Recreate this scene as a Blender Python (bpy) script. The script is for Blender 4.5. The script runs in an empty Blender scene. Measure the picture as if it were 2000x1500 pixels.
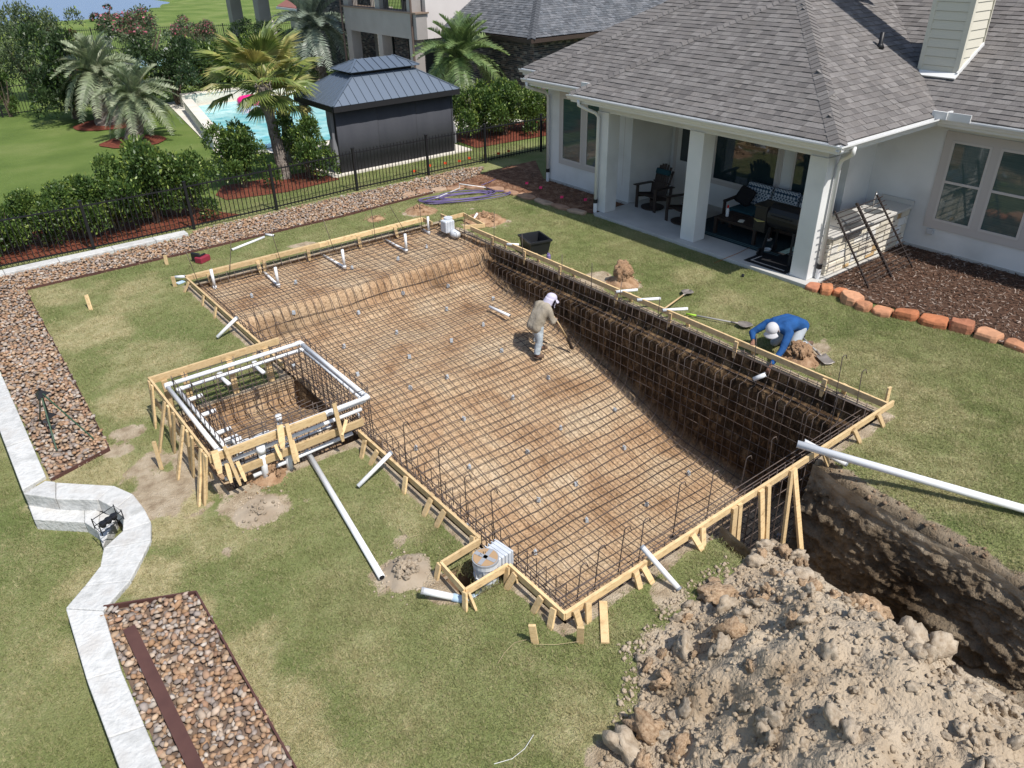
import bpy, bmesh, math, random
import numpy as np
from mathutils import Vector, Matrix, Euler
S = bpy.context.scene
C = S.collection
PI = math.pi
# ---------------------------------------------------------------- camera
HC = 6.3                                    # drone height above the lawn, metres
FPX, PITCH, ROLL, YAW = 1495.3, math.radians(30.343), math.radians(-1.119), math.radians(37.743)
def cam_axes():
    cp, sp = math.cos(PITCH), math.sin(PITCH)
    f = np.array([math.sin(YAW)*cp, math.cos(YAW)*cp, -sp])
    r = np.array([math.cos(YAW), -math.sin(YAW), 0.0]); u = np.cross(r, f)
    c, s = math.cos(ROLL), math.sin(ROLL)
    return c*r+s*u, -s*r+c*u, f
AR, AU, AF = cam_axes()
cam = bpy.data.cameras.new('camera'); camo = bpy.data.objects.new('camera', cam); C.objects.link(camo)
camo.matrix_world = Matrix(((AR[0], AU[0], -AF[0], 0), (AR[1], AU[1], -AF[1], 0), (AR[2], AU[2], -AF[2], HC), (0, 0, 0, 1)))
cam.sensor_width = 36; cam.lens = FPX/2000*36; cam.clip_end = 2000; cam.clip_start = .05
S.camera = camo
# ---------------------------------------------------------------- light
SUN_EL, SUN_AZ = math.radians(57), math.radians(-82)     # towards the sun, azimuth from +X
w = bpy.data.worlds.new('World'); S.world = w; w.use_nodes = True
nt = w.node_tree; nt.nodes.clear()
sky = nt.nodes.new('ShaderNodeTexSky'); sky.sky_type = 'NISHITA'; sky.sun_disc = False
sky.sun_elevation = SUN_EL; sky.sun_rotation = math.radians(172); sky.air_density = 1.1; sky.dust_density = 1.0
bgn = nt.nodes.new('ShaderNodeBackground'); bgn.inputs[1].default_value = .115
outn = nt.nodes.new('ShaderNodeOutputWorld')
nt.links.new(sky.outputs[0], bgn.inputs[0]); nt.links.new(bgn.outputs[0], outn.inputs[0])
sl = bpy.data.lights.new('sun', 'SUN'); sl.energy = 4.3; sl.angle = math.radians(.53); sl.color = (1, .955, .89)
so = bpy.data.objects.new('sun', sl); C.objects.link(so)
sd = Vector((math.cos(SUN_EL)*math.cos(SUN_AZ), math.cos(SUN_EL)*math.sin(SUN_AZ), math.sin(SUN_EL)))
so.rotation_euler = (-sd).to_track_quat('-Z', 'Y').to_euler(); so.location = (0, 0, 30)
vs = S.view_settings; vs.view_transform = 'Standard'; vs.look = 'None'; vs.gamma = 1; vs.exposure = 0.3
try: vs.use_curve_mapping = False
except Exception: pass
S.cycles.use_adaptive_sampling = True; S.cycles.max_bounces = 8; S.cycles.transparent_max_bounces = 12
# ---------------------------------------------------------------- pixel -> place
def ray(px, py): return AR*((px-1000)/FPX)+AU*(-(py-750)/FPX)+AF
def G(px, py, z=0.0):
    d = ray(px, py); t = (z-HC)/d[2]; return np.array([d[0]*t, d[1]*t, z])
def PL(px, py, ax, val):
    d = ray(px, py); c = np.array([0, 0, HC]); t = (val-c[ax])/d[ax]; return c+d*t
# ---------------------------------------------------------------- noise
def _h(i, j, k=0):
    n = (np.asarray(i, np.int64)*374761393+np.asarray(j, np.int64)*668265263+k*2147483647) & 0x7fffffff
    n = ((n ^ (n >> 13))*1274126177) & 0x7fffffff
    return ((n ^ (n >> 16)) & 0xffff)/65535.0
def vn(x, y, k=0):
    x = np.asarray(x, float); y = np.asarray(y, float)
    i = np.floor(x).astype(np.int64); j = np.floor(y).astype(np.int64); u = x-i; v = y-j
    u = u*u*(3-2*u); v = v*v*(3-2*v)
    return (_h(i, j, k)*(1-u)+_h(i+1, j, k)*u)*(1-v)+(_h(i, j+1, k)*(1-u)+_h(i+1, j+1, k)*u)*v
def fbm(x, y, s=1.0, o=4, k=0):
    r = 0; a = .5
    for n in range(o):
        r = r+a*(vn(x*s, y*s, k+n)-.5)*2; s *= 2.03; a *= .5
    return r
def sstep(a, b, x):
    t = np.clip((np.asarray(x, float)-a)/(b-a), 0, 1); return t*t*(3-2*t)
def inpoly(x, y, P):
    x = np.asarray(x, float); y = np.asarray(y, float); r = np.zeros(x.shape, bool); n = len(P)
    for a in range(n):
        x1, y1 = P[a][0], P[a][1]; x2, y2 = P[(a+1) % n][0], P[(a+1) % n][1]
        if y1 == y2: continue
        c = ((y1 > y) != (y2 > y)) & (x < (x2-x1)*(y-y1)/(y2-y1)+x1); r ^= c
    return r
# ---------------------------------------------------------------- mesh builder
WL = {}
def wl(o): return WL.get(o.name, Vector((0, 0, 0)))
def rz(a): return Matrix.Rotation(a, 3, 'Z')
class MB:
    def __init__(s): s.V = []; s.F = []; s.MI = []
    def add(s, V, F, mi=0):
        b = len(s.V); s.V += [tuple(v) for v in V]; s.F += [tuple(b+i for i in f) for f in F]; s.MI += [mi]*len(F); return s
    def box(s, c, d, R=None, mi=0, taper=1.0):
        x, y, z = d[0]/2, d[1]/2, d[2]/2; c = Vector(c)
        P = [Vector(p) for p in ((-x, -y, -z), (x, -y, -z), (x, y, -z), (-x, y, -z), (-x*taper, -y*taper, z), (x*taper, -y*taper, z), (x*taper, y*taper, z), (-x*taper, y*taper, z))]
        if R is not None: P = [R @ p for p in P]
        return s.add([c+p for p in P], [(0, 3, 2, 1), (4, 5, 6, 7), (0, 1, 5, 4), (1, 2, 6, 5), (2, 3, 7, 6), (3, 0, 4, 7)], mi)
    def bb(s, a, b, mi=0):      # box from min to max corner
        return s.box([(a[i]+b[i])/2 for i in range(3)], [abs(b[i]-a[i]) for i in range(3)], None, mi)
    def bar(s, a, b, w, h, up=(0, 0, 1), mi=0, pt=0):   # beam from a to b, w across, h along up
        a = Vector(a); b = Vector(b); d = (b-a); L = d.length; d.normalize(); up = Vector(up)
        r = d.cross(up)
        if r.length < 1e-4: r = d.cross(Vector((1, 0, 0)))
        r.normalize(); u = r.cross(d)
        P = []
        for q, k in ((a, 1), (b, 1-pt)):
            P += [q-r*w/2*k-u*h/2, q+r*w/2*k-u*h/2, q+r*w/2*k+u*h/2, q-r*w/2*k+u*h/2]
        return s.add(P, [(0, 1, 2, 3), (7, 6, 5, 4), (0, 4, 5, 1), (1, 5, 6, 2), (2, 6, 7, 3), (3, 7, 4, 0)], mi)
    def tube(s, path, r, n=6, cap=True, mi=0, closed=False):
        P = [Vector(p) for p in path]; m = len(P); rs = r if hasattr(r, '__len__') else [r]*m
        V = []; F = []; pr = None
        for i in range(m):
            if closed: t = P[(i+1) % m]-P[i-1]
            else: t = P[min(i+1, m-1)]-P[max(i-1, 0)]
            if t.length < 1e-9: t = Vector((0, 0, 1))
            t.normalize()
            if pr is None:
                pr = t.cross(Vector((0, 0, 1)))
                if pr.length < .05: pr = t.cross(Vector((1, 0, 0)))
            pr = pr-t*pr.dot(t)
            if pr.length < 1e-6: pr = t.orthogonal()
            pr.normalize(); q = t.cross(pr)
            for k in range(n):
                a = 2*PI*k/n; V.append(P[i]+(pr*math.cos(a)+q*math.sin(a))*rs[i])
        for i in range(m if closed else m-1):
            j = (i+1) % m
            for k in range(n): F.append((i*n+k, i*n+(k+1) % n, j*n+(k+1) % n, j*n+k))
        if cap and not closed: F.append(tuple(range(n-1, -1, -1))); F.append(tuple((m-1)*n+k for k in range(n)))
        return s.add(V, F, mi)
    def lathe(s, prof, c=(0, 0, 0), n=16, mi=0, R=None):
        V = []; F = []; c = Vector(c)
        for r, z in prof:
            for k in range(n):
                v = Vector((r*math.cos(2*PI*k/n), r*math.sin(2*PI*k/n), z)); V.append(c+(R @ v if R is not None else v))
        for i in range(len(prof)-1):
            for k in range(n): F.append((i*n+k, i*n+(k+1) % n, (i+1)*n+(k+1) % n, (i+1)*n+k))
        if prof[0][0] > 1e-4: F.append(tuple(range(n-1, -1, -1)))
        if prof[-1][0] > 1e-4: F.append(tuple((len(prof)-1)*n+k for k in range(n)))
        return s.add(V, F, mi)
    def prism(s, poly, z0, z1, mi=0):
        n = len(poly); a = sum(poly[i][0]*poly[(i+1) % n][1]-poly[(i+1) % n][0]*poly[i][1] for i in range(n))
        if a < 0: poly = poly[::-1]
        V = [(p[0], p[1], z0) for p in poly]+[(p[0], p[1], z1) for p in poly]
        F = [tuple(range(n-1, -1, -1)), tuple(range(n, 2*n))]+[(i, (i+1) % n, n+(i+1) % n, n+i) for i in range(n)]
        return s.add(V, F, mi)
    def ext(s, poly, vec, mi=0):    # extrude any planar 3D polygon along vec
        n = len(poly); V = [Vector(p) for p in poly]; V += [v+Vector(vec) for v in V]
        return s.add(V, [tuple(range(n-1, -1, -1)), tuple(range(n, 2*n))]+[(i, (i+1) % n, n+(i+1) % n, n+i) for i in range(n)], mi)
    def build(s, name, mat, parent=None, smooth=False, local=False, bevel=0, fix=False):
        me = bpy.data.meshes.new(name); me.from_pydata(s.V, [], s.F)
        for m in (mat if isinstance(mat, (list, tuple)) else [mat]): me.materials.append(m)
        if any(s.MI): me.polygons.foreach_set('material_index', s.MI)
        if smooth: me.polygons.foreach_set('use_smooth', [True]*len(me.polygons))
        if fix:
            bm = bmesh.new(); bm.from_mesh(me); bmesh.ops.recalc_face_normals(bm, faces=bm.faces); bm.to_mesh(me); bm.free()
        me.update()
        o = mk(name, me, parent, local)
        if bevel:
            b = o.modifiers.new('bevel', 'BEVEL'); b.width = bevel; b.segments = 2; b.limit_method = 'ANGLE'
        return o
def mk(name, me, parent=None, local=False, loc=None, R=None):
    o = bpy.data.objects.new(name, me); C.objects.link(o)
    L = Vector((0, 0, 0))
    if parent is not None:
        o.parent = parent
        if not local: L = -wl(parent)
    if loc is not None: L = L+Vector(loc)
    if R is not None: o.matrix_basis = Matrix.Translation(L) @ R.to_4x4()
    else: o.location = L
    WL[o.name] = (wl(parent) if parent is not None else Vector((0, 0, 0)))+L
    return o
def thing(name, label, cat, loc=(0, 0, 0), group=None):
    o = bpy.data.objects.new(name, None); C.objects.link(o); o.location = loc; o.empty_display_size = .1
    WL[o.name] = Vector(loc); return tag(o, label, cat, group)
def tag(o, label, cat, group=None):
    o['label'] = label; o['category'] = cat
    if group: o['group'] = group
    return o
def struct(o): o['kind'] = 'structure'; return o
def stuff(o): o['kind'] = 'stuff'; return o
def copy_tree(o, parent=None):
    c = o.copy(); C.objects.link(c); c.parent = parent
    if parent is not None: c.matrix_parent_inverse = o.matrix_parent_inverse
    for ch in list(o.children): copy_tree(ch, c)
    return c
# ---------------------------------------------------------------- materials
MATS = {}
def mat(name, cols, scale=3.0, rough=.8, bump=0, bscale=40, rand=0, island=0, metal=0, coord='O', spec=.3, detail=5, stretch=None, lo=.3, hi=.7, bdist=.02, alpha=None, trans=0, sheen=0):
    if name in MATS: return MATS[name]
    m = bpy.data.materials.new(name); m.use_nodes = True; MATS[name] = m
    N = m.node_tree.nodes; Lk = m.node_tree.links; b = N['Principled BSDF']
    b.inputs['Roughness'].default_value = rough; b.inputs['Metallic'].default_value = metal; b.inputs['Specular IOR Level'].default_value = spec
    if trans: b.inputs['Transmission Weight'].default_value = trans
    if coord == 'O': src = N.new('ShaderNodeTexCoord').outputs['Object']
    else: src = N.new('ShaderNodeNewGeometry').outputs['Position']
    if stretch:
        mp = N.new('ShaderNodeMapping'); mp.inputs['Scale'].default_value = stretch; Lk.new(src, mp.inputs[0]); src = mp.outputs[0]
    if not isinstance(cols[0], (tuple, list)): cols = [cols]
    nz = N.new('ShaderNodeTexNoise'); nz.inputs['Scale'].default_value = scale; nz.inputs['Detail'].default_value = detail; Lk.new(src, nz.inputs['Vector'])
    cr = N.new('ShaderNodeValToRGB'); Lk.new(nz.outputs['Fac'], cr.inputs[0])
    el = cr.color_ramp.elements
    while len(el) < max(2, len(cols)): el.new(.5)
    cc = cols if len(cols) > 1 else [cols[0], cols[0]]
    for i, c in enumerate(cc): el[i].position = lo+(hi-lo)*i/(len(cc)-1); el[i].color = (*c, 1)
    col = cr.outputs[0]
    for amt, k in ((rand, 'o'), (island, 'i')):
        if not amt: continue
        rn = N.new('ShaderNodeObjectInfo').outputs['Random'] if k == 'o' else N.new('ShaderNodeNewGeometry').outputs['Random Per Island']
        mr = N.new('ShaderNodeMapRange'); mr.inputs[3].default_value = 1-amt; mr.inputs[4].default_value = 1+amt; Lk.new(rn, mr.inputs[0])
        hs = N.new('ShaderNodeHueSaturation'); Lk.new(mr.outputs[0], hs.inputs['Value']); Lk.new(col, hs.inputs['Color']); col = hs.outputs[0]
    Lk.new(col, b.inputs['Base Color'])
    if bump:
        n2 = N.new('ShaderNodeTexNoise'); n2.inputs['Scale'].default_value = bscale; n2.inputs['Detail'].default_value = 6; Lk.new(src, n2.inputs['Vector'])
        bp = N.new('ShaderNodeBump'); bp.inputs['Strength'].default_value = bump; bp.inputs['Distance'].default_value = bdist; Lk.new(n2.outputs['Fac'], bp.inputs['Height']); Lk.new(bp.outputs[0], b.inputs['Normal'])
    return m
def pick(name, palette, rough=.7, bump=.3, bscale=60, var=.25, key='i', mottle=.25, mscale=12, spec=.3):
    """colour picked per piece from a palette, mottled"""
    if name in MATS: return MATS[name]
    m = bpy.data.materials.new(name); m.use_nodes = True; MATS[name] = m
    N = m.node_tree.nodes; Lk = m.node_tree.links; b = N['Principled BSDF']; b.inputs['Roughness'].default_value = rough; b.inputs['Specular IOR Level'].default_value = spec
    rn = N.new('ShaderNodeNewGeometry').outputs['Random Per Island'] if key == 'i' else N.new('ShaderNodeObjectInfo').outputs['Random']
    cr = N.new('ShaderNodeValToRGB'); cr.color_ramp.interpolation = 'CONSTANT'; el = cr.color_ramp.elements
    while len(el) < len(palette): el.new(.5)
    for i, c in enumerate(palette): el[i].position = i/len(palette); el[i].color = (*c, 1)
    Lk.new(rn, cr.inputs[0])
    wn = N.new('ShaderNodeTexWhiteNoise'); wn.noise_dimensions = '1D'; Lk.new(rn, wn.inputs['W'])
    mr = N.new('ShaderNodeMapRange'); mr.inputs[3].default_value = 1-var; mr.inputs[4].default_value = 1+var; Lk.new(wn.outputs[0], mr.inputs[0])
    tc = N.new('ShaderNodeTexCoord'); nz = N.new('ShaderNodeTexNoise'); nz.inputs['Scale'].default_value = mscale; nz.inputs['Detail'].default_value = 6; Lk.new(tc.outputs['Object'], nz.inputs['Vector'])
    m2 = N.new('ShaderNodeMapRange'); m2.inputs[1].default_value = .25; m2.inputs[2].default_value = .75; m2.inputs[3].default_value = 1-mottle; m2.inputs[4].default_value = 1+mottle; Lk.new(nz.outputs['Fac'], m2.inputs[0])
    mu = N.new('ShaderNodeMath'); mu.operation = 'MULTIPLY'; Lk.new(mr.outputs[0], mu.inputs[0]); Lk.new(m2.outputs[0], mu.inputs[1])
    hs = N.new('ShaderNodeHueSaturation'); Lk.new(mu.outputs[0], hs.inputs['Value']); Lk.new(cr.outputs[0], hs.inputs['Color']); Lk.new(hs.outputs[0], b.inputs['Base Color'])
    if bump:
        n2 = N.new('ShaderNodeTexNoise'); n2.inputs['Scale'].default_value = bscale; n2.inputs['Detail'].default_value = 5; Lk.new(tc.outputs['Object'], n2.inputs['Vector'])
        bp = N.new('ShaderNodeBump'); bp.inputs['Strength'].default_value = bump; bp.inputs['Distance'].default_value = .02; Lk.new(n2.outputs['Fac'], bp.inputs['Height']); Lk.new(bp.outputs[0], b.inputs['Normal'])
    return m
def leafmat(name, cols, scale=1.2, rough=.45, island=.35, transl=.25, spec=.4):
    m = mat(name, cols, scale=scale, rough=rough, island=island, coord='P', spec=spec, lo=.35, hi=.65)
    N = m.node_tree.nodes; Lk = m.node_tree.links; b = N['Principled BSDF']
    col = b.inputs['Base Color'].links[0].from_socket
    t = N.new('ShaderNodeBsdfTranslucent'); hs = N.new('ShaderNodeHueSaturation'); hs.inputs['Value'].default_value = 1.3; hs.inputs['Saturation'].default_value = 1.1
    Lk.new(col, hs.inputs['Color']); Lk.new(hs.outputs[0], t.inputs[0])
    mx = N.new('ShaderNodeMixShader'); mx.inputs[0].default_value = transl; Lk.new(b.outputs[0], mx.inputs[1]); Lk.new(t.outputs[0], mx.inputs[2])
    Lk.new(mx.outputs[0], N['Material Output'].inputs[0]); return m
random.seed(7); rng = np.random.default_rng(7)
U = random.uniform
M_wood = mat('form_lumber', [(.36, .24, .12), (.56, .4, .21), (.63, .46, .25), (.5, .34, .17)], scale=4, stretch=(2, 2, 5), rough=.8, bump=.25, bscale=30, rand=.22, detail=8, lo=.25, hi=.7)
M_pvc = mat('white_pvc', [(.6, .59, .57), (.72, .73, .74), (.73, .74, .75)], scale=3, lo=.25, hi=.6, detail=8, rough=.35, spec=.5)
M_pvcgrey = mat('pipe_cap_grey', (.2, .22, .25), rough=.6)
M_rebar = mat('rebar_steel', [(.065, .055, .052), (.14, .1, .08)], scale=8, rough=.6, metal=.15, rand=.3, spec=.4)
M_black = mat('black_metal', (.012, .012, .014), rough=.45, spec=.4)
M_stucco = mat('white_stucco', [(.57, .57, .555), (.68, .68, .67), (.72, .72, .71)], scale=.9, rough=.92, bump=.35, bscale=70, bdist=.01, detail=9)
M_trim = mat('taupe_trim', (.5, .46, .43), rough=.8)
M_gutter = mat('white_gutter', (.7, .7, .69), rough=.35, spec=.5)
M_lime = mat('limestone', [(.4, .4, .385), (.55, .55, .535), (.47, .455, .43)], scale=4.5, rough=.92, bump=.6, bscale=22, rand=.08, bdist=.03)
M_edge = mat('brown_steel_edging', [(.075, .035, .03), (.105, .05, .04)], scale=4, rough=.6)
M_clay = mat('clay_lumps', [(.2, .115, .06), (.33, .205, .12), (.4, .27, .17)], scale=9, rough=.95, bump=.6, bscale=30, bdist=.03, island=.15, rand=.1)
M_clod = mat('pale_clods', [(.26, .2, .14), (.36, .295, .22), (.43, .36, .275)], scale=2.5, rough=.97, bump=.6, bscale=12, bdist=.02, island=.06, rand=.1)
M_brown = mat('brown_clods', [(.19, .12, .07), (.33, .23, .145), (.43, .32, .215)], scale=6, rough=.97, bump=.6, bscale=12, bdist=.02, island=.1, rand=.15)
M_mulch = mat('dark_mulch', [(.03, .018, .012), (.085, .045, .028), (.13, .08, .055)], scale=18, rough=.95, bump=.8, bscale=70, bdist=.02, coord='P')
M_redmulch = mat('red_mulch', [(.09, .022, .012), (.2, .055, .03)], scale=14, rough=.95, bump=.8, bscale=60, coord='P')
M_concrete = mat('grey_concrete', [(.4, .39, .37), (.5, .49, .46)], scale=1.5, rough=.9, bump=.15, bscale=60)
M_glass = mat('window_glass', (.015, .03, .032), rough=.04, spec=.8)
M_dark = mat('dark_interior', (.01, .01, .012), rough=.9)
M_darkwood = mat('dark_brown_poly_lumber', (.035, .024, .02), rough=.6)
# ================================================================ GROUND
PX0, PX1, PY0, PY1 = 3.90, 10.26, 4.20, 16.10          # pool cut
SX0, SX1, SY0, SY1 = 1.95, 3.90, 8.70, 11.05           # spa cut
def wallz(zx, zy): return (zx*.43344, 850+zy*.43344)
WP = [((105, 265), (205, 205)), ((250, 285), (250, 210)), ((440, 290), (510, 225)), ((520, 330), (600, 265)), ((555, 380), (650, 330)), ((552, 430), (680, 390)), ((465, 510), (680, 470)), ((450, 590), (630, 570)), ((380, 680), (585, 655)), ((295, 780), (465, 790))]
WPW = [(G(*wallz(*a), .06)[:2], G(*wallz(*b), .06)[:2]) for a, b in WP]
WC = [(-.03, 60), (-.03, 12)]+[tuple((a+b)/2) for a, b in WPW]+[(-.1, 6.5), (-.1, -30)]
LOWP = WC+[(-80, -30), (-80, 60)]
TRY = [-6, -1.2, 1.2, 3, 4.2]; TRZ = [0, -.25, -1.0, -1.85, -2.3]
def trench_a(x, y):
    nx = fbm(y, x*.3, .9, 3, 11); nl = fbm(y, x*.3, 1.1, 3, 23)
    xl = 6.35+.18*nl-.05*(4.2-y); xr = 8.42+.2*nx-.06*(4.2-y)
    a = sstep(xl-.1, xl+.3, x)*(1-sstep(xr-.26, xr+.02, x))
    return a*(1-sstep(4.15, 4.3, y))*sstep(-6, -4, y), xl, xr
def hground(x, y):
    a, xl, xr = trench_a(x, y); zf = np.interp(y, TRY, TRZ)
    core = a*(1-a)*4
    z = zf*a+(fbm(x, y, 2.2, 4, 3)*.22+fbm(x, y*.6, 7, 3, 5)*.13)*core+fbm(x, y, 5, 4, 9)*.05*np.clip(a*3, 0, 1)
    shoulder = (1-sstep(0, .5, x-xr))*sstep(-.1, .15, x-xr)*(y < 4.15)*sstep(-5, -3, y)
    z = z+shoulder*(fbm(x, y, 4, 4, 7)*.09-.07*(1-sstep(0, .6, x-xr)))
    low = inpoly(x, y, LOWP)
    z = np.where(low, -.3+fbm(x, y, .7, 3, 2)*.02, z)
    flat = (1-np.clip(a*5, 0, 1))*(~low)
    z = z+flat*fbm(x, y, .8, 3, 4)*.012*(np.asarray(y) < 19)
    return z
# pits of bare soil: (pixel x, y, radius m, strength)
DIRT = [(330, 955, .62, 1), (250, 845, .28, .8), (225, 880, .25, .7), (300, 905, .3, .7), (370, 900, .35, .7), (500, 995, .42, 1), (520, 930, .35, .8), (790, 1120, .4, 1), (870, 1155, .35, .9), (840, 1135, .25, .8),
        (600, 478, .35, .8), (730, 430, .3, .8), (820, 412, .45, .9), (945, 428, .5, 1), (1170, 545, .5, .8), (1215, 550, .4, 1), (1565, 695, .45, 1), (1600, 680, .3, .8), (1600, 905, .35, .9), (1130, 575, .3, .5), (1470, 1050, .18, .8),
        (1310, 1160, .28, .8), (1280, 1250, .22, .7), (1200, 1480, .35, .8), (870, 385, .3, .5), (180, 655, .1, .3)]
DRY = [(180, 650, .9, .8), (270, 560, .6, .6), (120, 580, .7, .7), (300, 700, .8, .5), (260, 790, .6, .8), (330, 1010, .7, .9), (300, 1130, .5, 1), (380, 1200, .3, .8), (470, 1290, .45, .9), (560, 1380, .5, .7), (590, 1490, .5, .8), (180, 940, .5, 1), (130, 925, .4, .9), (800, 1000, .5, .5), (700, 1290, .5, .4), (1700, 720, .9, .5), (1800, 800, .9, .45), (1650, 850, .6, .5), (1420, 600, .7, .4), (1800, 930, .8, .4), (480, 1390, .4, .6), (1150, 1400, .5, .4), (420, 1060, .5, .6), (230, 600, .5, .5), (1350, 540, .6, .4), (900, 1230, .3, .3), (150, 1100, .3, .6), (120, 1240, .3, .5)]
def patch(lst, x, y, k):
    r = np.zeros(np.shape(x)); wob = 1+.95*fbm(x, y, 2.0, 5, k)
    for px, py, rad, st in lst:
        g = G(px, py); d = np.hypot(x-g[0], y-g[1])/rad*wob; r = np.maximum(r, st*(1-sstep(.55, 1.15, d)))
    return r
def dirtmask(x, y):
    a, xl, xr = trench_a(x, y)
    d = patch(DIRT, x, y, 41)
    d = np.maximum(d, np.clip(a*6, 0, 1))
    sh = (1-sstep(.12, .38, x-xr+.25*fbm(x, y, 3, 3, 8)))*(x > xr-.3)*(y < 4.15)*sstep(-5, -3, y)
    d = np.maximum(d, sh)
    q = np.maximum.reduce([PX0-x, x-PX1, PY0-y, y-PY1]); q2 = np.maximum.reduce([SX0-x, x-SX1, SY0-y, y-SY1]); q = np.minimum(q, q2)
    d = np.maximum(d, 1-sstep(.06, .2, q+.08*fbm(x, y, 3, 3, 6)))
    return d
def axis(segs):
    r = []
    for a, b, st in segs:
        n = max(1, int(round((b-a)/st))); r += [a+(b-a)*i/n for i in range(n)]
    return np.array(r+[segs[-1][1]])
gx = axis([(-400, -60, 85), (-60, -8, 13), (-8, -2, 1), (-2, SX0, .09), (SX0, PX0, .0886), (PX0, 5.6, .09), (5.6, 9.6, .04), (9.6, PX1, .066), (PX1, 14.6, .1), (14.6, 30, 1.4), (30, 100, 10), (100, 500, 100)])
gy = axis([(-300, -40, 65), (-40, -6, 5), (-6, -1.6, .5), (-1.6, PY0, .04), (PY0, SY0, .09), (SY0, SY1, .094), (SY1, PY1, .0902), (PY1, 20.4, .1), (20.4, 60, 2.2), (60, 120, 5), (120, 600, 60)])
GX, GY = np.meshgrid(gx, gy); GZ = hground(GX, GY)
nx, ny = len(gx), len(gy)
far = (GY > 78) & (GY < 400)
POND = [(-200, 86), (2, 88.5), (11.3, 89), (15, 88), (20, 89), (25, 94), (29, 102), (33, 112), (33, 135), (20, 170), (-200, 190)]
GZ = np.where(far & inpoly(GX, GY, [(x, y+(2 if y < 120 else -6)) for x, y in POND]), -1.2, GZ)
V = np.stack([GX, GY, GZ], -1).reshape(-1, 3)
I, J = np.meshgrid(np.arange(nx-1), np.arange(ny-1)); I = I.ravel(); J = J.ravel()
cx = (gx[I]+gx[I+1])/2; cy = (gy[J]+gy[J+1])/2
hole = ((cx > PX0) & (cx < PX1) & (cy > PY0) & (cy < PY1)) | ((cx > SX0) & (cx < SX1) & (cy > SY0) & (cy < SY1))
SKIM = [(3.28, 3.9, 5.12, 5.62)]
for a, b, c_, d_ in SKIM: hole |= (cx > a) & (cx < b) & (cy > c_) & (cy < d_)
I, J = I[~hole], J[~hole]
Fq = np.stack([J*nx+I, J*nx+I+1, (J+1)*nx+I+1, (J+1)*nx+I], -1)
def fast_mesh(name, V, F, mats, smooth=True, attrs=None, midx=None):
    me = bpy.data.meshes.new(name); k = F.shape[1]
    me.vertices.add(len(V)); me.vertices.foreach_set('co', np.ascontiguousarray(V, np.float32).ravel())
    me.loops.add(F.size); me.loops.foreach_set('vertex_index', np.ascontiguousarray(F, np.int32).ravel())
    me.polygons.add(len(F)); me.polygons.foreach_set('loop_start', np.arange(0, F.size, k, dtype=np.int32))
    if smooth: me.polygons.foreach_set('use_smooth', np.ones(len(F), bool))
    for m in mats: me.materials.append(m)
    if midx is not None: me.polygons.foreach_set('material_index', np.ascontiguousarray(midx, np.int32))
    for an, av in (attrs or {}).items():
        at = me.attributes.new(an, 'FLOAT', 'POINT'); at.data.foreach_set('value', np.ascontiguousarray(av, np.float32).ravel())
    me.update(calc_edges=True); me.validate(); return me
def lawn_nodes(m, inst=False):
    """lawn colour: greens drifting to straw, from world position and the 'dry' attribute"""
    N = m.node_tree.nodes; Lk = m.node_tree.links
    pos = N.new('ShaderNodeNewGeometry').outputs['Position']
    def nz(s, d=4, dist=0):
        n = N.new('ShaderNodeTexNoise'); n.inputs['Scale'].default_value = s; n.inputs['Detail'].default_value = d; n.inputs['Distortion'].default_value = dist; Lk.new(pos, n.inputs['Vector']); return n.outputs['Fac']
    def ramp(f, stops):
        c = N.new('ShaderNodeValToRGB'); e = c.color_ramp.elements
        while len(e) < len(stops): e.new(.5)
        for i, (p, col) in enumerate(stops): e[i].position = p; e[i].color = (*col, 1)
        Lk.new(f, c.inputs[0]); return c.outputs[0]
    def math_(op, a, b):
        n = N.new('ShaderNodeMath'); n.operation = op; n.use_clamp = False
        for i, q in enumerate((a, b)):
            if isinstance(q, (int, float)): n.inputs[i].default_value = q
            else: Lk.new(q, n.inputs[i])
        return n.outputs[0]
    def mix(f, a, b):
        n = N.new('ShaderNodeMix'); n.data_type = 'RGBA'; Lk.new(f, n.inputs[0])
        for i, q in ((6, a), (7, b)):
            if isinstance(q, tuple): n.inputs[i].default_value = (*q, 1)
            else: Lk.new(q, n.inputs[i])
        return n.outputs[2]
    at = N.new('ShaderNodeAttribute'); at.attribute_name = 'dry'
    if inst: at.attribute_type = 'INSTANCER'
    dry = at.outputs['Fac']
    green = ramp(nz(.55, 5), [(.32, (.175, .215, .072)), (.5, (.225, .25, .095)), (.68, (.275, .285, .125))])
    straw = ramp(nz(9, 3), [(.3, (.4, .345, .18)), (.7, (.58, .5, .3))])
    f = math_('ADD', math_('MULTIPLY_ADD' if 0 else 'ADD', math_('MULTIPLY', dry, .8), .07), math_('MULTIPLY', math_('SUBTRACT', nz(1.7, 7, .4), .52), 1.15))
    if inst:
        rn = N.new('ShaderNodeNewGeometry').outputs['Random Per Island']; f = math_('ADD', f, math_('MULTIPLY', math_('SUBTRACT', rn, .4), 1.1))
        oi = N.new('ShaderNodeObjectInfo').outputs['Random']; f = math_('ADD', f, math_('MULTIPLY', math_('SUBTRACT', oi, .5), .35))
    else: f = math_('ADD', f, math_('MULTIPLY', math_('SUBTRACT', nz(38, 4), .5), 1.4))
    cl = N.new('ShaderNodeClamp'); Lk.new(f, cl.inputs[0])
    base = mix(cl.outputs[0], green, straw); lu = math_('MULTIPLY', dry, -3.4); lc = N.new('ShaderNodeClamp'); Lk.new(lu, lc.inputs[0])
    lush = ramp(nz(.35, 6), [(.35, (.1, .155, .034)), (.5, (.135, .195, .046)), (.65, (.185, .23, .07))])
    return mix(lc.outputs[0], base, lush), nz, ramp, math_, mix, N, Lk
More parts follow.
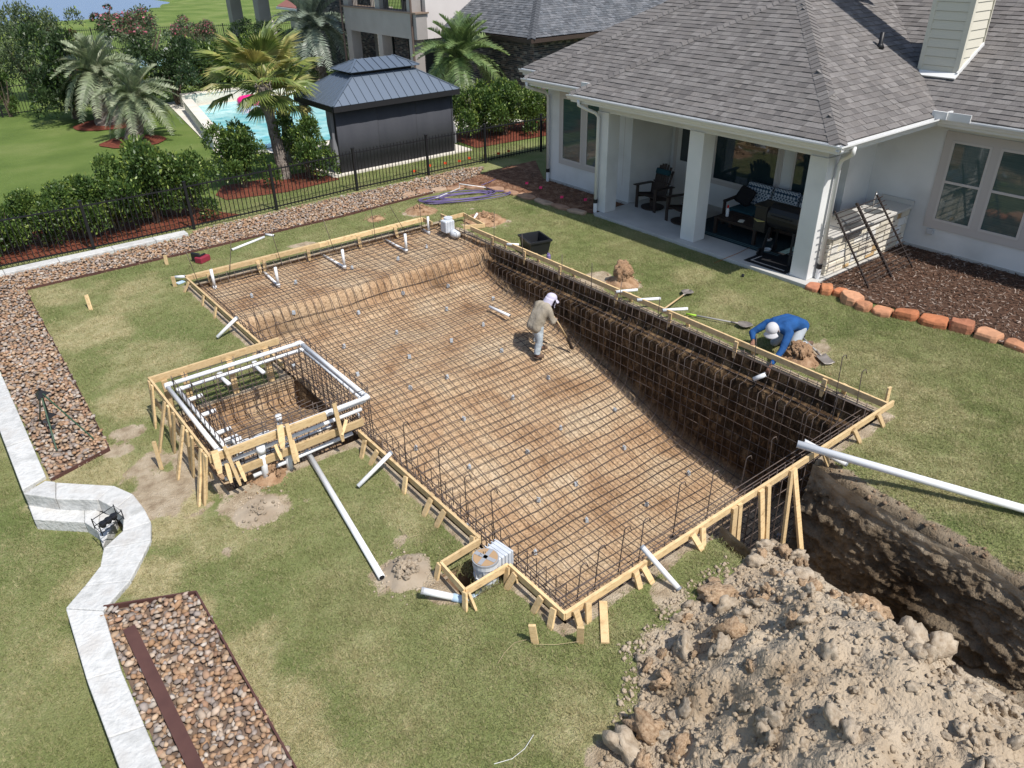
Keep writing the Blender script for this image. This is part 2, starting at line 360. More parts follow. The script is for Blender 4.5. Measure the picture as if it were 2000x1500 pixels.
m = bpy.data.materials.new('lawn_and_soil'); m.use_nodes = True; MATS['lawn'] = m; b = m.node_tree.nodes['Principled BSDF']; b.inputs['Roughness'].default_value = .95; b.inputs['Specular IOR Level'].default_value = .15
col, nz, ramp, math_, mix, N, Lk = lawn_nodes(m)
at = N.new('ShaderNodeAttribute'); at.attribute_name = 'dirt'
dc = ramp(nz(5, 6), [(.32, (.31, .235, .155)), (.5, (.46, .37, .26)), (.68, (.55, .46, .34))])
wet_shade = N.new('ShaderNodeAttribute'); wet_shade.attribute_name = 'deep'
dk = ramp(nz(5, 12, .8), [(.33, (.028, .019, .012)), (.5, (.065, .042, .024)), (.6, (.12, .08, .045)), (.7, (.045, .028, .016))])  # dark brown cut soil, with the trench shade put into its colour
dc = mix(wet_shade.outputs['Fac'], dc, dk)
dm = math_('ADD', at.outputs['Fac'], math_('MULTIPLY', math_('SUBTRACT', nz(16, 4), .5), .5))
cr = N.new('ShaderNodeMapRange'); cr.inputs[1].default_value = .42; cr.inputs[2].default_value = .58; Lk.new(dm, cr.inputs[0])
Lk.new(mix(cr.outputs[0], col, dc), b.inputs['Base Color'])
bp = N.new('ShaderNodeBump'); bp.inputs['Strength'].default_value = 1.0; bp.inputs['Distance'].default_value = .035
hb = math_('ADD', math_('ADD', nz(45, 5), math_('MULTIPLY', nz(150, 3), .5)), math_('MULTIPLY', math_('MULTIPLY', nz(11, 9, .6), wet_shade.outputs['Fac']), 3.0)); Lk.new(hb, bp.inputs['Height']); Lk.new(bp.outputs[0], b.inputs['Normal'])
xf, yf = V[:, 0], V[:, 1]
core = (xf > -3) & (xf < 16) & (yf > -6) & (yf < 21)
dirt = np.where(core, dirtmask(xf, yf), 0); dry = np.where(core & (yf < 20.1), patch(DRY, xf, yf, 77), np.where(yf > 20.4, -.28, 0))
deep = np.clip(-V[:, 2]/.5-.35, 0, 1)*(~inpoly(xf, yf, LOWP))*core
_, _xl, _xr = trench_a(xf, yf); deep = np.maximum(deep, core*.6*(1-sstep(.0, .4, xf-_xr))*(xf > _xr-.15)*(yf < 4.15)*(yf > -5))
deep = deep*(1-.75*sstep(-.2, 2.6, 3.2-yf)*sstep(.55, .95, trench_a(xf, yf)[0]))  # trench floor painted lighter towards the ramp, for the sunlight on it
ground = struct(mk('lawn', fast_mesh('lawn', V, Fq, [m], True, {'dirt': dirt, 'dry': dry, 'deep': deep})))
# trench side: a cut clay face with ledges and scrape marks
def cutface(side, y0, y1, nz_=110):
    yy = np.arange(y0, y1, .022); t = np.linspace(0, 1, nz_); T, Yg = np.meshgrid(t, yy); _, xl, xr = trench_a(np.zeros_like(Yg)+7.5, Yg)
    xt = (xr-.1) if side > 0 else (xl+.12); zt = -.03+fbm(Yg, Yg*0, 3, 3, 31)*.04; zb = np.interp(Yg, TRY, TRZ)-.08; Zg = zt+(zb-zt)*T
    rid = 1-np.abs(fbm(Yg*1.2, Zg*2.6, 1.6, 4, 33))*2; lay = fbm(Yg*.5, Zg*4, 2.2, 4, 35); fin = fbm(Yg*1.3, Zg*1.6, 9, 4, 37)
    Xg = xt-side*(.26*T+.1*rid*T+.12*lay+.07*fin+.04*fbm(Yg, Zg, 24, 3, 39)+.09*np.abs(fbm(Yg*.8+Zg*.5, Zg*6, 1.4, 5, 44))+.05*np.abs(fbm(Yg*2.5, Zg*11, 1.2, 4, 45)))*np.clip(T*6, 0, 1)
    n0, n1 = Yg.shape; I, J = np.meshgrid(np.arange(n1-1), np.arange(n0-1)); I = I.ravel(); J = J.ravel(); F = np.stack([J*n1+I, J*n1+I+1, (J+1)*n1+I+1, (J+1)*n1+I], -1)
    dp = np.clip(T*7-.2, 0, 1)*(.75+.5*fbm(Yg, Zg, 1.2, 3, 43))  # cut face darkened below the lip, shade included in the colour
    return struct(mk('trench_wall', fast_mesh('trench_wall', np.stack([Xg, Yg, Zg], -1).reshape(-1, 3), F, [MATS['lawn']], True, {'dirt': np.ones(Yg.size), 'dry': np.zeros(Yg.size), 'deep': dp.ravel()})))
cutface(1, -2.5, 4.19); cutface(-1, -2.5, 4.19)
# ---------------------------------------------------------------- pool excavation
ZY = [4.2, 6.3, 7.5, 8.9, 10.9, 12.3, 13.0, 13.45, 13.86, 14.02, 14.1, 14.22, 16.1]
ZZ = [-2.35, -2.3, -2.15, -1.72, -1.1, -.88, -.84, -.75, -.62, -.5, -.26, -.17, -.12]
def zfl(y): return np.interp(y, ZY, ZZ)
def section(y, off=0.0, top=0.0, nf=60, side=True):
    """cross-section left to right at y, pushed inwards by off"""
    zf = float(zfl(y))+off; r = min(.42, .6*(top-zf)); P = []
    xl, xr = 3.93+off, 10.2-off; xb = 10.2-off-.22*min(1, max(0, (-zf-.35)/.5))
    for i in range(9): P.append((xl+.05*i/9, top+(zf+r-top)*i/9))
    for i in range(6): a = PI/2*i/6; P.append((xl+.05+r*(1-math.cos(a)), zf+r*(1-math.sin(a))))
    x0 = xl+.05+r; r = min(r, .26); x1 = xb-r
    for i in range(nf): P.append((x0+(x1-x0)*i/(nf-1), zf))
    for i in range(1, 7): a = PI/2*i/6; P.append((x1+r*math.sin(a), zf+r*(1-math.cos(a))))
    zl = max(zf+r, -.34)
    for i in range(1, 11): P.append((xb, zf+r+(zl-zf-r)*i/10))
    for i in range(1, 4): P.append((xb+(10.2-off-xb)*i/3, zl+.02*i/3))
    for i in range(1, 4): P.append((10.2-off+.04*i/3, zl+.02+(top-zl-.02)*i/3))
    return P
ys = np.concatenate([np.arange(4.2, 13, .08), np.arange(13, 14.4, .04), np.arange(14.4, 16.11, .085), [16.1]])
rows = [section(y) for y in ys]; n = len(rows[0]); A = np.array(rows); Y = np.repeat(ys[:, None], n, 1)
X, Z = A[..., 0].copy(), A[..., 1].copy()
idx = np.arange(n); lw = idx < 12; rw = idx > 76
wallish = np.where(idx < 12, 1-idx/14, np.where(idx > 74, np.clip((idx-74)/6, 0, 1), 0))[None, :]*np.ones_like(X)
edge = np.minimum(1, np.minimum(idx, n-1-idx)/3.)[None, :]
wn = fbm(Y, Z*1.5, 1.5, 4, 51)*.2+fbm(Y*1.2, Z*.9, 5, 4, 53)*.09+fbm(Y, Z*1.2, 14, 3, 57)*.04
X += np.where(rw, .8, np.where(lw, -.8, 0))[None, :]*np.abs(wn)*edge*(Z < -.05)
Z += fbm(X, Y, 1.2, 4, 60)*.03*(1-wallish)+fbm(X, Y, 7, 3, 61)*.018*(1-wallish)+(fbm(X, Y, 4, 3, 63)*.05*((Y > 13.3) & (Y < 14.15)))*(1-wallish)
Vx = np.stack([X, Y, Z], -1).reshape(-1, 3); m_, n_ = X.shape
I, J = np.meshgrid(np.arange(n_-1), np.arange(m_-1)); I = I.ravel(); J = J.ravel()
Fx = np.stack([J*n_+I, J*n_+I+1, (J+1)*n_+I+1, (J+1)*n_+I], -1)
wet_shade = wallish*np.clip((-zfl(Y)-.3)/.4, 0, 1)  # walls: moist clay tone plus deep shade put into the colour
wet_shade = np.maximum(wet_shade, np.clip(1.2-np.abs(Y-13.95)/.2, 0, 1)*.7*np.clip(.5+1.6*fbm(X, Y, 1.5, 3, 66), 0, 1)*(1-wallish))  # ledge drop darkened in colour to tone down its sunlit face
# end walls
def endwall(y, topf, sgn):
    P = section(y); V = []; F = []; k = 12
    for i, (x, z) in enumerate(P):
        zt = topf(x)
        for j in range(k):
            t = j/(k-1); zz = z+(max(zt, z)-z)*t; V.append((x, y+sgn*(.03+abs(float(fbm(x, zz, 2.5, 3, 70)))*.08*math.sin(PI*t)), zz))
    nn = len(P)
    for i in range(nn-1):
        for j in range(k-1): F.append((i*k+j, (i+1)*k+j, (i+1)*k+j+1, i*k+j+1))
    return np.array(V), np.array(F)
Vn, Fn = endwall(4.2, lambda x: float(hground(np.array([x]), np.array([4.19]))[0]), -1)
Vf, Ff = endwall(16.1, lambda x: 0.0, 1)
m = bpy.data.materials.new('excavated_clay'); m.use_nodes = True; b = m.node_tree.nodes['Principled BSDF']; b.inputs['Roughness'].default_value = .95; b.inputs['Specular IOR Level'].default_value = .15
_, nz, ramp, math_, mix, N, Lk = lawn_nodes(m)
fl = ramp(nz(1.3, 7, .3), [(.3, (.31, .195, .112)), (.43, (.43, .295, .182)), (.55, (.47, .345, .222)), (.7, (.52, .415, .29))])
fine = ramp(nz(26, 5), [(.35, (.62, .58, .54)), (.65, (1.12, 1.1, 1.08))])
mu = N.new('ShaderNodeMix'); mu.data_type = 'RGBA'; mu.blend_type = 'MULTIPLY'; mu.inputs[0].default_value = 1; Lk.new(fl, mu.inputs[6]); Lk.new(fine, mu.inputs[7])
mp = N.new('ShaderNodeMapping'); mp.inputs['Scale'].default_value = (1, 3.2, 1.5); pz = N.new('ShaderNodeNewGeometry'); Lk.new(pz.outputs['Position'], mp.inputs[0])
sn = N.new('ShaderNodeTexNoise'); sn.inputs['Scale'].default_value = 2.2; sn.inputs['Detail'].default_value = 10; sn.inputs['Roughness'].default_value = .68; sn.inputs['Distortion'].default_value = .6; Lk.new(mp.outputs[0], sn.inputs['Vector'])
wc = ramp(sn.outputs['Fac'], [(.3, (.018, .011, .007)), (.44, (.05, .03, .016)), (.54, (.1, .062, .033)), (.62, (.23, .15, .08)), (.7, (.04, .024, .013))])  # near-black wall tones hold painted shade as well as moist clay
wa = N.new('ShaderNodeAttribute'); wa.attribute_name = 'wet_shade'
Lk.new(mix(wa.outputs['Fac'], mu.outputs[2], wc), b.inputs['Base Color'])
bp = N.new('ShaderNodeBump'); bp.inputs['Strength'].default_value = .9; bp.inputs['Distance'].default_value = .05; Lk.new(nz(16, 9), bp.inputs['Height']); Lk.new(bp.outputs[0], b.inputs['Normal'])
M_exc = m
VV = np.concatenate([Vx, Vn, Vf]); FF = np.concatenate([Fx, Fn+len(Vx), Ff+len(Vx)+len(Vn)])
exc = struct(mk('pool_excavation', fast_mesh('pool_excavation', VV, FF, [M_exc], True, {'wet_shade': np.concatenate([wet_shade.ravel(), np.ones(len(Vn)), np.full(len(Vf), .6)])})))
# spa pit
sx = np.linspace(SX0, SX1+.35, 34); sy = np.linspace(SY0, SY1, 34); A, B = np.meshgrid(sx, sy)
e = np.minimum.reduce([(A-SX0)/.08, (B-SY0)/.08, (SY1-B)/.08, np.full_like(A, 1)]); e = np.clip(e, 0, 1)
Zs = -.38*e+fbm(A, B, 2, 4, 80)*.08*e-.05*np.clip(A-3, 0, 1)*e+.16*np.exp(-((B-10.1)/.4)**2)*e
Zs = np.where(A > SX1, Zs-.5*(A-SX1), Zs)
I, J = np.meshgrid(np.arange(33), np.arange(33)); I = I.ravel(); J = J.ravel()
spit = struct(mk('spa_pit', fast_mesh('spa_pit', np.stack([A, B, Zs], -1).reshape(-1, 3), np.stack([J*34+I, J*34+I+1, (J+1)*34+I+1, (J+1)*34+I], -1), [M_exc], True, {'wet_shade': np.full(34*34, .12)})))
# skimmer hole
mb = MB(); a, b_, c_, d_ = SKIM[0]; mb.add([(a, c_, 0), (b_, c_, 0), (b_, d_, 0), (a, d_, 0), (a+.05, c_+.05, -.35), (b_, c_+.05, -.45), (b_, d_-.05, -.45), (a+.05, d_-.05, -.35)], [(0, 4, 5, 1), (1, 5, 6, 2), (2, 6, 7, 3), (3, 7, 4, 0), (4, 7, 6, 5)])
struct(mb.build('skimmer_pit', mat('moist_soil', [(.16, .1, .06), (.3, .2, .12)], scale=8, rough=.95, bump=.5), fix=True))
# ---------------------------------------------------------------- lumps / rocks
def lump(seed, sub=2, amp=.25, flat=(1, 1, .75), soft=0):
    bm = bmesh.new(); bmesh.ops.create_icosphere(bm, subdivisions=sub, radius=1)
    r = np.random.default_rng(seed); V = np.array([v.co[:] for v in bm.verts])
    d = np.zeros(len(V))
    for k in range(7):
        a = r.normal(size=3); a /= np.linalg.norm(a); c = r.uniform(.45, .9)+soft; h = V @ a; d -= np.clip(h-c, 0, 1)*r.uniform(.5, .95)   # chop faces off
    for k in range(18):
        f_ = r.uniform(1.5, 5) if k < 8 else r.uniform(6, 12); a = r.normal(size=3)*f_; d += amp*(.13 if k < 8 else .17)*np.sin(V @ a+r.uniform(0, 6))
    d = np.where(d > 0, .24*np.tanh(d/.24), d); d = np.clip(d, -.5, .24); V = V*(1+d)[:, None]*np.array(flat)
    F = np.array([[v.index for v in f.verts] for f in bm.faces]); bm.free(); return V, F
def rotm(n, tilt=PI):
    a = rng.uniform(0, 2*PI, n); b_ = rng.uniform(-tilt, tilt, n); c_ = rng.uniform(-tilt, tilt, n)
    ca, sa, cb, sb, cc, sc = np.cos(a), np.sin(a), np.cos(b_), np.sin(b_), np.cos(c_), np.sin(c_); o = np.zeros(n); i = np.ones(n)
    Rz = np.stack([ca, -sa, o, sa, ca, o, o, o, i], -1).reshape(-1, 3, 3); Rx = np.stack([i, o, o, o, cb, -sb, o, sb, cb], -1).reshape(-1, 3, 3); Ry = np.stack([cc, o, sc, o, i, o, -sc, o, cc], -1).reshape(-1, 3, 3)
    return Rz @ Rx @ Ry
def scatter(name, bases, pos, scl, m, tilt=.35, parent=None, R=None):
    """join many small pieces into one mesh"""
    Vs = []; Fs = []; off = 0; n = len(pos); k = rng.integers(0, len(bases), n); R = rotm(n, tilt) if R is None else R
    scl = np.asarray(scl); scl = scl[:, None]*np.ones(3) if scl.ndim == 1 else scl
    for bi, (V, F) in enumerate(bases):
        q = np.where(k == bi)[0]
        if not len(q): continue
        W = np.einsum('nij,nvj->nvi', R[q], V[None]*scl[q][:, None, :])+pos[q][:, None, :]
        Fk = F[None]+(np.arange(len(q))*len(V))[:, None, None]+off
        Vs.append(W.reshape(-1, 3)); Fs.append(Fk.reshape(-1, F.shape[1])); off += len(q)*len(V)
    return mk(name, fast_mesh(name, np.concatenate(Vs), np.concatenate(Fs), [m], True), parent)
def lump_mesh(name, seed, m, **k):
    V, F = lump(seed, **k); return fast_mesh(name, V, F, [m], True)
# ---------------------------------------------------------------- soil heap
def hmound(x, y):
    d = (x-5.06)*.545-(y-3.91)*.84; d = d+.22*fbm(x, y, 1.3, 3, 90)
    e = 6.62-.04*(4.2-y)-x+.15*fbm(y, x*.2, 1.5, 3, 92); g_ = 3.5+.05*(x-5)-y+.2*fbm(x, y, 1.6, 3, 91); d = np.minimum(d, g_)
    h = .95*sstep(-.05, 1.7, d)*sstep(-.1, 1.05+.6*sstep(0, 2.5, 2.6-y), e)*sstep(-3.2, -1, y)
    h = h+np.clip(h*4, 0, 1)*(fbm(x, y, 1.7, 4, 94)*.17+fbm(x, y, 5, 4, 96)*.12+np.abs(fbm(x, y, 13, 3, 98))*.07)
    return h, np.minimum(d, e+.05)
mx = np.arange(1.2, 7.0, .036); my = np.arange(-3.4, 4.3, .036); A, B = np.meshgrid(mx, my); H, dd = hmound(A, B)
H0 = hground(A, B); Zm = np.where(dd > -.03, np.maximum(H0*0+H, H0)+.006, np.minimum(H0, 0)-.25)
keep = dd > -.12
mI, mJ = np.meshgrid(np.arange(len(mx)-1), np.arange(len(my)-1)); mI = mI.ravel(); mJ = mJ.ravel(); W_ = len(mx)
kk = keep[mJ, mI] | keep[mJ, mI+1] | keep[mJ+1, mI]; mI, mJ = mI[kk], mJ[kk]
M_heap = mat('heap_soil', [(.25, .185, .12), (.37, .295, .21), (.42, .345, .255), (.44, .365, .27)], scale=1.3, rough=.97, bump=.9, bscale=26, bdist=.04, detail=8)
heap = struct(mk('soil_heap', fast_mesh('soil_heap', np.stack([A, B, Zm], -1).reshape(-1, 3), np.stack([mJ*W_+mI, mJ*W_+mI+1, (mJ+1)*W_+mI+1, (mJ+1)*W_+mI], -1), [M_heap], True)))
def mz(x, y):
    h, d = hmound(np.array([x]), np.array([y])); return float(h[0]), float(d[0])
pale = [lump_mesh('clod', s, M_clod, sub=3, amp=.42) for s in range(20, 26)]; brown = [lump_mesh('clod', s, M_brown, sub=3, amp=.5) for s in range(30, 35)]
cnt = 0; tries = 0
while cnt < 300 and tries < 20000:
    tries += 1; x, y = U(1.8, 6.7), U(-.6, 4.1); h, d = mz(x, y)
    if d < -.02: continue
    near = d < .55
    if not near and random.random() > .5: continue
    s = (U(.08, .2) if near and y > 1.5 else U(.05, .13)) if random.random() < .55 else U(.04, .09)
    isb = y > 2.0 and random.random() < (.6 if near else .15)
    o = mk('clod', random.choice(brown if isb else pale), heap, loc=(x, y, h+s*.25), R=Euler((U(0, 6), U(0, 6), U(0, 6))).to_matrix() @ Matrix.Diagonal((s*U(.8, 1.25), s*U(.8, 1.2), s*U(.7, 1)))); cnt += 1
P = rng.uniform([1.6, -2.5], [6.8, 4.15], (30000, 2)); h, d = hmound(P[:, 0], P[:, 1]); q = ((d > .03) | ((d > -.2) & (P[:, 0] < 6.0))) & (rng.uniform(size=len(P)) < np.where(d < .6, .9, .55)); P, h = P[q], h[q]
bases1 = [lump(s, 1, .8, (1, .8, .7)) for s in range(40, 48)]
sz = .009+.035*rng.uniform(size=len(P))**3
stuff(scatter('crumbled_soil', bases1, np.column_stack([P, np.maximum(h, 0)+sz*.3]), sz, M_heap, 3, heap))
# lumps along the trench lip and floor
P = rng.uniform([5.8, -1.5], [9.4, 4.1], (2600, 2)); dm = dirtmask(P[:, 0], P[:, 1]); q = dm > .6; P = P[q]; ta = trench_a(P[:, 0], P[:, 1])[0]; P = P[(ta < .03) | (ta > .97)]; sz = .01+.035*rng.uniform(size=len(P))**3
stuff(scatter('trench_crumbs', bases1, np.column_stack([P, hground(P[:, 0], P[:, 1])+sz*.2]), sz, mat('trench_crumbs', [(.13, .085, .05), (.3, .21, .14)], scale=4, rough=.97, island=.2), 3, ground))
# ---------------------------------------------------------------- river rock beds
ROCKPAL = [(.32, .2, .12), (.36, .235, .145), (.27, .16, .1), (.38, .27, .18), (.25, .2, .165), (.34, .215, .14), (.38, .3, .23), (.28, .235, .205), (.37, .29, .23), (.2, .16, .135), (.3, .18, .1), (.4, .35, .3), (.33, .23, .15), (.29, .19, .125)]
M_rock = pick('river_rock', ROCKPAL, var=.15, rough=.75, bump=.25, bscale=25, mottle=.3, mscale=9)
M_rocko = pick('river_rock_single', ROCKPAL, var=.15, rough=.75, bump=.25, bscale=3, mottle=.3, mscale=1.3, key='o')
M_rockbase = mat('gravel_base_soil', [(.11, .075, .055), (.19, .135, .1)], scale=8, rough=.95)  # dark brown soil sheet under the rocks
E0, E1, E2, E3 = G(50, 568), G(215, 880), G(102, 941), G(872, 371)
BED1 = [(.12, 16.0), (.12, 19.35), (4.9, 19.25), (5.2, 19.62), (13.6, 19.95), (14.3, 19.7), (13.6, 19.0), (12.6, 18.75), (E3[0], E3[1]), (8.5, 18.2), (4.5, 18.15), (E0[0], E0[1]), (1.08, 16)]
BED2 = [(.12, 16.0), (1.08, 16.0), (1.02, 13), (E1[0], E1[1]), (.15, 10.47)]
R0, R1, R2 = G(205, 1192), G(385, 1163), G(575, 1500)
BED3 = [(R0[0]-.02, R0[1]), (R1[0], R1[1]), (R2[0], R2[1]), (.96, 1.0), (.06, 1.0), (.07, 6.8)]
rb3 = [lump(s, 2, .17, (1, .84, .55), .0) for s in range(60, 68)]; rb = [lump(s, 1, .15, (1, .84, .55), .03) for s in range(60, 68)]
rockme = [fast_mesh('rock', V, F, [M_rocko], True) for V, F in rb3]
left = 300; rdx = .05
for bi, (bed, sp, lab) in enumerate(((BED3, .051, 0), (BED2, .054, 0), (BED1, .058, 0))):
    mb = MB(); mb.add([(p[0], p[1], .006) for p in bed], [tuple(range(len(bed)))]); base = struct(mb.build('river_rock_bed', M_rockbase, fix=True))
    xs = [p[0] for p in bed]; ys_ = [p[1] for p in bed]
    A, B = np.meshgrid(np.arange(min(xs), max(xs), sp), np.arange(min(ys_), max(ys_), sp)); P = np.stack([A.ravel(), B.ravel()], -1)+rng.uniform(-.026, .026, (A.size, 2)); P = P[inpoly(P[:, 0], P[:, 1], bed)]
    n = len(P); s = rng.uniform(.029, .049, n)*np.where(rng.uniform(size=n) < .1, 1.35, 1); z = rng.uniform(.008, .06, n); sc = np.stack([s*rng.uniform(1, 1.3, n), s, s*rng.uniform(.85, 1.1, n)], -1)
    R = rotm(n, .45)
    if bi == 0:
        order = np.argsort(np.hypot(P[:, 0], P[:, 1])-10*(P[:, 1] > 4.0))      # the ones in view, nearest first
        single = order[:left]
        for i in single: mk('rock', rockme[random.randrange(8)], base, loc=(P[i, 0], P[i, 1], z[i]), R=Matrix(R[i].tolist()) @ Matrix.Diagonal(sc[i].tolist()))
        rest = np.setdiff1d(np.arange(n), single); P, z, sc, R = P[rest], z[rest], sc[rest], R[rest]
    stuff(scatter('river_rocks', rb, np.column_stack([P, z]), sc, M_rock, parent=base, R=R))
# ---------------------------------------------------------------- limestone border wall
lw = thing('limestone_wall', 'pale limestone block border wall curving between lawn and rock beds', 'stone wall', (0, 9, -.3))
def block(a, b_, c_, d_, z0, z1, name='block'):
    mb = MB(); q = np.array([a, b_, c_, d_], float); ce = q.mean(0); q = ce+(q-ce)*.994
    mb.prism([tuple(p) for p in q], z0, z1+U(-.006, .006)); return mb.build(name, M_lime, lw, bevel=.012)
y = 18.9
while y > 10.6:
    L = U(.85, 1.15) if y-10.5 > 1.5 else y-10.5
    block((-.19, y), (.12, y), (.12, y-L+(.08 if y-L < 10.6 else 0)), (-.19, y-L-(.06 if y-L < 10.6 else 0)), -.32, .06); y -= L
for k in range(len(WPW)-1):
    (a, b_), (c_, d_) = WPW[k], WPW[k+1]; block(a, b_, d_, c_, -.32 if k > 3 else -.15, .06)
a, b_ = WPW[-1]; y = 7.75; pa, pb = tuple(a), tuple(b_)
for k in range(7):
    L = U(.75, 1.0); na, nb = (-.25, min(pa[1], pb[1])-L*.9), (.05, min(pa[1], pb[1])-L); block(pa, pb, nb, na, -.32, .06); pa, pb = na, nb
LS = [((125, 310), (150, 378)), ((380, 325), (380, 392)), ((450, 342), (440, 432)), ((520, 368), (462, 500))]
LSW = [(G(*wallz(*a), -.13)[:2], G(*wallz(*b), -.13)[:2]) for a, b in LS]
for k in range(3): block(LSW[k][1], LSW[k][0], LSW[k+1][0], LSW[k+1][1], -.33, -.13)
lc = thing('limestone_kerb', 'straight white limestone kerb along the foot of the iron fence', 'kerb', (3, 19.4, 0))
xk = -.19
while xk < 4.9:
    L = min(U(.9, 1.3), 4.93-xk) if 4.93-xk > 1.5 else 4.93-xk
    mb = MB(); mb.bb((xk+.003, 19.33, -.05), (xk+L-.003, 19.63, .09)); mb.build('block', M_lime, lc, bevel=.012); xk += L
# ---------------------------------------------------------------- steel edging
def edging(name, pts, label, h=.075, w=.012):
    t = thing(name, label, 'edging', (pts[0][0], pts[0][1], 0))
    for a, b_ in zip(pts[:-1], pts[1:]):
        L = math.dist(a[:2], b_[:2]); k = max(1, int(L/2.4)); a = Vector((a[0], a[1], .02)); b_ = Vector((b_[0], b_[1], .02))
        for i in range(k): mb = MB(); mb.bar(a.lerp(b_, i/k+.002), a.lerp(b_, (i+1)/k), w, h); mb.build('edging_strip', M_edge, t)
edging('steel_edging', [E2, E1, (1.03, 13.2), (1.08, 16), E0, (4.5, 18.13), (8.5, 18.17), E3], 'brown steel edging between the lawn and the upper rock beds')
edging('steel_edging', [R0, R1, R2, (.965, 1.0)], 'brown steel edging around the rock bed nearest the camera', h=.1, w=.02)
a, b_ = G(252, 1226, .1), G(383, 1500, .1); d = (b_-a)
mb = MB(); mb.bar(a, a+d*1.5, .12, .02); tag(mb.build('steel_strip', M_edge), 'loose flat brown steel strip lying on the river rocks', 'steel strip')
# ---------------------------------------------------------------- pond
mb = MB(); mb.add([(x, y, -.25) for x, y in POND], [tuple(range(len(POND)))])
M_pond = mat('pond_water', (.09, .15, .3), rough=.25, spec=.25, bump=.15, bscale=1.5, coord='P', bdist=.3)
struct(mb.build('pond', M_pond, fix=True))
# ================================================================ FORMWORK
FT = .22
def board(t, a, b, w=.038, h=.1, name='board', up=(0, 0, 1)):
    mb = MB(); mb.bar(a, b, w, h, up); return mb.build(name, M_wood, t, bevel=.003)
def stake(t, a, b, w=.075, th=.028, face=(0, 1, 0), pt=.55):
    mb = MB(); mb.bar(a, b, th, w, face, pt=0)
    V = mb.V                                         # sharpen the foot
    a = Vector(a); b = Vector(b); d = (b-a).normalized()
    mb2 = MB(); q = b-d*.09; mb2.bar(a, q, th, w, face); base = len(mb2.V)
    P = [Vector(v) for v in mb2.V[4:8]]; c = sum(P, Vector())/4; mb2.V[4:8] = [tuple(p) for p in P]
    mb2.add([tuple(p) for p in P]+[tuple(b+(p-c)*.62) for p in P], [(0, 4, 5, 1), (1, 5, 6, 2), (2, 6, 7, 3), (3, 7, 4, 0), (7, 6, 5, 4)])
    return mb2.build('stake', M_wood, t)
def gz(x, y): return float(hground(np.array([float(x)]), np.array([float(y)]))[0])
pf = thing('pool_formwork', 'yellow pine board formwork with stakes around the pool excavation', 'formwork', (7, 4.2, 0))
zc = FT-.05
for a, b in ((3.86, 7.05), (7.052, 10.42)): board(pf, (a, 4.17, zc), (b, 4.17, zc+U(-.005, .005)))
for a, b in ((4.2, 8.0), (8.002, 11.4), (11.402, 14.82)): board(pf, (10.3, a, zc), (10.3, b, zc))
for a, b in ((3.86, 6.9), (6.902, 9.75)): board(pf, (a, 16.13, zc+.02), (b, 16.13, zc+.02), w=.09, h=.1)
board(pf, (9.75, 16.13, zc+.02), (9.75, 15.7, zc+.02)); board(pf, (10.3, 16.13, zc), (10.3, 15.62, zc))
for a, b in ((5.66, 8.6), (4.16, 5.1), (11.2, 13.6), (13.602, 16.13)): board(pf, (3.86, a, zc), (3.86, b, zc))
for px, py in ((1116, 1186), (1140, 1170), (1232, 1110), (1248, 1102), (1348, 1042), (1364, 1026), (1608, 880), (1668, 840), (1712, 808)):
    x = G(px, py, .2)[0]; s = U(-.1, .1); stake(pf, (x, 4.13, .21), (x+s, 4.0+U(-.03, .05), -.05), face=(1, 0, 0))
for x, y2, dx, w in ((6.62, 3.98, .02, .09), (6.72, 4.0, .1, .07), (7.15, 3.78, .12, .09), (7.3, 3.7, -.15, .07), (7.85, 3.55, .1, .09), (7.8, 3.75, -.35, .07)):
    stake(pf, (x, 4.13, .2), (x+dx, y2, gz(x+dx, y2)-.05), w=w, th=.035, face=(1, 0, 0))
for y in (15.85, 14.95, 14.25, 12.2, 11.55, 8.35, 8.0, 7.25, 6.65, 6.35, 5.75, 4.95, 4.5, 4.3): stake(pf, (3.82, y, .2), (3.7+U(-.06, .04), y+U(-.12, .12), -.06), face=(0, 1, 0))
for y in (4.9, 6.6, 8.1, 9.5, 11.2, 12.4, 13.6): stake(pf, (10.345, y, .2), (10.42, y+U(-.05, .05), -.06), face=(0, 1, 0)); stake(pf, (10.26, y+.3, .19), (10.24, y+.3, -.12), face=(0, 1, 0))
for x in (4.3, 5.4, 5.55, 6.6, 7.9, 8.9): stake(pf, (x, 16.07, .2), (x+U(-.05, .05), 16.05, -.1), face=(1, 0, 0))
stake(pf, (10.6, 4.35, .3), (10.58, 4.33, -.05), w=.09, face=(1, 0, 0))
# spa formwork
sf = thing('spa_formwork', 'raised pine board formwork on many leaning stakes around the square spa', 'formwork', (1.9, 9.9, 0))
ST = .7
board(sf, (1.80, 11.2, ST-.055), (3.86, 11.2, ST-.055), h=.11); board(sf, (1.82, 8.64, ST-.055), (1.82, 11.18, ST-.055), w=.032)
board(sf, (1.80, 8.62, ST-.055), (3.42, 8.62, ST-.06), h=.11); board(sf, (1.95, 8.6, .33), (3.95, 8.6, .33), h=.11)
board(sf, (1.8, 8.7, .33), (1.8, 11.1, .33), w=.03)
for (tx, ty), (bx_, by_), w_ in (((418, 880), (430, 925), .085), ((438, 872), (470, 948), .045), ((546, 830), (552, 876), .085), ((560, 828), (577, 905), .055), ((652, 788), (670, 862), .06), ((442, 905), (452, 943), .055), ((463, 902), (480, 940), .05), ((538, 868), (550, 898), .055), ((571, 860), (583, 902), .045), ((676, 820), (668, 850), .045)):
    stake(sf, tuple(PL(tx, ty, 1, 8.565)), tuple(PL(bx_, by_, 1, 8.46)), w=w_, face=(1, 0, 0))
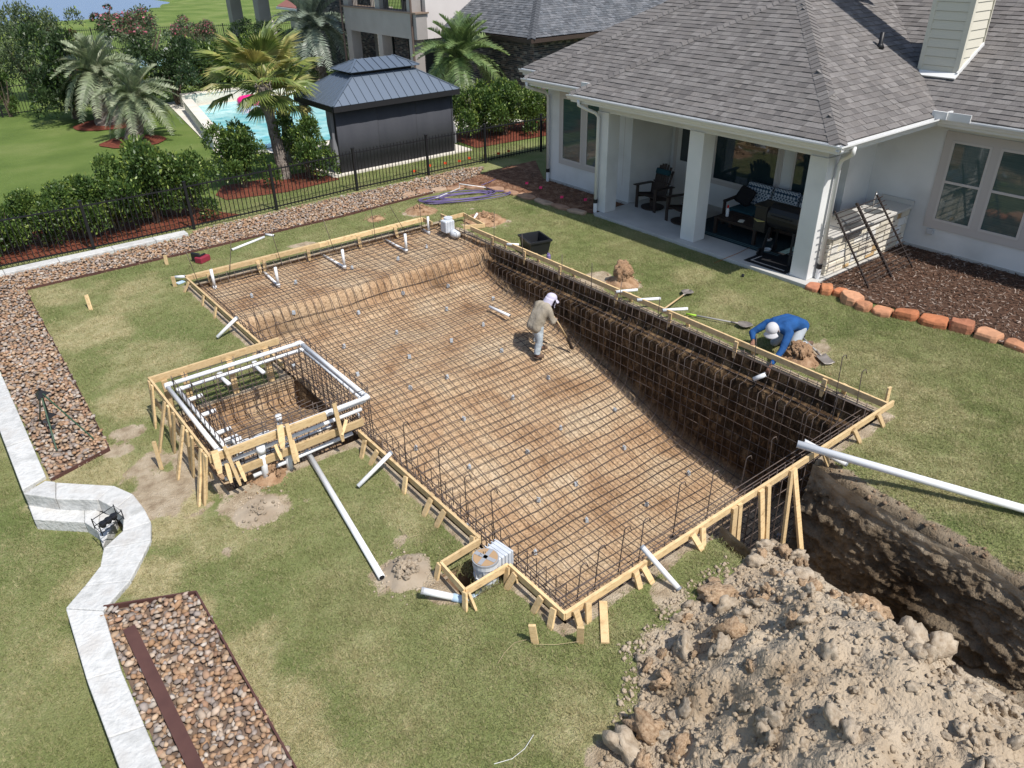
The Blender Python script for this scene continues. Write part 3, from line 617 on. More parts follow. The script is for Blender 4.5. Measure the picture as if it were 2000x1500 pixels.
for y, dy, o in ((11.1, .0, .06), (10.95, -.02, .12), (10.35, -.12, .28), (10.2, .1, .06), (9.95, .16, .1), (9.55, -.14, .28), (9.4, .12, .05), (9.2, .15, .08), (8.85, -.2, .25), (8.75, -.12, .18), (8.66, .1, .12)):
    stake(sf, (1.785, y, ST-.01), (1.77-o, y+dy, -.06), w=.07, face=(0, 1, 0))
for x in (2.0, 2.3, 3.0, 3.6): stake(sf, (x, 11.16, ST-.1), (x, 11.14, -.05), w=.09, face=(1, 0, 0))
# skimmer formwork
kf = thing('skimmer_formwork', 'three short pine boards boxing in the white skimmer', 'formwork', (3.4, 5.4, 0))
q = [G(935, 1052, FT), G(861, 1097, FT), G(908, 1150, FT), G(992, 1100, FT)]
for a, b in zip(q[:-1], q[1:]): board(kf, (a[0], a[1], zc), (b[0], b[1], zc), w=.03)
for i, (dx, dy) in ((1, (-.06, .0)), (2, (-.05, -.06)), (2, (.02, -.1)), (3, (.02, -.08)), (3, (-.07, -.06)), (0, (.02, .08))):
    p = q[i]; stake(kf, (p[0]+dx*.4, p[1]+dy*.4, .2), (p[0]+dx*1.6, p[1]+dy*1.6, -.06), w=.07, face=(0, 1, 0))
kf2 = thing('skimmer_formwork', 'small pine board box around the far corner skimmer', 'formwork', (10.3, 15.4, 0))
q = [G(905, 440, FT), G(946, 437, FT), G(905, 415, FT), G(862, 426, FT)]
for a, b in zip(q[:-1], q[1:]): board(kf2, (a[0], a[1], zc), (b[0], b[1], zc), w=.03)
# ================================================================ REBAR
rc = thing('pool_rebar_cage', 'grid of dark steel rebar lining the pool floor, steps and walls', 'rebar', (7, 8, -1.5))
RB = .0072
def rbar(t, path, r=RB, name='bar', n=5): mb = MB(); mb.tube(path, r, n); return mb.build(name, M_rebar, t, smooth=True)
y = 4.42
while y < 16.0:
    P = section(y, .075, .16, nf=14); w1, w2 = U(0, 6), U(0, 6)
    path = [(x, y+.012*math.sin(x*2.3+w1)+.006*math.sin(x*6+w2), z+(.018*math.sin(x*3.1+w2) if 12 < i < 32 else 0)) for i, (x, z) in enumerate(P) if i % 2 == 0 or 12 < i < 34]
    if 8.7 < y < 11.0: path = [(x, yy, z) for x, yy, z in path if x > 4.1 or z < -.15]
    rbar(rc, path); y += .172+U(-.015, .015)
x = 4.32
while x < 10.0:
    w1 = U(0, 6); path = [(x, 4.3, .14), (x, 4.29, -.6), (x, 4.28, -1.3), (x, 4.3, -1.9), (x, 4.36, -2.12), (x, 4.55, -2.24)]
    for yy in np.arange(4.9, 15.6, .28): path.append((x+.013*math.sin(yy*2+w1), yy, float(zfl(yy))+.095+.014*math.sin(yy*2.7+w1)))
    path += [(x, 15.85, -.03), (x, 15.97, .04), (x, 16.0, .16)]
    rbar(rc, path); x += .182+U(-.015, .015)
for z in np.arange(.08, -2.1, -.2):       # right wall, lengthwise
    ys_ = [yy for yy in np.arange(4.35, 15.7, .3) if zfl(yy)+.25 < z]
    if len(ys_) > 3: rbar(rc, [(10.2-.075-(.2 if z < -.33 else .02), yy, z+.012*math.sin(yy*1.7+z*9)) for yy in ys_]); rbar(rc, [(3.93+.09, yy, z+.012*math.sin(yy*1.5)) for yy in ys_ if yy < 8.6 or yy > 11.1 or True])
for z in np.arange(.1, -2.1, -.23): rbar(rc, [(xx, 4.31, z+.008*math.sin(xx*2)) for xx in np.arange(4.0, 10.15, .5)])
for z in (.12, .02): rbar(rc, [(xx, 16.02, z) for xx in np.arange(4.0, 10.0, .6)]); rbar(rc, [(xx, 4.26, z-.02) for xx in np.arange(4.0, 10.2, .6)]); rbar(rc, [(xx, 4.42, z-.01) for xx in np.arange(4.0, 10.2, .6)])
for dx in (.05, .16): rbar(rc, [(3.93+dx, yy, .1) for yy in np.arange(4.3, 16, .6)]); rbar(rc, [(10.2-dx, yy, .12) for yy in np.arange(4.3, 15.5, .6)])
def dowel(t, p, top, lean=(0, 0), hook=True, name='dowel'):
    x, y, z = p; path = [(x, y, z), (x+lean[0]*.5, y+lean[1]*.5, (z+top)/2), (x+lean[0], y+lean[1], top)]
    if hook: path += [(x+lean[0]+.02, y+lean[1]-.01, top+.03), (x+lean[0]+.06, y+lean[1]-.02, top+.035), (x+lean[0]+.08, y+lean[1]-.03, top-.03)]
    rbar(t, path, .007, name)
for x, tp in ((4.35, .3), (4.62, .42), (5.0, .48), (5.35, .4), (5.95, .62), (6.6, .5), (7.25, .42), (7.9, .45), (8.6, .5), (9.3, .55)): dowel(rc, (x, 4.5, -.2), tp, (U(-.05, .05), U(-.03, .03)))
for y, tp in ((4.55, .62), (4.9, .7), (6.4, .55), (8.6, .5), (9.6, .5), (10.4, .62), (11.3, .55), (12.6, .65), (13.7, .9), (14.9, .5)): dowel(rc, (10.14, y, -.2), tp, (U(-.05, .05), U(-.08, .08)), y < 6 or y > 14.5)
for x, tp, lx in ((4.05, .85, -.1), (4.7, .95, .25), (5.9, .9, -.1), (7.2, .85, -.15), (8.3, .85, .0), (9.15, .75, -.35), (9.62, .8, 0)): dowel(rc, (x, 15.98, 0), tp, (lx, .05), False)
for y in (5.9, 6.5, 7.1, 8.0, 12.4, 13.4): dowel(rc, (4.25, y, -.3), .38+U(0, .15), (0, U(-.05, .05)))
for i in range(24):        # stirrup tails on the left beam
    y = 4.5+i*.17
    if y < 8.6: rbar(rc, [(4.02, y, -.2), (4.02, y, .15), (4.2, y+.02, .15), (4.2, y+.02, -.15)], .006, 'stirrup')
# spa cage
sc_ = thing('spa_rebar_cage', 'tall cage of dark rebar forming the square spa walls', 'rebar', (3, 9.9, -.3))
ax0, ax1, ay0, ay1 = 2.08, 4.2, 8.84, 10.98
for off in (0, .2):
    X0, X1, Y0, Y1 = ax0+off, ax1-off, ay0+off, ay1-off
    for k in range(int((X1-X0)/.19)+1):
        x = X0+k*.19
        for yy, s in ((Y0, 1), (Y1, -1)): rbar(sc_, [(x+U(-.01, .01), yy, .7-off*.3+U(0, .03)), (x, yy+U(-.02, .02), .3), (x+U(-.02, .02), yy, -.1), (x, yy+s*.04, -.26), (x, yy+s*.2, -.3)], .007)
    for k in range(int((Y1-Y0)/.19)+1):
        yy = Y0+k*.19
        rbar(sc_, [(X0, yy+U(-.01, .01), .7-off*.3), (X0+U(-.02, .02), yy, .2), (X0+.03, yy, -.2), (X0+.2, yy, -.3)], .007)
        zb = float(zfl(yy))+.2 if off == 0 else -.25
        rbar(sc_, [(X1, yy+U(-.015, .015), .7-off*.3+U(0, .04)), (X1+U(-.02, .02), yy, .2), (X1, yy+U(-.02, .02), -.3), (X1+.02, yy, zb)], .007)
    for z in (.68-off*.3, .48, .28, .08, -.12):
        if z > .7-off*.3: continue
        w1 = U(0, 6)
        rbar(sc_, [(X0, Y0, z), (X0+.7, Y0+U(-.01, .01), z+U(-.02, .02)), (X1, Y0, z), (X1, (Y0+Y1)/2, z+U(-.02, .02)), (X1, Y1, z), ((X0+X1)/2, Y1, z+U(-.02, .02)), (X0, Y1, z), (X0, (Y0+Y1)/2, z+U(-.01, .01)), (X0, Y0, z)], .007)
for x in np.arange(2.2, 4.1, .2): rbar(sc_, [(x, yy, -.27+.16*math.exp(-((yy-10.1)/.4)**2)+.02*math.sin(yy*5+x)) for yy in np.arange(8.9, 11, .2)], .007)
for yy in np.arange(9.0, 10.9, .2): rbar(sc_, [(x, yy, -.26+.16*math.exp(-((yy-10.1)/.4)**2)+.02*math.sin(x*5)) for x in np.arange(2.1, 4.2, .25)], .007)
# spacer blocks
M_dobie = mat('spacer_concrete', [(.38, .42, .46), (.5, .53, .56)], scale=20, rough=.9)
mb = MB(); mb.box((0, 0, .03), (.062, .055, .065), taper=.85); mb.box((0, 0, .07), (.064, .015, .016)); me0 = None
k = 0
for r_, y in enumerate(np.arange(4.9, 15.9, 1.0)):
    for x in np.arange(4.8+(.55 if r_ % 2 else 0), 9.8, 1.12):
        xx, yy = x+U(-.2, .2), y+U(-.2, .2)
        if me0 is None: o = mb.build('spacer_block', M_dobie); me0 = o.data
        else: o = mk('spacer_block', me0)
        o.location = (xx, yy, float(zfl(yy))+.018); o.rotation_euler = (0, 0, U(0, 3))
        tag(o, 'small grey concrete spacer block holding up the rebar mat', 'spacer block', 'spacer blocks under the rebar mat'); k += 1
# ================================================================ PIPES
def pipe(name, a, b, r, label, cap=None, cat='pipe', m=None, n=12):
    t = thing(name, label, cat, tuple(a)); a = Vector(a); b = Vector(b)
    mb = MB(); mb.tube([a, a.lerp(b, .5), b], r, n); mb.build('tube', m or M_pvc, t, smooth=True)
    for e, s in ((a, a-b), (b, b-a)):
        if cap and (cap == 'both' or (cap == 'a') == (e == a)): mb = MB(); d = s.normalized(); mb.tube([e-d*.012, e+d*.012], r*1.04, n); mb.build('end_cap', M_pvcgrey, t)
        elif m is None: mb = MB(); d = s.normalized(); mb.tube([e+d*.0005, e+d*.0015], r*.8, n); mb.build('bore', M_dark, t)
    return t
def gp(px, py, z): return tuple(G(px, py, z))
pipe('long_pipe', gp(1557, 867, .36), tuple(G(2000, 994, .1)+(G(2000, 994, .1)-G(1557, 867, .36))*.12), .052, 'long thick white pipe resting on the form and the right lawn')
pipe('pipe', gp(1570, 862, .3), gp(1652, 906, .03), .038, 'short white pipe crossing under the long thick pipe', 'b')
pipe('long_pipe', gp(600, 882, .045), gp(746, 1128, .045), .04, 'long white pipe lying on the grass below the spa')
pipe('pipe', gp(764, 884, .3), gp(699, 950, .04), .03, 'white pipe slanting from the form beside the spa to the grass', 'a')
pipe('pipe', gp(1254, 1068, .34), gp(1326, 1150, .05), .032, 'white pipe slanting over the near form towards the soil heap', 'both')
pipe('pipe', gp(463, 620, .3), gp(424, 659, .04), .032, 'white pipe leaning on the form above the spa', 'a')
pipe('pipe', gp(342, 541, .1), gp(362, 540, .12), .03, 'stub of white pipe at the far left form corner')
pipe('pipe', gp(453, 488, .03), gp(516, 463, .03), .03, 'longer white pipe on the grass behind the far form')
pipe('pipe', gp(519, 458, .03), gp(535, 460, .03), .03, 'short white pipe piece by the fence gravel')
pipe('pipe', gp(1203, 570, .2), gp(1245, 566, .2), .03, 'white pipe end on the right form, nearest the small dirt pile')
pipe('pipe', gp(1244, 586, .2), gp(1290, 583, .2), .03, 'white pipe end on the right form, middle of the three')
pipe('pipe', gp(1294, 606, .2), gp(1343, 603, .2), .03, 'white pipe end on the right form by the shovel')
pipe('pipe', gp(990, 477, .2), gp(1014, 478, .2), .03, 'white pipe stub on the right form beside the black tub')
p0 = G(955, 599, -.9); zf0 = float(zfl(p0[1]))+.13
pipe('pipe', gp(956, 599, zf0), gp(996, 617, zf0-.05), .032, 'loose white pipe lying on the rebar near the worker')
pa = PL(1472, 741, 0, 9.95); pb = PL(1496, 731, 0, 10.05)
pipe('pipe', tuple(pa), tuple(pb), .04, 'white return pipe poking from the wall below the kneeling worker')
# bubbler risers on the ledge
for n_, (top, bot, far, lab) in enumerate((((413, 523), (420, 562), (412, 551), 'first from the left'), ((542, 527), (544, 558), (510, 526), 'second from the left'), ((670, 492), (673, 522), (627, 496), 'third from the left'), ((793, 461), (794, 490), (751, 467), 'fourth from the left'), ((837, 427), (838, 455), (822, 446), 'fifth, by the corner skimmer'))):
    zl = float(zfl(15))+.06; b_ = G(bot[0], bot[1], zl); f_ = G(far[0], far[1], zl); t = thing('bubbler_pipe', 'white bubbler pipe with upright riser on the shallow ledge, '+lab, 'pipe', tuple(b_))
    h = .42
    mb = MB(); mb.tube([b_, b_+np.array([0, 0, h])], .032, 10); mb.build('riser', M_pvc, t, smooth=True)
    mb = MB(); mb.tube([b_+np.array([0, 0, .0]), f_], .03, 10); mb.build('run', M_pvc, t, smooth=True)
    mb = MB(); mb.lathe([(.04, 0), (.04, .08)], tuple(b_-np.array([0, 0, .035])), 10); mb.build('elbow', M_pvc, t, smooth=True)
# spa plumbing loop
sp = thing('spa_plumbing', 'double loop of white pipes with jet stubs around the spa', 'pipework', (3, 9.9, .5))
def loop(x0, x1, y0, y1, z, r=.03):
    P = [(x0, y0, z), (x1, y0, z), (x1, y1, z), (x0, y1, z)]
    for i in range(4):
        a, b = Vector(P[i]), Vector(P[(i+1) % 4]); mb = MB(); mb.tube([a, b], r, 10); mb.build('pipe_run', M_pvc, sp, smooth=True)
        mb = MB(); d = (b-a).normalized(); e = (Vector(P[i-1])-a).normalized(); mb.tube([a+d*.08, a, a+e*.08], r*1.25, 10); mb.build('elbow', M_pvc, sp, smooth=True)
loop(1.98, 4.13, 8.74, 10.98, .6, .034); loop(2.1, 4.1, 8.8, 10.87, .53, .03)
for z in (.44, .2): mb = MB(); mb.tube([(1.95, 8.72, z), (4.0, 8.72, z+.02)], .028, 10); mb.build('pipe_run', M_pvc, sp, smooth=True)
for y in (10.6, 10.05, 9.45, 9.2): mb = MB(); mb.tube([(2.08, y, .45), (2.36, y+.02, .45)], .032, 10); mb.build('jet_stub', M_pvc, sp, smooth=True)
for x in (2.75, 3.3): mb = MB(); mb.tube([(x, 10.88, .5), (x+.03, 10.62, .48)], .032, 10); mb.build('jet_stub', M_pvc, sp, smooth=True); mb = MB(); mb.lathe([(.045, -.07), (.045, .07)], (x, 10.9, .5), 10); mb.build('tee', M_pvc, sp, smooth=True)
for x, y, z0, z1, r in ((2.6, 8.95, -.1, .42, .04), (2.95, 9.2, -.2, .5, .035), (2.45, 8.62, -.05, .5, .045), (2.8, 8.66, -.05, .3, .045), (2.3, 9.1, -.1, .45, .05)): mb = MB(); mb.tube([(x, y, z0), (x+.01, y, z1)], r, 10); mb.lathe([(r*1.3, -.05), (r*1.3, .05)], (x+.01, y, z1), 10); mb.build('riser', M_pvc, sp, smooth=True)
for a, b in (((2.15, 9.0, .4), (2.75, 9.1, .42)), ((2.1, 8.9, .2), (3.6, 8.95, .22)), ((2.3, 8.66, .12), (3.8, 8.7, .14)), ((2.12, 9.3, .38), (2.5, 9.25, .3))): mb = MB(); mb.tube([a, b], .03, 10); mb.build('pipe_run', M_pvc, sp, smooth=True)
# ================================================================ SKIMMERS
M_skim = mat('skimmer_plastic', [(.48, .51, .55), (.62, .64, .67)], scale=5, detail=8, rough=.4, spec=.5)
M_card = mat('brown_cardboard', (.38, .25, .14), rough=.9); M_tape = mat('grey_tape', (.3, .31, .33), rough=.5)
c = G(948, 1085, .34); sk = thing('skimmer', 'white ribbed skimmer bucket with taped cardboard lid at the near form', 'skimmer', (c[0], c[1], -.4))
c = Vector((c[0], c[1], 0))
mb = MB(); mb.lathe([(.11, -.42), (.115, -.2), (.125, .0), (.13, .02), (.13, .04), (.135, .22), (.15, .23), (.15, .3)], c, 20); mb.build('body', M_skim, sk, smooth=False)
for k in range(8):
    a = 2*PI*k/8; mb = MB(); mb.bar(c+Vector((.128*math.cos(a), .128*math.sin(a), -.3)), c+Vector((.14*math.cos(a), .14*math.sin(a), .22)), .012, .012, (math.cos(a), math.sin(a), 0)); mb.build('rib', M_skim, sk)
for z in (-.12, .08): mb = MB(); mb.lathe([(.128, z-.008), (.146, z-.006), (.146, z+.006), (.128, z+.008)], c, 20); mb.build('ring', M_skim, sk)
mb = MB(); mb.lathe([(.14, .3), (.14, .318)], c, 20); lid = mb.build('lid', M_card, sk)
for a in (.4, 1.9): mb = MB(); mb.bar(c+Vector((.135*math.cos(a), .135*math.sin(a), .321)), c-Vector((.135*math.cos(a), .135*math.sin(a), -.321)), .05, .003); mb.build('tape', M_tape, lid)
mb = MB(); mb.lathe([(.153, .285), (.153, .312)], c, 20); mb.build('tape', M_tape, lid)
for dx in (-.05, -.02, .01, .035): mb = MB(); mb.bar(c+Vector((dx, .05, .3225)), c+Vector((dx+U(.01, .025), .075+U(-.01, .01), .3225)), .006, .001); mb.build('ink_mark', M_dark, lid)
d = Vector((1, .12, 0)).normalized(); sd_ = Vector((-d.y, d.x, 0))
mb = MB(); P = [c+d*.08+sd_*.12, c+d*.31+sd_*.14, c+d*.31-sd_*.14, c+d*.08-sd_*.12]; mb.prism([(p.x, p.y) for p in P], .1, .3); mb.build('throat', M_skim, sk, bevel=.015)
for k in range(4): mb = MB(); q_ = c+d*(.13+.05*k); mb.bar(q_-sd_*.145+Vector((0, 0, .19)), q_+sd_*.145+Vector((0, 0, .19)), .012, .235); mb.build('rib', M_skim, sk)
M_blue = mat('pale_blue_pvc', (.45, .58, .72), rough=.4)
t = thing('skimmer_line', 'white drain pipe with pale blue elbow leaving the near skimmer', 'pipe', (3.3, 5.2, 0))
p1, p2 = G(826, 1154, .14), G(884, 1166, .05)
mb = MB(); mb.tube([p1, p2], .04, 12); mb.build('tube', M_pvc, t, smooth=True)
mb = MB(); mb.tube([p1-(p2-p1)*.06, p1+(p2-p1)*.02], .043, 12); mb.build('taped_end', M_tape, t)
mb = MB(); mb.tube([p2, G(905, 1172, 0), G(925, 1168, -.05), c+Vector((-.02, -.1, -.2))], .047, 12); mb.build('elbow', M_blue, t, smooth=True)
c = G(880, 430, .2); c = Vector((10.02, 15.42, 0)); sk2 = thing('skimmer', 'boxy white skimmer unit in the far right pool corner', 'skimmer', (c.x, c.y, -.3))
mb = MB(); mb.box((c.x, c.y, .14), (.27, .25, .3)); mb.build('body', M_skim, sk2, bevel=.03)
mb = MB(); mb.lathe([(.11, .29), (.11, .33), (.1, .335)], (c.x+.06, c.y+.05, 0), 18); mb.build('lid', M_skim, sk2)
mb = MB(); mb.lathe([(.1, 0), (.11, .12), (.08, .14), (.08, .24)], (0, 0, 0), 16, R=Matrix.Rotation(PI/2, 3, 'X')); mb.V = [(v[0]+c.x+.06, v[1]+c.y-.12, v[2]-.02) for v in mb.V]; mb.build('valve', M_skim, sk2, smooth=True)
for k in range(3): mb = MB(); mb.box((c.x-.08+.08*k, c.y-.128, .15), (.012, .012, .26)); mb.build('rib', M_skim, sk2)
pipe('pipe', gp(924, 430, .08), gp(932, 417, .2), .03, 'white pipe end by the far skimmer box')
# ================================================================ LOOSE THINGS
M_blackpl = mat('black_plastic', (.014, .015, .018), rough=.4, spec=.5)
c = G(1041, 497, 0); tb = thing('mixing_tub', 'large black plastic tub on the lawn by the right form', 'tub', (c[0]+.1, c[1]+.05, 0)); R = rz(-.25)
cc = Vector((c[0]+.14, c[1]+.1, 0)); hh = .36
def ring(w, l, z): return [cc+R @ Vector((sx*w/2, sy*l/2, z)) for sx, sy in ((-1, -1), (1, -1), (1, 1), (-1, 1))]
mb = MB(); o_, p_, i_, f_ = ring(.42, .52, 0), ring(.52, .64, hh), ring(.48, .6, hh), ring(.4, .5, .03)
mb.add(o_+p_+i_+f_, [(3, 2, 1, 0)]+[(k, (k+1) % 4, 4+(k+1) % 4, 4+k) for k in range(4)]+[(4+k, 4+(k+1) % 4, 8+(k+1) % 4, 8+k) for k in range(4)]+[(8+k, 8+(k+1) % 4, 12+(k+1) % 4, 12+k) for k in range(4)]+[(12, 13, 14, 15)]); mb.build('body', M_blackpl, tb)
mb = MB(); rr = ring(.56, .68, hh); r2 = ring(.5, .62, hh)
mb.add(rr+r2+[p+Vector((0, 0, -.04)) for p in rr], [(k, (k+1) % 4, 4+(k+1) % 4, 4+k) for k in range(4)]+[(8+k, 8+(k+1) % 4, (k+1) % 4, k) for k in range(4)]); mb.build('rim', M_blackpl, tb)
tag(mk('white_rag', lump_mesh('white_rag', 5, mat('white_cloth', (.75, .75, .74), rough=.9), amp=.5), loc=cc+Vector((0, 0, .08)), R=Matrix.Diagonal((.13, .12, .09))), 'crumpled white scraps inside the black tub', 'rag')
mb = MB(); cx_ = G(1068, 508, 0); mb.lathe([(.045, 0), (.05, .02), (.05, .1), (.03, .13), (.03, .15)], (cx_[0]+.05, cx_[1], 0), 12); tag(mb.build('glue_can', [mat('purple_can', (.18, .14, .3), rough=.4)], smooth=False), 'small purple can beside the black tub', 'can')
c = G(397, 511, .0); tt = thing('tool_case', 'red and black open tool case at the far form corner', 'tool case', tuple(c)); R = rz(.5)
mb = MB(); mb.box(c+np.array([0, 0, .07]), (.3, .2, .14), R); mb.build('case', mat('maroon_plastic', (.25, .03, .05), rough=.5), tt, bevel=.02)
mb = MB(); mb.box(c+np.array([-.12, .07, .12]), (.06, .24, .2), R); mb.build('handle', M_blackpl, tt, bevel=.02); mb = MB(); mb.box(c+np.array([0, 0, .16]), (.2, .05, .03), R); mb.build('grip', M_blackpl, tt, bevel=.01)
c = G(353, 553, .0); mb = MB(); mb.box(c+np.array([0, 0, .015]), (.17, .12, .03), rz(.3)); tag(mb.build('blue_packet', mat('blue_packet', [(.2, .4, .6), (.6, .66, .7)], scale=14, rough=.4), bevel=.01), 'small blue and white packet on the grass at the form corner', 'packet')
M_handle = mat('ash_handle', (.5, .36, .2), rough=.6); M_blade = mat('worn_blade', [(.2, .18, .16), (.34, .3, .27)], scale=12, rough=.5, metal=.4)
def shovel(label, a, b, square, hm, dh=False, hl=None):
    a = Vector(a); b = Vector(b); t = thing('shovel', label, 'shovel', tuple(b)); d = (b-a).normalized(); L = (b-a).length; s = d.cross(Vector((0, 0, 1))).normalized(); u = s.cross(d)
    n_ = b-d*.28
    mb = MB(); mb.tube([a, n_+d*.02], .017, 8); mb.build('handle', hm, t, smooth=True)
    mb = MB(); mb.tube([n_-d*.12, n_+d*.03], .021, 8); mb.build('socket', M_blade, t, smooth=True)
    rows = []; K = 6
    for i in range(K+1):
        f = i/K; w = (.1 if square else (.055+.06*min(1, f*3) if f < .5 else .115*(1-((f-.5)/.5)**2.2)+.012)); rows.append([n_+d*(.28*f)+s*(w*k/2)+u*(.025*(abs(k)/2)**2-.012*math.sin(PI*f)) for k in (-2, -1, 0, 1, 2)])
    mb = MB(); mb.add([p for r_ in rows for p in r_], [(i*5+k, i*5+k+1, i*5+k+6, i*5+k+5) for i in range(K) for k in range(4)]); o = mb.build('blade', M_blade, t, smooth=True); sm = o.modifiers.new('thickness', 'SOLIDIFY'); sm.thickness = .006
    if dh: mb = MB(); mb.tube([a-d*.01, a-d*.03+s*.055, a-d*.12+s*.05, a-d*.12-s*.05, a-d*.03-s*.055], .013, 8, closed=True); mb.build('grip', M_blackpl, t, smooth=True)
    if hl: mb = MB(); mb.tube([a-d*.02, a+d*.18], .0185, 8); mb.build('handle_tip', hl, t, smooth=True)
shovel('shovel with a wooden handle propped on the right form', G(1296, 604, .2), G(1347, 567, .04), False, M_handle)
shovel('long grey shovel with a green handle end along the form', G(1342, 613, .05), G(1470, 637, .06), False, mat('grey_handle', (.3, .29, .27), rough=.5), hl=mat('lime_grip', (.35, .6, .05), rough=.5))
shovel('narrow trenching shovel with a black grip beside the kneeling worker', G(1568, 660, .12), G(1620, 711, .04), True, mat('grey_handle2', (.33, .33, .32), rough=.5), dh=True)
# stakes and string
def lstake(label, top, bot, h, w=.075):
    b = G(bot[0], bot[1], 0); t = PL(top[0], top[1], 2, h); mb = MB(); mb.bar(t, b-np.array([0, 0, .04]), w, .03, (1, 1, 0)); tag(mb.build('wooden_stake', M_wood, bevel=.003), label, 'stake')
lstake('short pine stake on the grass, left of the string pair', (1039, 1221), (1046, 1256), .27); lstake('short pine stake on the grass, right of the string pair', (1134, 1225), (1133, 1255), .25)
lstake('lone pine stake on the lawn left of the pool', (168, 576), (178, 606), .27); lstake('pine stake at the lawn edge by the fence gravel', (322, 498), (326, 518), .22); lstake('leaning pine stake in the bare soil left of the spa', (300, 862), (316, 917), .4, .05); lstake('short stake just outside the far left form corner', (337, 540), (342, 560), .22)
mb = MB(); mb.bar(G(1178, 1175, .02), G(1182, 1256, .02), .085, .022); tag(mb.build('wood_offcut', M_wood), 'flat pine board offcut lying on the grass by the near corner', 'board')
M_string = mat('tan_string', (.4, .32, .19), rough=.9)
mb = MB(); mb.tube([G(1130, 1253, .05), G(1085, 1259, .03), G(1048, 1258, .05), G(1030, 1249, .02), G(1005, 1255, .02), G(985, 1275, .02), G(972, 1296, .02)], .0028, 4); tag(mb.build('string_line', M_string), 'tan string between the two short stakes', 'string')
mb = MB(); mb.tube([G(770, 1062, .02), G(790, 1045, .02), G(780, 1030, .03), G(800, 1050, .02), G(818, 1044, .02)], .0028, 4); tag(mb.build('string_line', M_string), 'loose tan string curled on the grass by the skimmer', 'string')
mb = MB(); mb.tube([G(965, 1492, .02), G(1000, 1482, .02), G(1025, 1462, .02), G(1042, 1435, .02)], .003, 4); tag(mb.build('string_line', mat('white_string', (.7, .7, .68))), 'white string on the lawn near the bottom edge', 'string')
# small dirt piles
mlump = [lump_mesh('lump', s, M_clay, sub=3, amp=.55) for s in (101, 102, 103)]; mpale = [lump_mesh('lump', s, M_clod, sub=3, amp=.5) for s in (104, 105)]
def pile(label, px, py, r, h, meshes, n=26, z=0):
    c = G(px, py, 0); t = thing('dirt_pile', label, 'dirt pile', (c[0], c[1], z))
    nn = 22; A = np.linspace(-1, 1, nn); X, Y = np.meshgrid(A, A); rr = np.hypot(X, Y)*(1+.3*fbm(X+px, Y, 2, 3, 5)); Z = h*.6*np.exp(-(rr*1.7)**2)*(1+.5*fbm(X+px, Y, 4, 4, 8))-.02*sstep(.7, 1, rr)-.012
    I, J = np.meshgrid(np.arange(nn-1), np.arange(nn-1)); I = I.ravel(); J = J.ravel()
    mk('mound', fast_mesh('mound', np.stack([X*r+c[0], Y*r+c[1], Z+z], -1).reshape(-1, 3), np.stack([J*nn+I, J*nn+I+1, (J+1)*nn+I+1, (J+1)*nn+I], -1), [meshes[0].materials[0]], True), t)
    for k in range(n):
        a = U(0, 6.3); d = r*.62*math.sqrt(random.random())*U(.3, 1); s = U(.1, .3)*h*(1.25-d/r)
        mk('lump', random.choice(meshes), t, loc=(c[0]+d*math.cos(a), c[1]+d*math.sin(a), z+h*.55*math.exp(-(d/r*1.7)**2)+s*.2), R=Euler((U(0, 6), U(0, 6), U(0, 6))).to_matrix() @ Matrix.Diagonal((s, s*U(.8, 1.2), s*.8)))
    P = rng.normal(size=(160, 2))*r*.5; sz = .008+.02*rng.uniform(size=160)**2
    stuff(scatter('crumbs', bases1, np.column_stack([P+c[:2], sz*.4+z]), sz, meshes[0].materials[0], 3, t))
pile('knee-high heap of orange clay lumps on the lawn before the patio', 1217, 552, .38, .5, mlump, 40)
pile('heap of clay lumps by the trenching shovel', 1560, 700, .42, .34, mlump, 40)
pile('loose brown dirt heap beyond the far skimmer', 945, 430, .62, .26, mlump, 40)
pile('low dug-up dirt patch between fence gravel and far form', 822, 412, .5, .2, mlump, 30)
pile('pale crumbly dirt pile left of the near skimmer', 792, 1118, .36, .2, mpale, 40)
pile('pale dirt scatter on the lawn below the spa', 505, 1000, .42, .12, mpale, 30)
pile('sod and clay clods at the near spa corner', 525, 928, .3, .3, mlump, 26)
pile('small dark dirt dig behind the far form', 733, 428, .28, .14, mlump, 14)
# tripod on the rocks
M_green = mat('green_metal', (.03, .07, .04), rough=.5)
ap = PL(107, 762, 2, .95); ap = G(110, 848, 0); ap = Vector((ap[0], ap[1], 0)); tp = thing('tripod', 'dark green metal tripod stand on the left rock bed', 'tripod', tuple(ap)); hd = ap+Vector((0, 0, .74))
for fx, fy in ((78, 822), (111, 880), (183, 857)): f_ = Vector(G(fx, fy, .06)); mb = MB(); mb.tube([hd, f_], .012, 6); mb.build('leg', M_green, tp); mb = MB(); mb.bar(hd.lerp(f_, .0), hd.lerp(f_, .1), .03, .02); mb.build('leg_clamp', M_black, tp)
mb = MB(); mb.lathe([(.13, -.06), (.02, .02), (.025, .05)], hd, 3); mb.build('head', M_black, tp)
mb = MB(); mb.tube([hd, ap+Vector((0, 0, .3))], .014, 6); mb.build('centre_post', M_black, tp); mb = MB(); mb.lathe([(.1, -.05), (.02, .02)], ap+Vector((0, 0, .36)), 3); mb.build('spreader', M_black, tp)
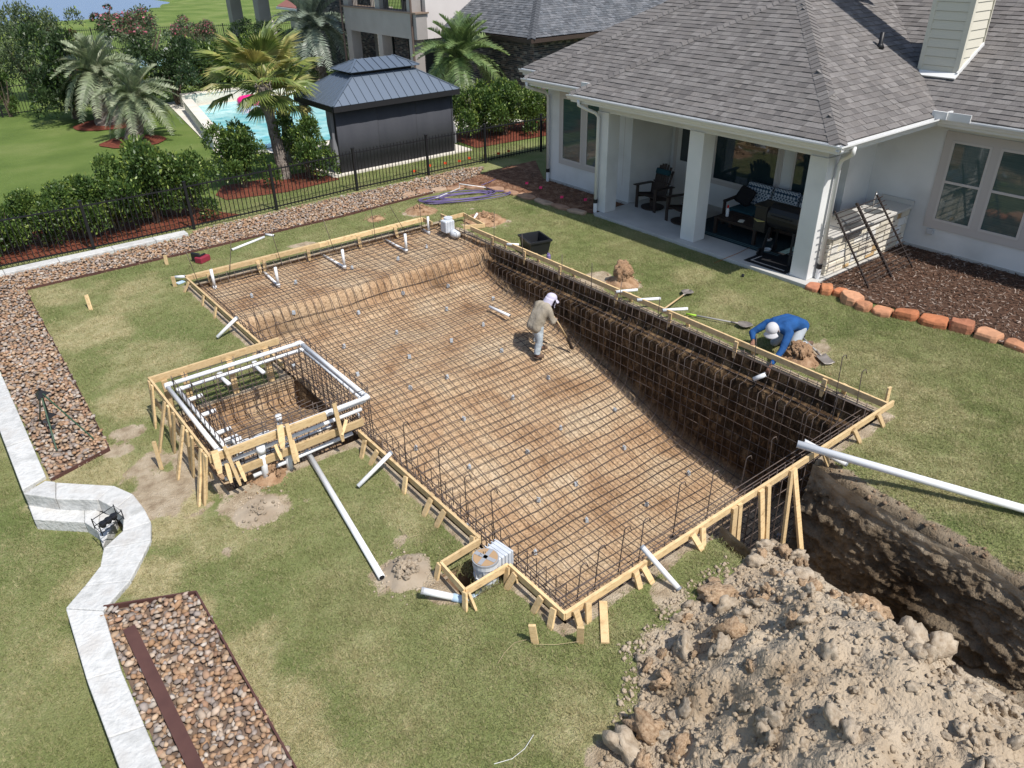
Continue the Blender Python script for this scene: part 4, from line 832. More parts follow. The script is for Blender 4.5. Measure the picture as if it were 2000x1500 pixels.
# wire rack on the wall
r0 = [Vector(G(*p, .09)) for p in ((184, 1028), (226, 1000), (241, 1010), (199, 1042))]; tr = thing('wire_rack', 'small black wire rack with three cups on the curved stone step', 'rack', tuple(r0[0]))
mb = MB(); mb.tube(r0, .007, 5, closed=True); mb.build('frame', M_black, tr); mb = MB(); mb.tube([p+Vector((0, 0, .1)) for p in r0], .006, 5, closed=True); mb.build('frame', M_black, tr)
for p in r0: mb = MB(); mb.tube([p-Vector((0, 0, .04)), p+Vector((0, 0, .12))], .007, 5); mb.build('leg', M_black, tr)
for k in range(3): q_ = (r0[0]+r0[3])/2; q_ = q_.lerp((r0[1]+r0[2])/2, .25+.25*k); mb = MB(); mb.lathe([(.03, -.03), (.045, .0), (.04, .04)], q_+Vector((0, 0, .02)), 10); mb.build('cup', M_black, tr)
# pipe coil and flags by the bed
M_purple = mat('purple_tubing', (.13, .1, .22), rough=.5)
c0 = G(905, 385, .03); P = []
for i in range(150):
    a = i/150*2*PI*6; k = i/150; rx, ry = 1.0-.35*math.sin(a*.31+1), .34-.1*math.cos(a*.23)
    x, y = rx*math.cos(a), ry*math.sin(a+.2*math.sin(a*.5)); u_ = Vector((.94, -.34, 0)); v_ = Vector((.34, .94, 0)); P.append(Vector(c0)+u_*x+v_*(y+.12*math.sin(a*.37))+Vector((0, 0, .01+.02*math.sin(a*.7)+.03*k)))
P += [Vector(G(940, 362, .05)), Vector(G(955, 356, .05)), Vector(G(968, 350, .03))]
mb = MB(); mb.tube(P, .014, 6); tag(mb.build('tubing_coil', M_purple, smooth=True), 'loose coil of purple irrigation tubing on the lawn', 'tubing')
mb = MB(); mb.tube([G(851, 387, .05), G(898, 367, .08), G(897, 359, .2), G(925, 363, .08), G(955, 367, .05)], .013, 8); tag(mb.build('bent_pipe', M_pvc, smooth=True), 'thin white pipe with a kink lying over the purple coil', 'pipe')
M_orange = mat('orange_flag', (.85, .1, .03), rough=.7); M_pink = mat('pink_flag', (.9, .06, .2), rough=.7)
for i, (px, py, m_, lb) in enumerate(((808, 341, M_orange, 'leftmost orange marker flag along the fence'), (838, 330, M_orange, 'second orange marker flag along the fence'), (867, 325, M_orange, 'third orange marker flag along the fence'), (895, 321, M_orange, 'fourth orange marker flag along the fence'), (914, 315, M_orange, 'fifth orange marker flag along the fence'), (945, 310, M_orange, 'sixth orange marker flag along the fence'), (971, 306, M_orange, 'seventh orange marker flag along the fence'), (991, 301, M_orange, 'last orange marker flag, nearest the house corner'), (1026, 365, M_pink, 'pink marker flag by the downspout foot'), (1053, 374, M_pink, 'pink marker flag at the edge of the sunlit mulch'), (1094, 393, M_pink, 'pink marker flag in the shaded mulch, left of two'), (1140, 398, M_pink, 'pink marker flag in the shaded mulch, nearest the first column'))):
    b_ = G(px, py+4, 0); t = thing('marker_flag', lb, 'flag', tuple(b_)); mb = MB(); mb.tube([b_, b_+np.array([0, 0, .2])], .003, 4); mb.build('wire', M_black, t); mb = MB()
    mb.bar(b_+np.array([0, 0, .17]), b_+np.array([.085, -.03, .16]), .004, .07); mb.build('pennant', m_, t)
# ================================================================ GRASS
BEDP = [BED1, BED2, BED3]
def lawn_ok(x, y):
    ok = ~(((x > PX0-.1) & (x < PX1+.1) & (y > PY0-.08) & (y < PY1+.1)) | ((x > SX0-.1) & (x < SX1) & (y > SY0-.05) & (y < SY1+.1)))
    for bd in BEDP+[MULCH1, MULCH2, SLAB]: ok &= ~inpoly(x, y, bd)
    for k in range(len(WPW)-1): ok &= ~inpoly(x, y, [WPW[k][0], WPW[k][1], WPW[k+1][1], WPW[k+1][0]])
    for k in range(3): ok &= ~inpoly(x, y, [LSW[k][0], LSW[k][1], LSW[k+1][1], LSW[k+1][0]])
    ok &= ~((x > -.27) & (x < .15) & ((y > 10.4) | (y < 7.8)))
    h, d = hmound(x, y); ok &= d < -.04
    ok &= y < 19.0+99*(y > 20.1)
    return ok
S0 = G(1560, 556); MULCH1 = [(13.62, 7.8), (13.75, 7.3), (13.85, 6.6), (14.02, 5.6), (14.02, 4.6), (13.92, 3.7), (13.7, 2.4), (13.3, 0), (17.4, 0), (17.4, 7.8)]
MULCH2 = [tuple(G(*p)[:2]) for p in ((790, 383), (860, 372), (955, 366), (1010, 378), (1060, 392), (1110, 408), (1170, 422))]+[(14.8, 14.0), (14.8, 17.4), (16, 19.2), (14.2, 19.2), (13.3, 18.9), (12.4, 18.7)]
SLAB = [(13.62, 7.6), (16.5, 7.6), (16.5, 14.1), (13.62, 14.1)]
pts = []
for (x0, x1, y0, y1, dens) in ((-1.6, 18, -2.5, 6.5, 480), (-2.2, 14.2, 6.5, 12, 340), (-1, 14.2, 12, 19.2, 240), (0, 17, 20.15, 22.2, 180)):
    n = int((x1-x0)*(y1-y0)*dens); q_ = rng.uniform([x0, y0], [x1, y1], (n, 2)); pts.append(q_)
P = np.concatenate(pts); ok = lawn_ok(P[:, 0], P[:, 1]); P = P[ok]; dm = dirtmask(P[:, 0], P[:, 1])+.35*fbm(P[:, 0], P[:, 1], 6, 3, 19); P = P[dm < .42]
# keep to what this place shows: in front of the lens and a margin either side
rel = np.column_stack([P, np.zeros(len(P))])-np.array([0, 0, HC]); dep = rel @ AF; ux = rel @ AR/dep; uy = rel @ AU/dep
P = P[(dep > 1) & (np.abs(ux) < 1.1) & (np.abs(uy) < .8)]
dryv = patch(DRY, P[:, 0], P[:, 1], 77); Z = hground(P[:, 0], P[:, 1]); npt = len(P)
TV = []; TF = []
for k in range(16):
    a = U(0, 6.28); r_ = .075*math.sqrt(random.random()); bx, by = r_*math.cos(a), r_*math.sin(a); h = U(.014, .034); le = U(.008, .036); b2 = U(0, 6.28); wv = U(.0022, .0042); c2 = U(0, 6.28); i0 = len(TV)
    TV += [(bx-wv*math.cos(c2), by-wv*math.sin(c2), -.004), (bx+wv*math.cos(c2), by+wv*math.sin(c2), -.004), (bx+le*math.cos(b2), by+le*math.sin(b2), h)]; TF.append((i0, i0+1, i0+2))
nt_ = len(TV); Vall = np.concatenate([np.array(TV), np.column_stack([P, Z+.002])])
me = bpy.data.meshes.new('grass'); me.vertices.add(len(Vall)); me.vertices.foreach_set('co', Vall.astype(np.float32).ravel()); F = np.array(TF, np.int32); me.loops.add(F.size); me.loops.foreach_set('vertex_index', F.ravel()); me.polygons.add(len(F)); me.polygons.foreach_set('loop_start', np.arange(0, F.size, 3, dtype=np.int32))
sc1 = np.concatenate([np.ones(nt_), rng.uniform(.7, 1.35, npt)]); rot = np.concatenate([np.zeros(nt_), rng.uniform(0, 6.28, npt)]); tuft = np.concatenate([np.ones(nt_), np.zeros(npt)]); dr = np.concatenate([np.zeros(nt_), dryv])
for an, av in (('scl', sc1), ('rot', rot), ('tuft', tuft), ('dry', dr)): at = me.attributes.new(an, 'FLOAT', 'POINT'); at.data.foreach_set('value', av.astype(np.float32))
me.update(calc_edges=True)
mg = bpy.data.materials.new('grass_blades'); mg.use_nodes = True; col, *_r = lawn_nodes(mg, True); N = mg.node_tree.nodes; Lk = mg.node_tree.links; b = N['Principled BSDF']; b.inputs['Roughness'].default_value = .7; b.inputs['Specular IOR Level'].default_value = .2
Lk.new(col, b.inputs['Base Color']); t_ = N.new('ShaderNodeBsdfTranslucent'); Lk.new(col, t_.inputs[0]); mxs = N.new('ShaderNodeMixShader'); mxs.inputs[0].default_value = .35; Lk.new(b.outputs[0], mxs.inputs[1]); Lk.new(t_.outputs[0], mxs.inputs[2]); Lk.new(mxs.outputs[0], N['Material Output'].inputs[0])
me.materials.append(mg)
ng = bpy.data.node_groups.new('grass_scatter', 'GeometryNodeTree'); ng.interface.new_socket('Geometry', in_out='INPUT', socket_type='NodeSocketGeometry'); ng.interface.new_socket('Geometry', in_out='OUTPUT', socket_type='NodeSocketGeometry')
gi = ng.nodes.new('NodeGroupInput'); go = ng.nodes.new('NodeGroupOutput'); sep = ng.nodes.new('GeometryNodeSeparateGeometry'); iop = ng.nodes.new('GeometryNodeInstanceOnPoints')
def nattr(nm): a = ng.nodes.new('GeometryNodeInputNamedAttribute'); a.data_type = 'FLOAT'; a.inputs['Name'].default_value = nm; return a.outputs[0]
ng.links.new(gi.outputs[0], sep.inputs[0]); ng.links.new(nattr('tuft'), sep.inputs['Selection'])
cb = ng.nodes.new('ShaderNodeCombineXYZ'); ng.links.new(nattr('rot'), cb.inputs[2])
er = ng.nodes.new('FunctionNodeEulerToRotation'); ng.links.new(cb.outputs[0], er.inputs[0])
ng.links.new(sep.outputs[1], iop.inputs['Points']); ng.links.new(sep.outputs[0], iop.inputs['Instance']); ng.links.new(er.outputs[0], iop.inputs['Rotation']); ng.links.new(nattr('scl'), iop.inputs['Scale']); ng.links.new(iop.outputs[0], go.inputs[0])
go_ = mk('grass', me); stuff(go_); tag(go_, 'short green and straw coloured grass covering the lawn', 'grass'); go_.modifiers.new('scatter', 'NODES').node_group = ng
print('grass tufts', npt)
# ================================================================ HOUSE
EZ, PT = 2.95, .6
house = thing('house', 'white stucco house with grey shingle hip roof and covered patio', 'house', (16, 10, 0))
WX, RX, BX = 17.4, 14.8, 16.35          # main wall, room wall, patio back wall
def wall(a, b, z0=0, z1=2.85, name='wall', m=None): mb = MB(); mb.bb((a[0], a[1], z0), (b[0], b[1], z1)); return mb.build(name, m or M_stucco, house)
w_main = wall((WX, -10), (WX+.2, 8.8), .02); wall((BX, 8.8), (WX, 9.0), .05); w_back = wall((BX, 9.0), (BX+.2, 13.9), .05); w_side = wall((RX, 13.9), (BX+.2, 14.1), .05, name='wall'); w_room = wall((RX, 14.1), (RX+.2, 17.2), .05); wall((RX+.2, 17.0), (26, 17.2), .05)
mb = MB(); mb.bb((RX-.012, 13.88, -.1), (RX+.1, 17.22, .1)); mb.bb((WX-.015, -10, -.1), (WX, 8.78, .1)); mb.build('foundation', M_concrete, house)
sl_ = MB(); sl_.bb((13.55, 7.62, -.15), (BX, 13.9, .08)); slab = struct(sl_.build('patio_slab', M_concrete, bevel=.01))
# ceiling and beams of the patio
mb = MB(); mb.bb((13.5, 7.6, 2.78), (BX, 14.5, 2.84)); mb.build('patio_ceiling', mat('dimming_ceiling_boards', [(.13, .09, .06), (.18, .125, .085)], scale=4, stretch=(1, 8, 1), rough=.7), house)  # unseen ceiling, given a dark tone to dim the patio
mb = MB(); mb.bb((13.78, 7.86, 2.55), (14.12, 14.1, 2.779)); mb.bb((14.12, 7.88, 2.55), (BX, 8.16, 2.779)); mb.build('patio_beam', M_stucco, house)
COLS = [(13.95, 13.92), (13.95, 11.0), (13.95, 8.02)]
for x, y in COLS:
    mb = MB(); mb.box((x, y, 1.32), (.4, .4, 2.48)); o = mb.build('column', M_stucco, house, bevel=.01)
mb = MB(); mb.bb((RX-.003, 14.16, .5), (RX+.02, 14.17, 2.7)); mb.build('control_joint', M_trim, house)
# ---- roof planes
def clip(poly, P):
    """clip 2D poly by convex CCW polygon P"""
    for i in range(len(P)):
        a, b = P[i], P[(i+1) % len(P)]; out = []
        def ins(p): return (b[0]-a[0])*(p[1]-a[1])-(b[1]-a[1])*(p[0]-a[0]) >= -1e-9
        for k in range(len(poly)):
            p, q = poly[k], poly[(k+1) % len(poly)]; ip, iq = ins(p), ins(q)
            if ip: out.append(p)
            if ip != iq:
                d1 = (b[0]-a[0])*(p[1]-a[1])-(b[1]-a[1])*(p[0]-a[0]); d2 = (b[0]-a[0])*(q[1]-a[1])-(b[1]-a[1])*(q[0]-a[0]); t = d1/(d1-d2); out.append((p[0]+(q[0]-p[0])*t, p[1]+(q[1]-p[1])*t))
        poly = out
        if len(poly) < 3: return []
    return poly
M_shing = pick('grey_shingles', [(.165, .154, .148), (.182, .17, .163), (.15, .139, .134), (.195, .182, .175), (.172, .159, .153), (.142, .132, .128), (.175, .161, .153)], rough=.95, bump=.5, bscale=120, var=.14, mottle=.12, mscale=30, spec=.15)
M_shingo = pick('grey_shingles_single', [(.165, .154, .148), (.182, .17, .163), (.15, .139, .134), (.195, .182, .175), (.172, .159, .153), (.142, .132, .128), (.175, .161, .153)], rough=.95, bump=.5, bscale=120, var=.14, key='o', mottle=.12, mscale=30, spec=.15)
M_deck = mat('roof_underlay', (.06, .055, .05), rough=.95)
SH_W = [.11, .15, .19, .24]; sh_me = {}
NSINGLE = [300]
def roof_plane(poly3, upv, parent, mats, singles=False, ex=.142, sub=None, wmul=1.0):
    """poly3: eave first edge a->b; upv: horizontal up-slope direction"""
    a, b = Vector(poly3[0]), Vector(poly3[1]); u = (b-a).normalized(); n = None
    for c in poly3[2:]:
        n = u.cross(Vector(c)-a)
        if n.length > .1: break
    n.normalize()
    if n.z < 0: n = -n
    v = n.cross(u); 
    if v.z < 0: v = -v
    P2 = [((Vector(p)-a).dot(u), (Vector(p)-a).dot(v)) for p in poly3]
    ar = sum(P2[i][0]*P2[(i+1) % len(P2)][1]-P2[(i+1) % len(P2)][0]*P2[i][1] for i in range(len(P2)))
    if ar < 0: P2 = P2[::-1]
    mbd = MB(); mbd.add([tuple(Vector(p)-n*.004) for p in poly3]+[tuple(Vector(p)-n*.09) for p in poly3], [tuple(range(len(poly3))), tuple(range(2*len(poly3)-1, len(poly3)-1, -1))]); deck = mbd.build('deck', M_deck, parent)
    us = [p[0] for p in P2]; vs_ = [p[1] for p in P2]; V = []; F = []; cand = []; j = 0
    vv = min(vs_)
    while vv < max(vs_):
        uu = min(us)-U(0, .3)
        while uu < max(us):
            w_ = random.choice(SH_W)*wmul; th = random.choice((.012, .014, .02)); rect = [(uu+.002, vv-.012), (uu+w_-.002, vv-.012), (uu+w_-.002, vv+ex*1.02), (uu+.002, vv+ex*1.02)]
            q = clip(rect, P2)
            if len(q) >= 3:
                if len(q) == 4 and singles and abs(q[0][0]-q[1][0])+abs(q[0][0]-q[2][0]) > w_*.9 and abs(max(p[1] for p in q)-min(p[1] for p in q)-(ex*1.02+.012)) < 1e-6:
                    c0 = a+u*uu+v*vv; cand.append((c0, w_, th))
                else:
                    i0 = len(V); k = len(q)
                    for p in q: V.append(tuple(a+u*p[0]+v*p[1]+n*(.003+th*(1-(p[1]-vv)/(ex*1.3))+.002)))
                    for p in q: V.append(tuple(a+u*p[0]+v*p[1]-n*.002))
                    F.append(tuple(range(i0, i0+k))); F += [(i0+(m_+1) % k, i0+m_, i0+k+m_, i0+k+(m_+1) % k) for m_ in range(k)]
            uu += w_
        vv += ex
    if singles:
        cand.sort(key=lambda c: (c[0]-Vector((0, 0, HC))).length)
        R = Matrix((u, v, n)).transposed()
        for i, (c0, w_, th) in enumerate(cand):
            if i < singles:
                key = (w_, th)
                if key not in sh_me:
                    mb = MB(); rect = [(.002, -.012), (w_-.002, -.012), (w_-.002, ex*1.02), (.002, ex*1.02)]; Vq = [(p[0], p[1], .005+th*(1-p[1]/(ex*1.3))) for p in rect]+[(p[0], p[1], -.002) for p in rect]
                    mb.add(Vq, [(0, 1, 2, 3)]+[((m_+1) % 4, m_, 4+m_, 4+(m_+1) % 4) for m_ in range(4)]); me = bpy.data.meshes.new('shingle'); me.from_pydata(mb.V, [], mb.F); me.materials.append(mats[1]); sh_me[key] = me
                mk('shingle', sh_me[key], parent, loc=c0, R=R)
            else:
                i0 = len(V)
                for p in [(.002, -.012), (w_-.002, -.012), (w_-.002, ex*1.02), (.002, ex*1.02)]: V.append(tuple(c0+u*p[0]+v*p[1]+n*(.005+th*(1-p[1]/(ex*1.3)))))
                for p in [(.002, -.012), (w_-.002, -.012), (w_-.002, ex*1.02), (.002, ex*1.02)]: V.append(tuple(c0+u*p[0]+v*p[1]-n*.002))
                F.append((i0, i0+1, i0+2, i0+3)); F += [(i0+(m_+1) % 4, i0+m_, i0+4+m_, i0+4+(m_+1) % 4) for m_ in range(4)]
    mb = MB(); mb.V = V; mb.F = F; mb.MI = [0]*len(F); o = mb.build('shingles', mats[0], parent); stuff(o); return n
def caps(a, b, n1, n2, parent, m, w=.14, st=.14):
    a = Vector(a); b = Vector(b); d = (b-a); L = d.length; d.normalize(); up = (n1+n2).normalized(); s1 = n1.cross(d); s2 = n2.cross(d)
    if s1.dot(n2) > 0: s1 = -s1
    if s2.dot(n1) > 0: s2 = -s2
    for i in range(int(L/st)):
        p = a+d*(i*st)-d*.01; q = p+d*(st*1.25); mb = MB(); h0, h1 = .022, .008
        mb.add([p+s1*w+n1*.028, p+s1*w*.45+n1*.03+up*.006, p+up*.046, p+s2*w*.45+n2*.03+up*.006, p+s2*w+n2*.028, q+s1*w+n1*.016, q+s1*w*.45+n1*.02, q+up*.03, q+s2*w*.45+n2*.02, q+s2*w+n2*.016, p+s1*w, p+s1*w*.45, p, p+s2*w*.45, p+s2*w],
               [(0, 1, 6, 5), (1, 2, 7, 6), (2, 3, 8, 7), (3, 4, 9, 8), (0, 10, 11, 1), (1, 11, 12, 2), (2, 12, 13, 3), (3, 13, 14, 4)]); mb.build('hip_cap', m, parent)
roof = bpy.data.objects.new('roof', None); C.objects.link(roof); roof.parent = house; roof.location = Vector((17, 10, EZ))-wl(house); WL[roof.name] = Vector((17, 10, EZ))
C1, C2, PK = (13.35, 7.45, EZ), (13.35, 14.65, EZ), (16.95, 11.05, EZ+3.6*PT); V0, V1 = (17.0, 7.45, EZ), (20.6, 11.05, EZ+3.6*PT)
sm = [M_shing, M_shingo]
nA = roof_plane([C2, C1, PK], None, roof, sm, 180); nB = roof_plane([C1, V0, V1, PK], None, roof, sm, 100)
nM = roof_plane([(17.0, 16.5, EZ), (17.0, -8, EZ), (25, -8, EZ+8*PT), (25, 16.5, EZ+8*PT)], None, roof, sm, 20)
nR = roof_plane([(14.1, 17.35, EZ), (14.1, 14.65, EZ), (19.1, 9.65, EZ+5*PT), (19.1, 12.35, EZ+5*PT)], None, roof, sm)
roof_plane([(20, 14.65, EZ), C2, PK, V1], None, roof, sm, wmul=3, ex=.3)
nA2 = Vector((0, PT, 1)).normalized()
roof_plane([(15.15, 18.75, EZ), (15.15, 17.3, EZ), (19.5, 13.0, EZ+4.35*PT), (19.5, 14.4, EZ+4.35*PT)], None, roof, sm, wmul=2)
roof_plane([(26, 18.75, EZ), (15.15, 18.75, EZ), (19.5, 14.4, EZ+4.35*PT), (26, 14.4, EZ+4.35*PT)], None, roof, sm, wmul=3, ex=.3)
caps(C1, PK, nA, nB, roof, M_shingo, w=.17); caps(C2, PK, nA, nA2, roof, M_shingo, w=.12); caps((14.1, 17.35, EZ), (19.1, 12.35, EZ+5*PT), nR, nA2, roof, M_shingo, w=.12)
mb = MB(); mb.tube([V0, V1], .014, 4); mb.build('valley_seam', M_dark, roof)
# fascia + soffit
mb = MB()
for a, b in ((C2, C1), (C1, V0), (V0, (17, -8, EZ)), ((14.1, 17.35, EZ), (14.1, 14.65, EZ)), ((15.15, 18.75, EZ), (15.15, 17.35, EZ)), (C2, (14.6, 14.65, EZ)), ((14.1, 17.35, EZ), (15.15, 17.35, EZ))): mb.bar((a[0], a[1], EZ-.1), (b[0], b[1], EZ-.1), .03, .17)
mb.build('fascia', M_gutter, house)
mb = MB(); mb.bb((13.37, 7.47, 2.755), (13.52, 14.63, 2.775)); mb.bb((13.52, 7.47, 2.755), (17.0, 7.62, 2.775)); mb.bb((17.02, -8, 2.84), (WX, 7.45, 2.86)); mb.bb((14.12, 14.66, 2.84), (RX, 17.33, 2.86)); mb.build('soffit', M_gutter, house)
# gutters (open trough profile swept along the eaves)
def gutter(a, b, out):
    a = Vector(a); b = Vector(b); o_ = Vector(out); prof = [(0, .0), (0, -.1), (.07, -.1), (.085, -.07), (.115, -.03), (.115, .0), (.105, .0), (.105, -.028), (.075, -.065), (.06, -.09), (.01, -.09), (.01, 0)]
    mb = MB(); n_ = len(prof); mb.add([p+o_*r_+Vector((0, 0, z-.01)) for p in (a, b) for r_, z in prof], [(i, (i+1) % n_, n_+(i+1) % n_, n_+i) for i in range(n_)]+[tuple(range(n_-1, -1, -1)), tuple(range(n_, 2*n_))]); return mb.build('gutter', M_gutter, house, fix=True)
gutter((13.33, 14.7, EZ), (13.33, 7.33, EZ), (-1, 0, 0)); gutter((13.22, 7.43, EZ), (16.9, 7.43, EZ), (0, -1, 0)); gutter((16.98, 7.42, EZ), (16.98, -8, EZ), (-1, 0, 0)); gutter((14.08, 17.4, EZ), (14.08, 14.7, EZ), (-1, 0, 0)); gutter((15.13, 18.8, EZ), (15.13, 17.4, EZ), (-1, 0, 0))
mb = MB(); mb.bb((16.8, 7.2, EZ-.02), (16.86, 7.5, EZ+.13)); mb.bb((16.86, 7.2, EZ-.02), (17.05, 7.24, EZ+.13)); mb.bb((16.84, 6.75, EZ-.02), (16.87, 7.2, EZ+.13)); mb.build('splash_guard', M_gutter, house)
mb = MB(); mb.bb((13.95, 14.68, EZ-.02), (14.0, 14.95, EZ+.16)); mb.build('splash_guard', M_gutter, house)
def downspout(p, top, side):
    x, y = p; mb = MB(); tx, ty = top
    mb.tube([(tx, ty, EZ-.1), (tx, ty, EZ-.22), (tx+(x-tx)*.3, ty+(y-ty)*.3, EZ-.3), (tx+(x-tx)*.85, ty+(y-ty)*.85, EZ-.42), (x, y, EZ-.52), (x, y, .35)], .045, 8); o = mb.build('downspout', M_gutter, house, smooth=True)
    mb = MB(); mb.tube([(x, y, .3), (x, y, .4)], .055, 10); mb.build('coupling', M_black, o); mb = MB(); mb.tube([(x, y, .3), (x, y, .0)], .05, 10); mb.build('drain_pipe', M_pvc, o)
downspout((13.68, 14.0), (13.28, 14.3), 0); downspout((14.02, 7.74), (13.75, 7.37), 0); downspout((14.72, 17.1), (14.03, 17.2), 0)
# ---- chimney
def hitM(px, py):
    d = ray(px, py); t = (EZ+PT*(0-17)-HC)/(d[2]-PT*d[0]); return np.array([d[0]*t, d[1]*t, HC+d[2]*t])
c1, c2, c3 = hitM(1794, 138), hitM(1866, 150), hitM(1924, 90)
x0, y0, y1 = (c1[0]+c2[0])/2, c2[1], c1[1]; x1 = c3[0]
M_side = mat('cream_siding', (.6, .57, .48), rough=.7)
ch = MB(); zb = EZ+PT*(x0-17)-.2; ch.bb((x0+.02, y0+.02, zb), (x1-.02, y1-.02, 9.5)); chim = ch.build('chimney', M_side, house)
for k in range(26):
    z = zb+.1+k*.175
    mb = MB(); mb.bar((x0-.005, y0+.06, z), (x0-.005, y1-.06, z), .02, .168, (.09, 0, 1)); mb.build('siding_board', M_side, chim)
    mb = MB(); mb.bar((x0+.06, y0-.005, z), (x1-.06, y0-.005, z), .02, .168, (0, .09, 1)); mb.build('siding_board', M_side, chim)
for x, y in ((x0, y0), (x0, y1), (x1, y0)): mb = MB(); mb.bb((x-.015, y-.015 if y == y0 else y-.08, zb), (x+.08 if x == x0 else x+.015, y+.08 if y == y0 else y+.015, 9.5)); mb.V = [(v[0]-.012*(v[0] < x0+.01), v[1]-.012*(v[1] < y0+.01), v[2]) for v in mb.V]; mb.build('corner_trim', M_side, chim)
mb = MB(); mb.bar((x0-.1, y0-.06, EZ+PT*(x0-17)+.0), (x0-.1, y1+.1, EZ+PT*(x0-17)+.0), .16, .03, (PT*-1, 0, 1)); mb.bar((x0-.05, y0-.03, EZ+PT*(x0-17)+.03), (x1, y0-.03, EZ+PT*(x1-17)+.03), .03, .1); mb.build('flashing', M_gutter, chim)
# vent pipe
def hitB(px, py):
    d = ray(px, py); t = (EZ+PT*(0-7.45)-HC)/(d[2]-PT*d[1]); return np.array([d[0]*t, d[1]*t, HC+d[2]*t])
vp = hitB(1718, 94); mb = MB(); mb.lathe([(.1, 0), (.06, .08), (.045, .1), (.045, .32)], tuple(vp), 12); mb.build('vent_pipe', M_black, roof, smooth=True)
# ---- windows
M_blind = mat('grey_green_blind', (.16, .22, .215), rough=.6); M_frame = mat('window_frame', (.55, .51, .48), rough=.6)
M_pane = mat('reflective_pane', (.02, .035, .04), rough=.03, spec=1.0)
def window(parent, x, ya, yb, z0, z1, trim=.16, rail=True, blind=True, name='window', tone=None):
    """window in a wall facing -X; ya<yb"""
    f = MB(); fw = .05
    for a, b in (((x-.035, ya, z0), (x+.02, ya+fw, z1)), ((x-.035, yb-fw, z0), (x+.02, yb, z1)), ((x-.034, ya+fw, z0), (x+.02, yb-fw, z0+fw)), ((x-.034, ya+fw, z1-fw), (x+.02, yb-fw, z1))): f.bb(a, b)
    o = f.build(name, M_frame, parent)
    if rail: mb = MB(); zm = (z0+z1)/2; mb.bb((x-.04, ya+fw, zm-.025), (x+.01, yb-fw, zm+.025)); mb.build('meeting_rail', M_frame, o)
    zm = (z0+z1)/2
    for a, b in (((z0+fw, zm-.02), (zm+.02, z1-fw)) if rail else ((z0+fw, z1-fw),)): mb = MB(); mb.bb((x-.02, ya+fw, a), (x-.014, yb-fw, b)); mb.build('pane', tone or M_pane, o)
    return o
def trim(parent, x, ya, yb, z0, z1, w=.16):
    mb = MB()
    for a, b in (((x-.025, ya-w, z0-w), (x, ya, z1+w)), ((x-.025, yb, z0-w), (x, yb+w, z1+w)), ((x-.026, ya, z0-w), (x, yb, z0)), ((x-.026, ya, z1), (x, yb, z1+w))): mb.bb(a, b)
    return mb.build('window_trim', M_trim, parent)
M_pane2 = mat('pane_with_blinds', [(.035, .07, .07), (.07, .115, .11)], scale=6, stretch=(.2, .2, 12), rough=.05, spec=1.0)
q1, q2 = PL(1848, 270, 0, WX), PL(1895, 445, 0, WX); ya, yb = PL(1895, 445, 0, WX)[1], PL(1822, 428, 0, WX)[1]; z0 = PL(1850, 436, 0, WX)[2]; z1 = PL(1890, 278, 0, WX)[2]
wdt = yb-ya
for k in range(3): window(house, WX, ya-k*(wdt+.16), yb-k*(wdt+.16), z0, z1, tone=M_pane2)
trim(house, WX, ya-2*(wdt+.16), yb, z0, z1, .17)
for k in range(2): mb = MB(); mb.bb((WX-.027, ya-k*(wdt+.16)-.16, z0), (WX, ya-k*(wdt+.16), z1)); mb.build('mullion', M_trim, house)
ya, yb = PL(1136, 320, 0, RX)[1], PL(1098, 310, 0, RX)[1]; z0 = PL(1115, 316, 0, RX)[2]; z1 = PL(1120, 192, 0, RX)[2]; wdt = yb-ya
for k in range(2): window(house, RX, ya-k*(wdt+.16), yb-k*(wdt+.16), z0, z1, rail=False, tone=M_pane2)
trim(house, RX, ya-(wdt+.16), yb, z0, z1, .12); mb = MB(); mb.bb((RX-.027, ya-.16, z0), (RX, ya, z1)); mb.build('mullion', M_trim, house)
# patio door and windows
M_door = mat('door_paint', (.6, .58, .55), rough=.6)
mb = MB(); mb.bb((BX-.06, 12.75, .09), (BX-.002, 13.65, 2.2)); door = mb.build('door', M_door, house)
mb = MB(); mb.bb((BX-.075, 12.9, 1.05), (BX-.061, 13.5, 2.08)); mb.build('pane', M_pane, door); mb = MB(); mb.lathe([(.03, 0), (.03, .05)], (BX-.1, 12.82, 1.0), 10); mb.bar((BX-.1, 12.82, 1.02), (BX-.1, 12.94, 1.02), .02, .02); mb.build('handle', M_black, door)
mb = MB(); mb.bb((BX-.07, 12.65, .09), (BX-.003, 12.749, 2.3)); mb.bb((BX-.07, 13.651, .09), (BX-.003, 13.75, 2.3)); mb.bb((BX-.07, 12.75, 2.201), (BX-.003, 13.65, 2.3)); mb.build('door_frame', M_trim, house)
for a, b in ((10.55, 12.45), (9.05, 10.15)): window(house, BX, a, b, .75 if a > 10 else .12, 2.5, rail=False)
trim(house, BX, 10.55, 12.45, .75, 2.5, .1)
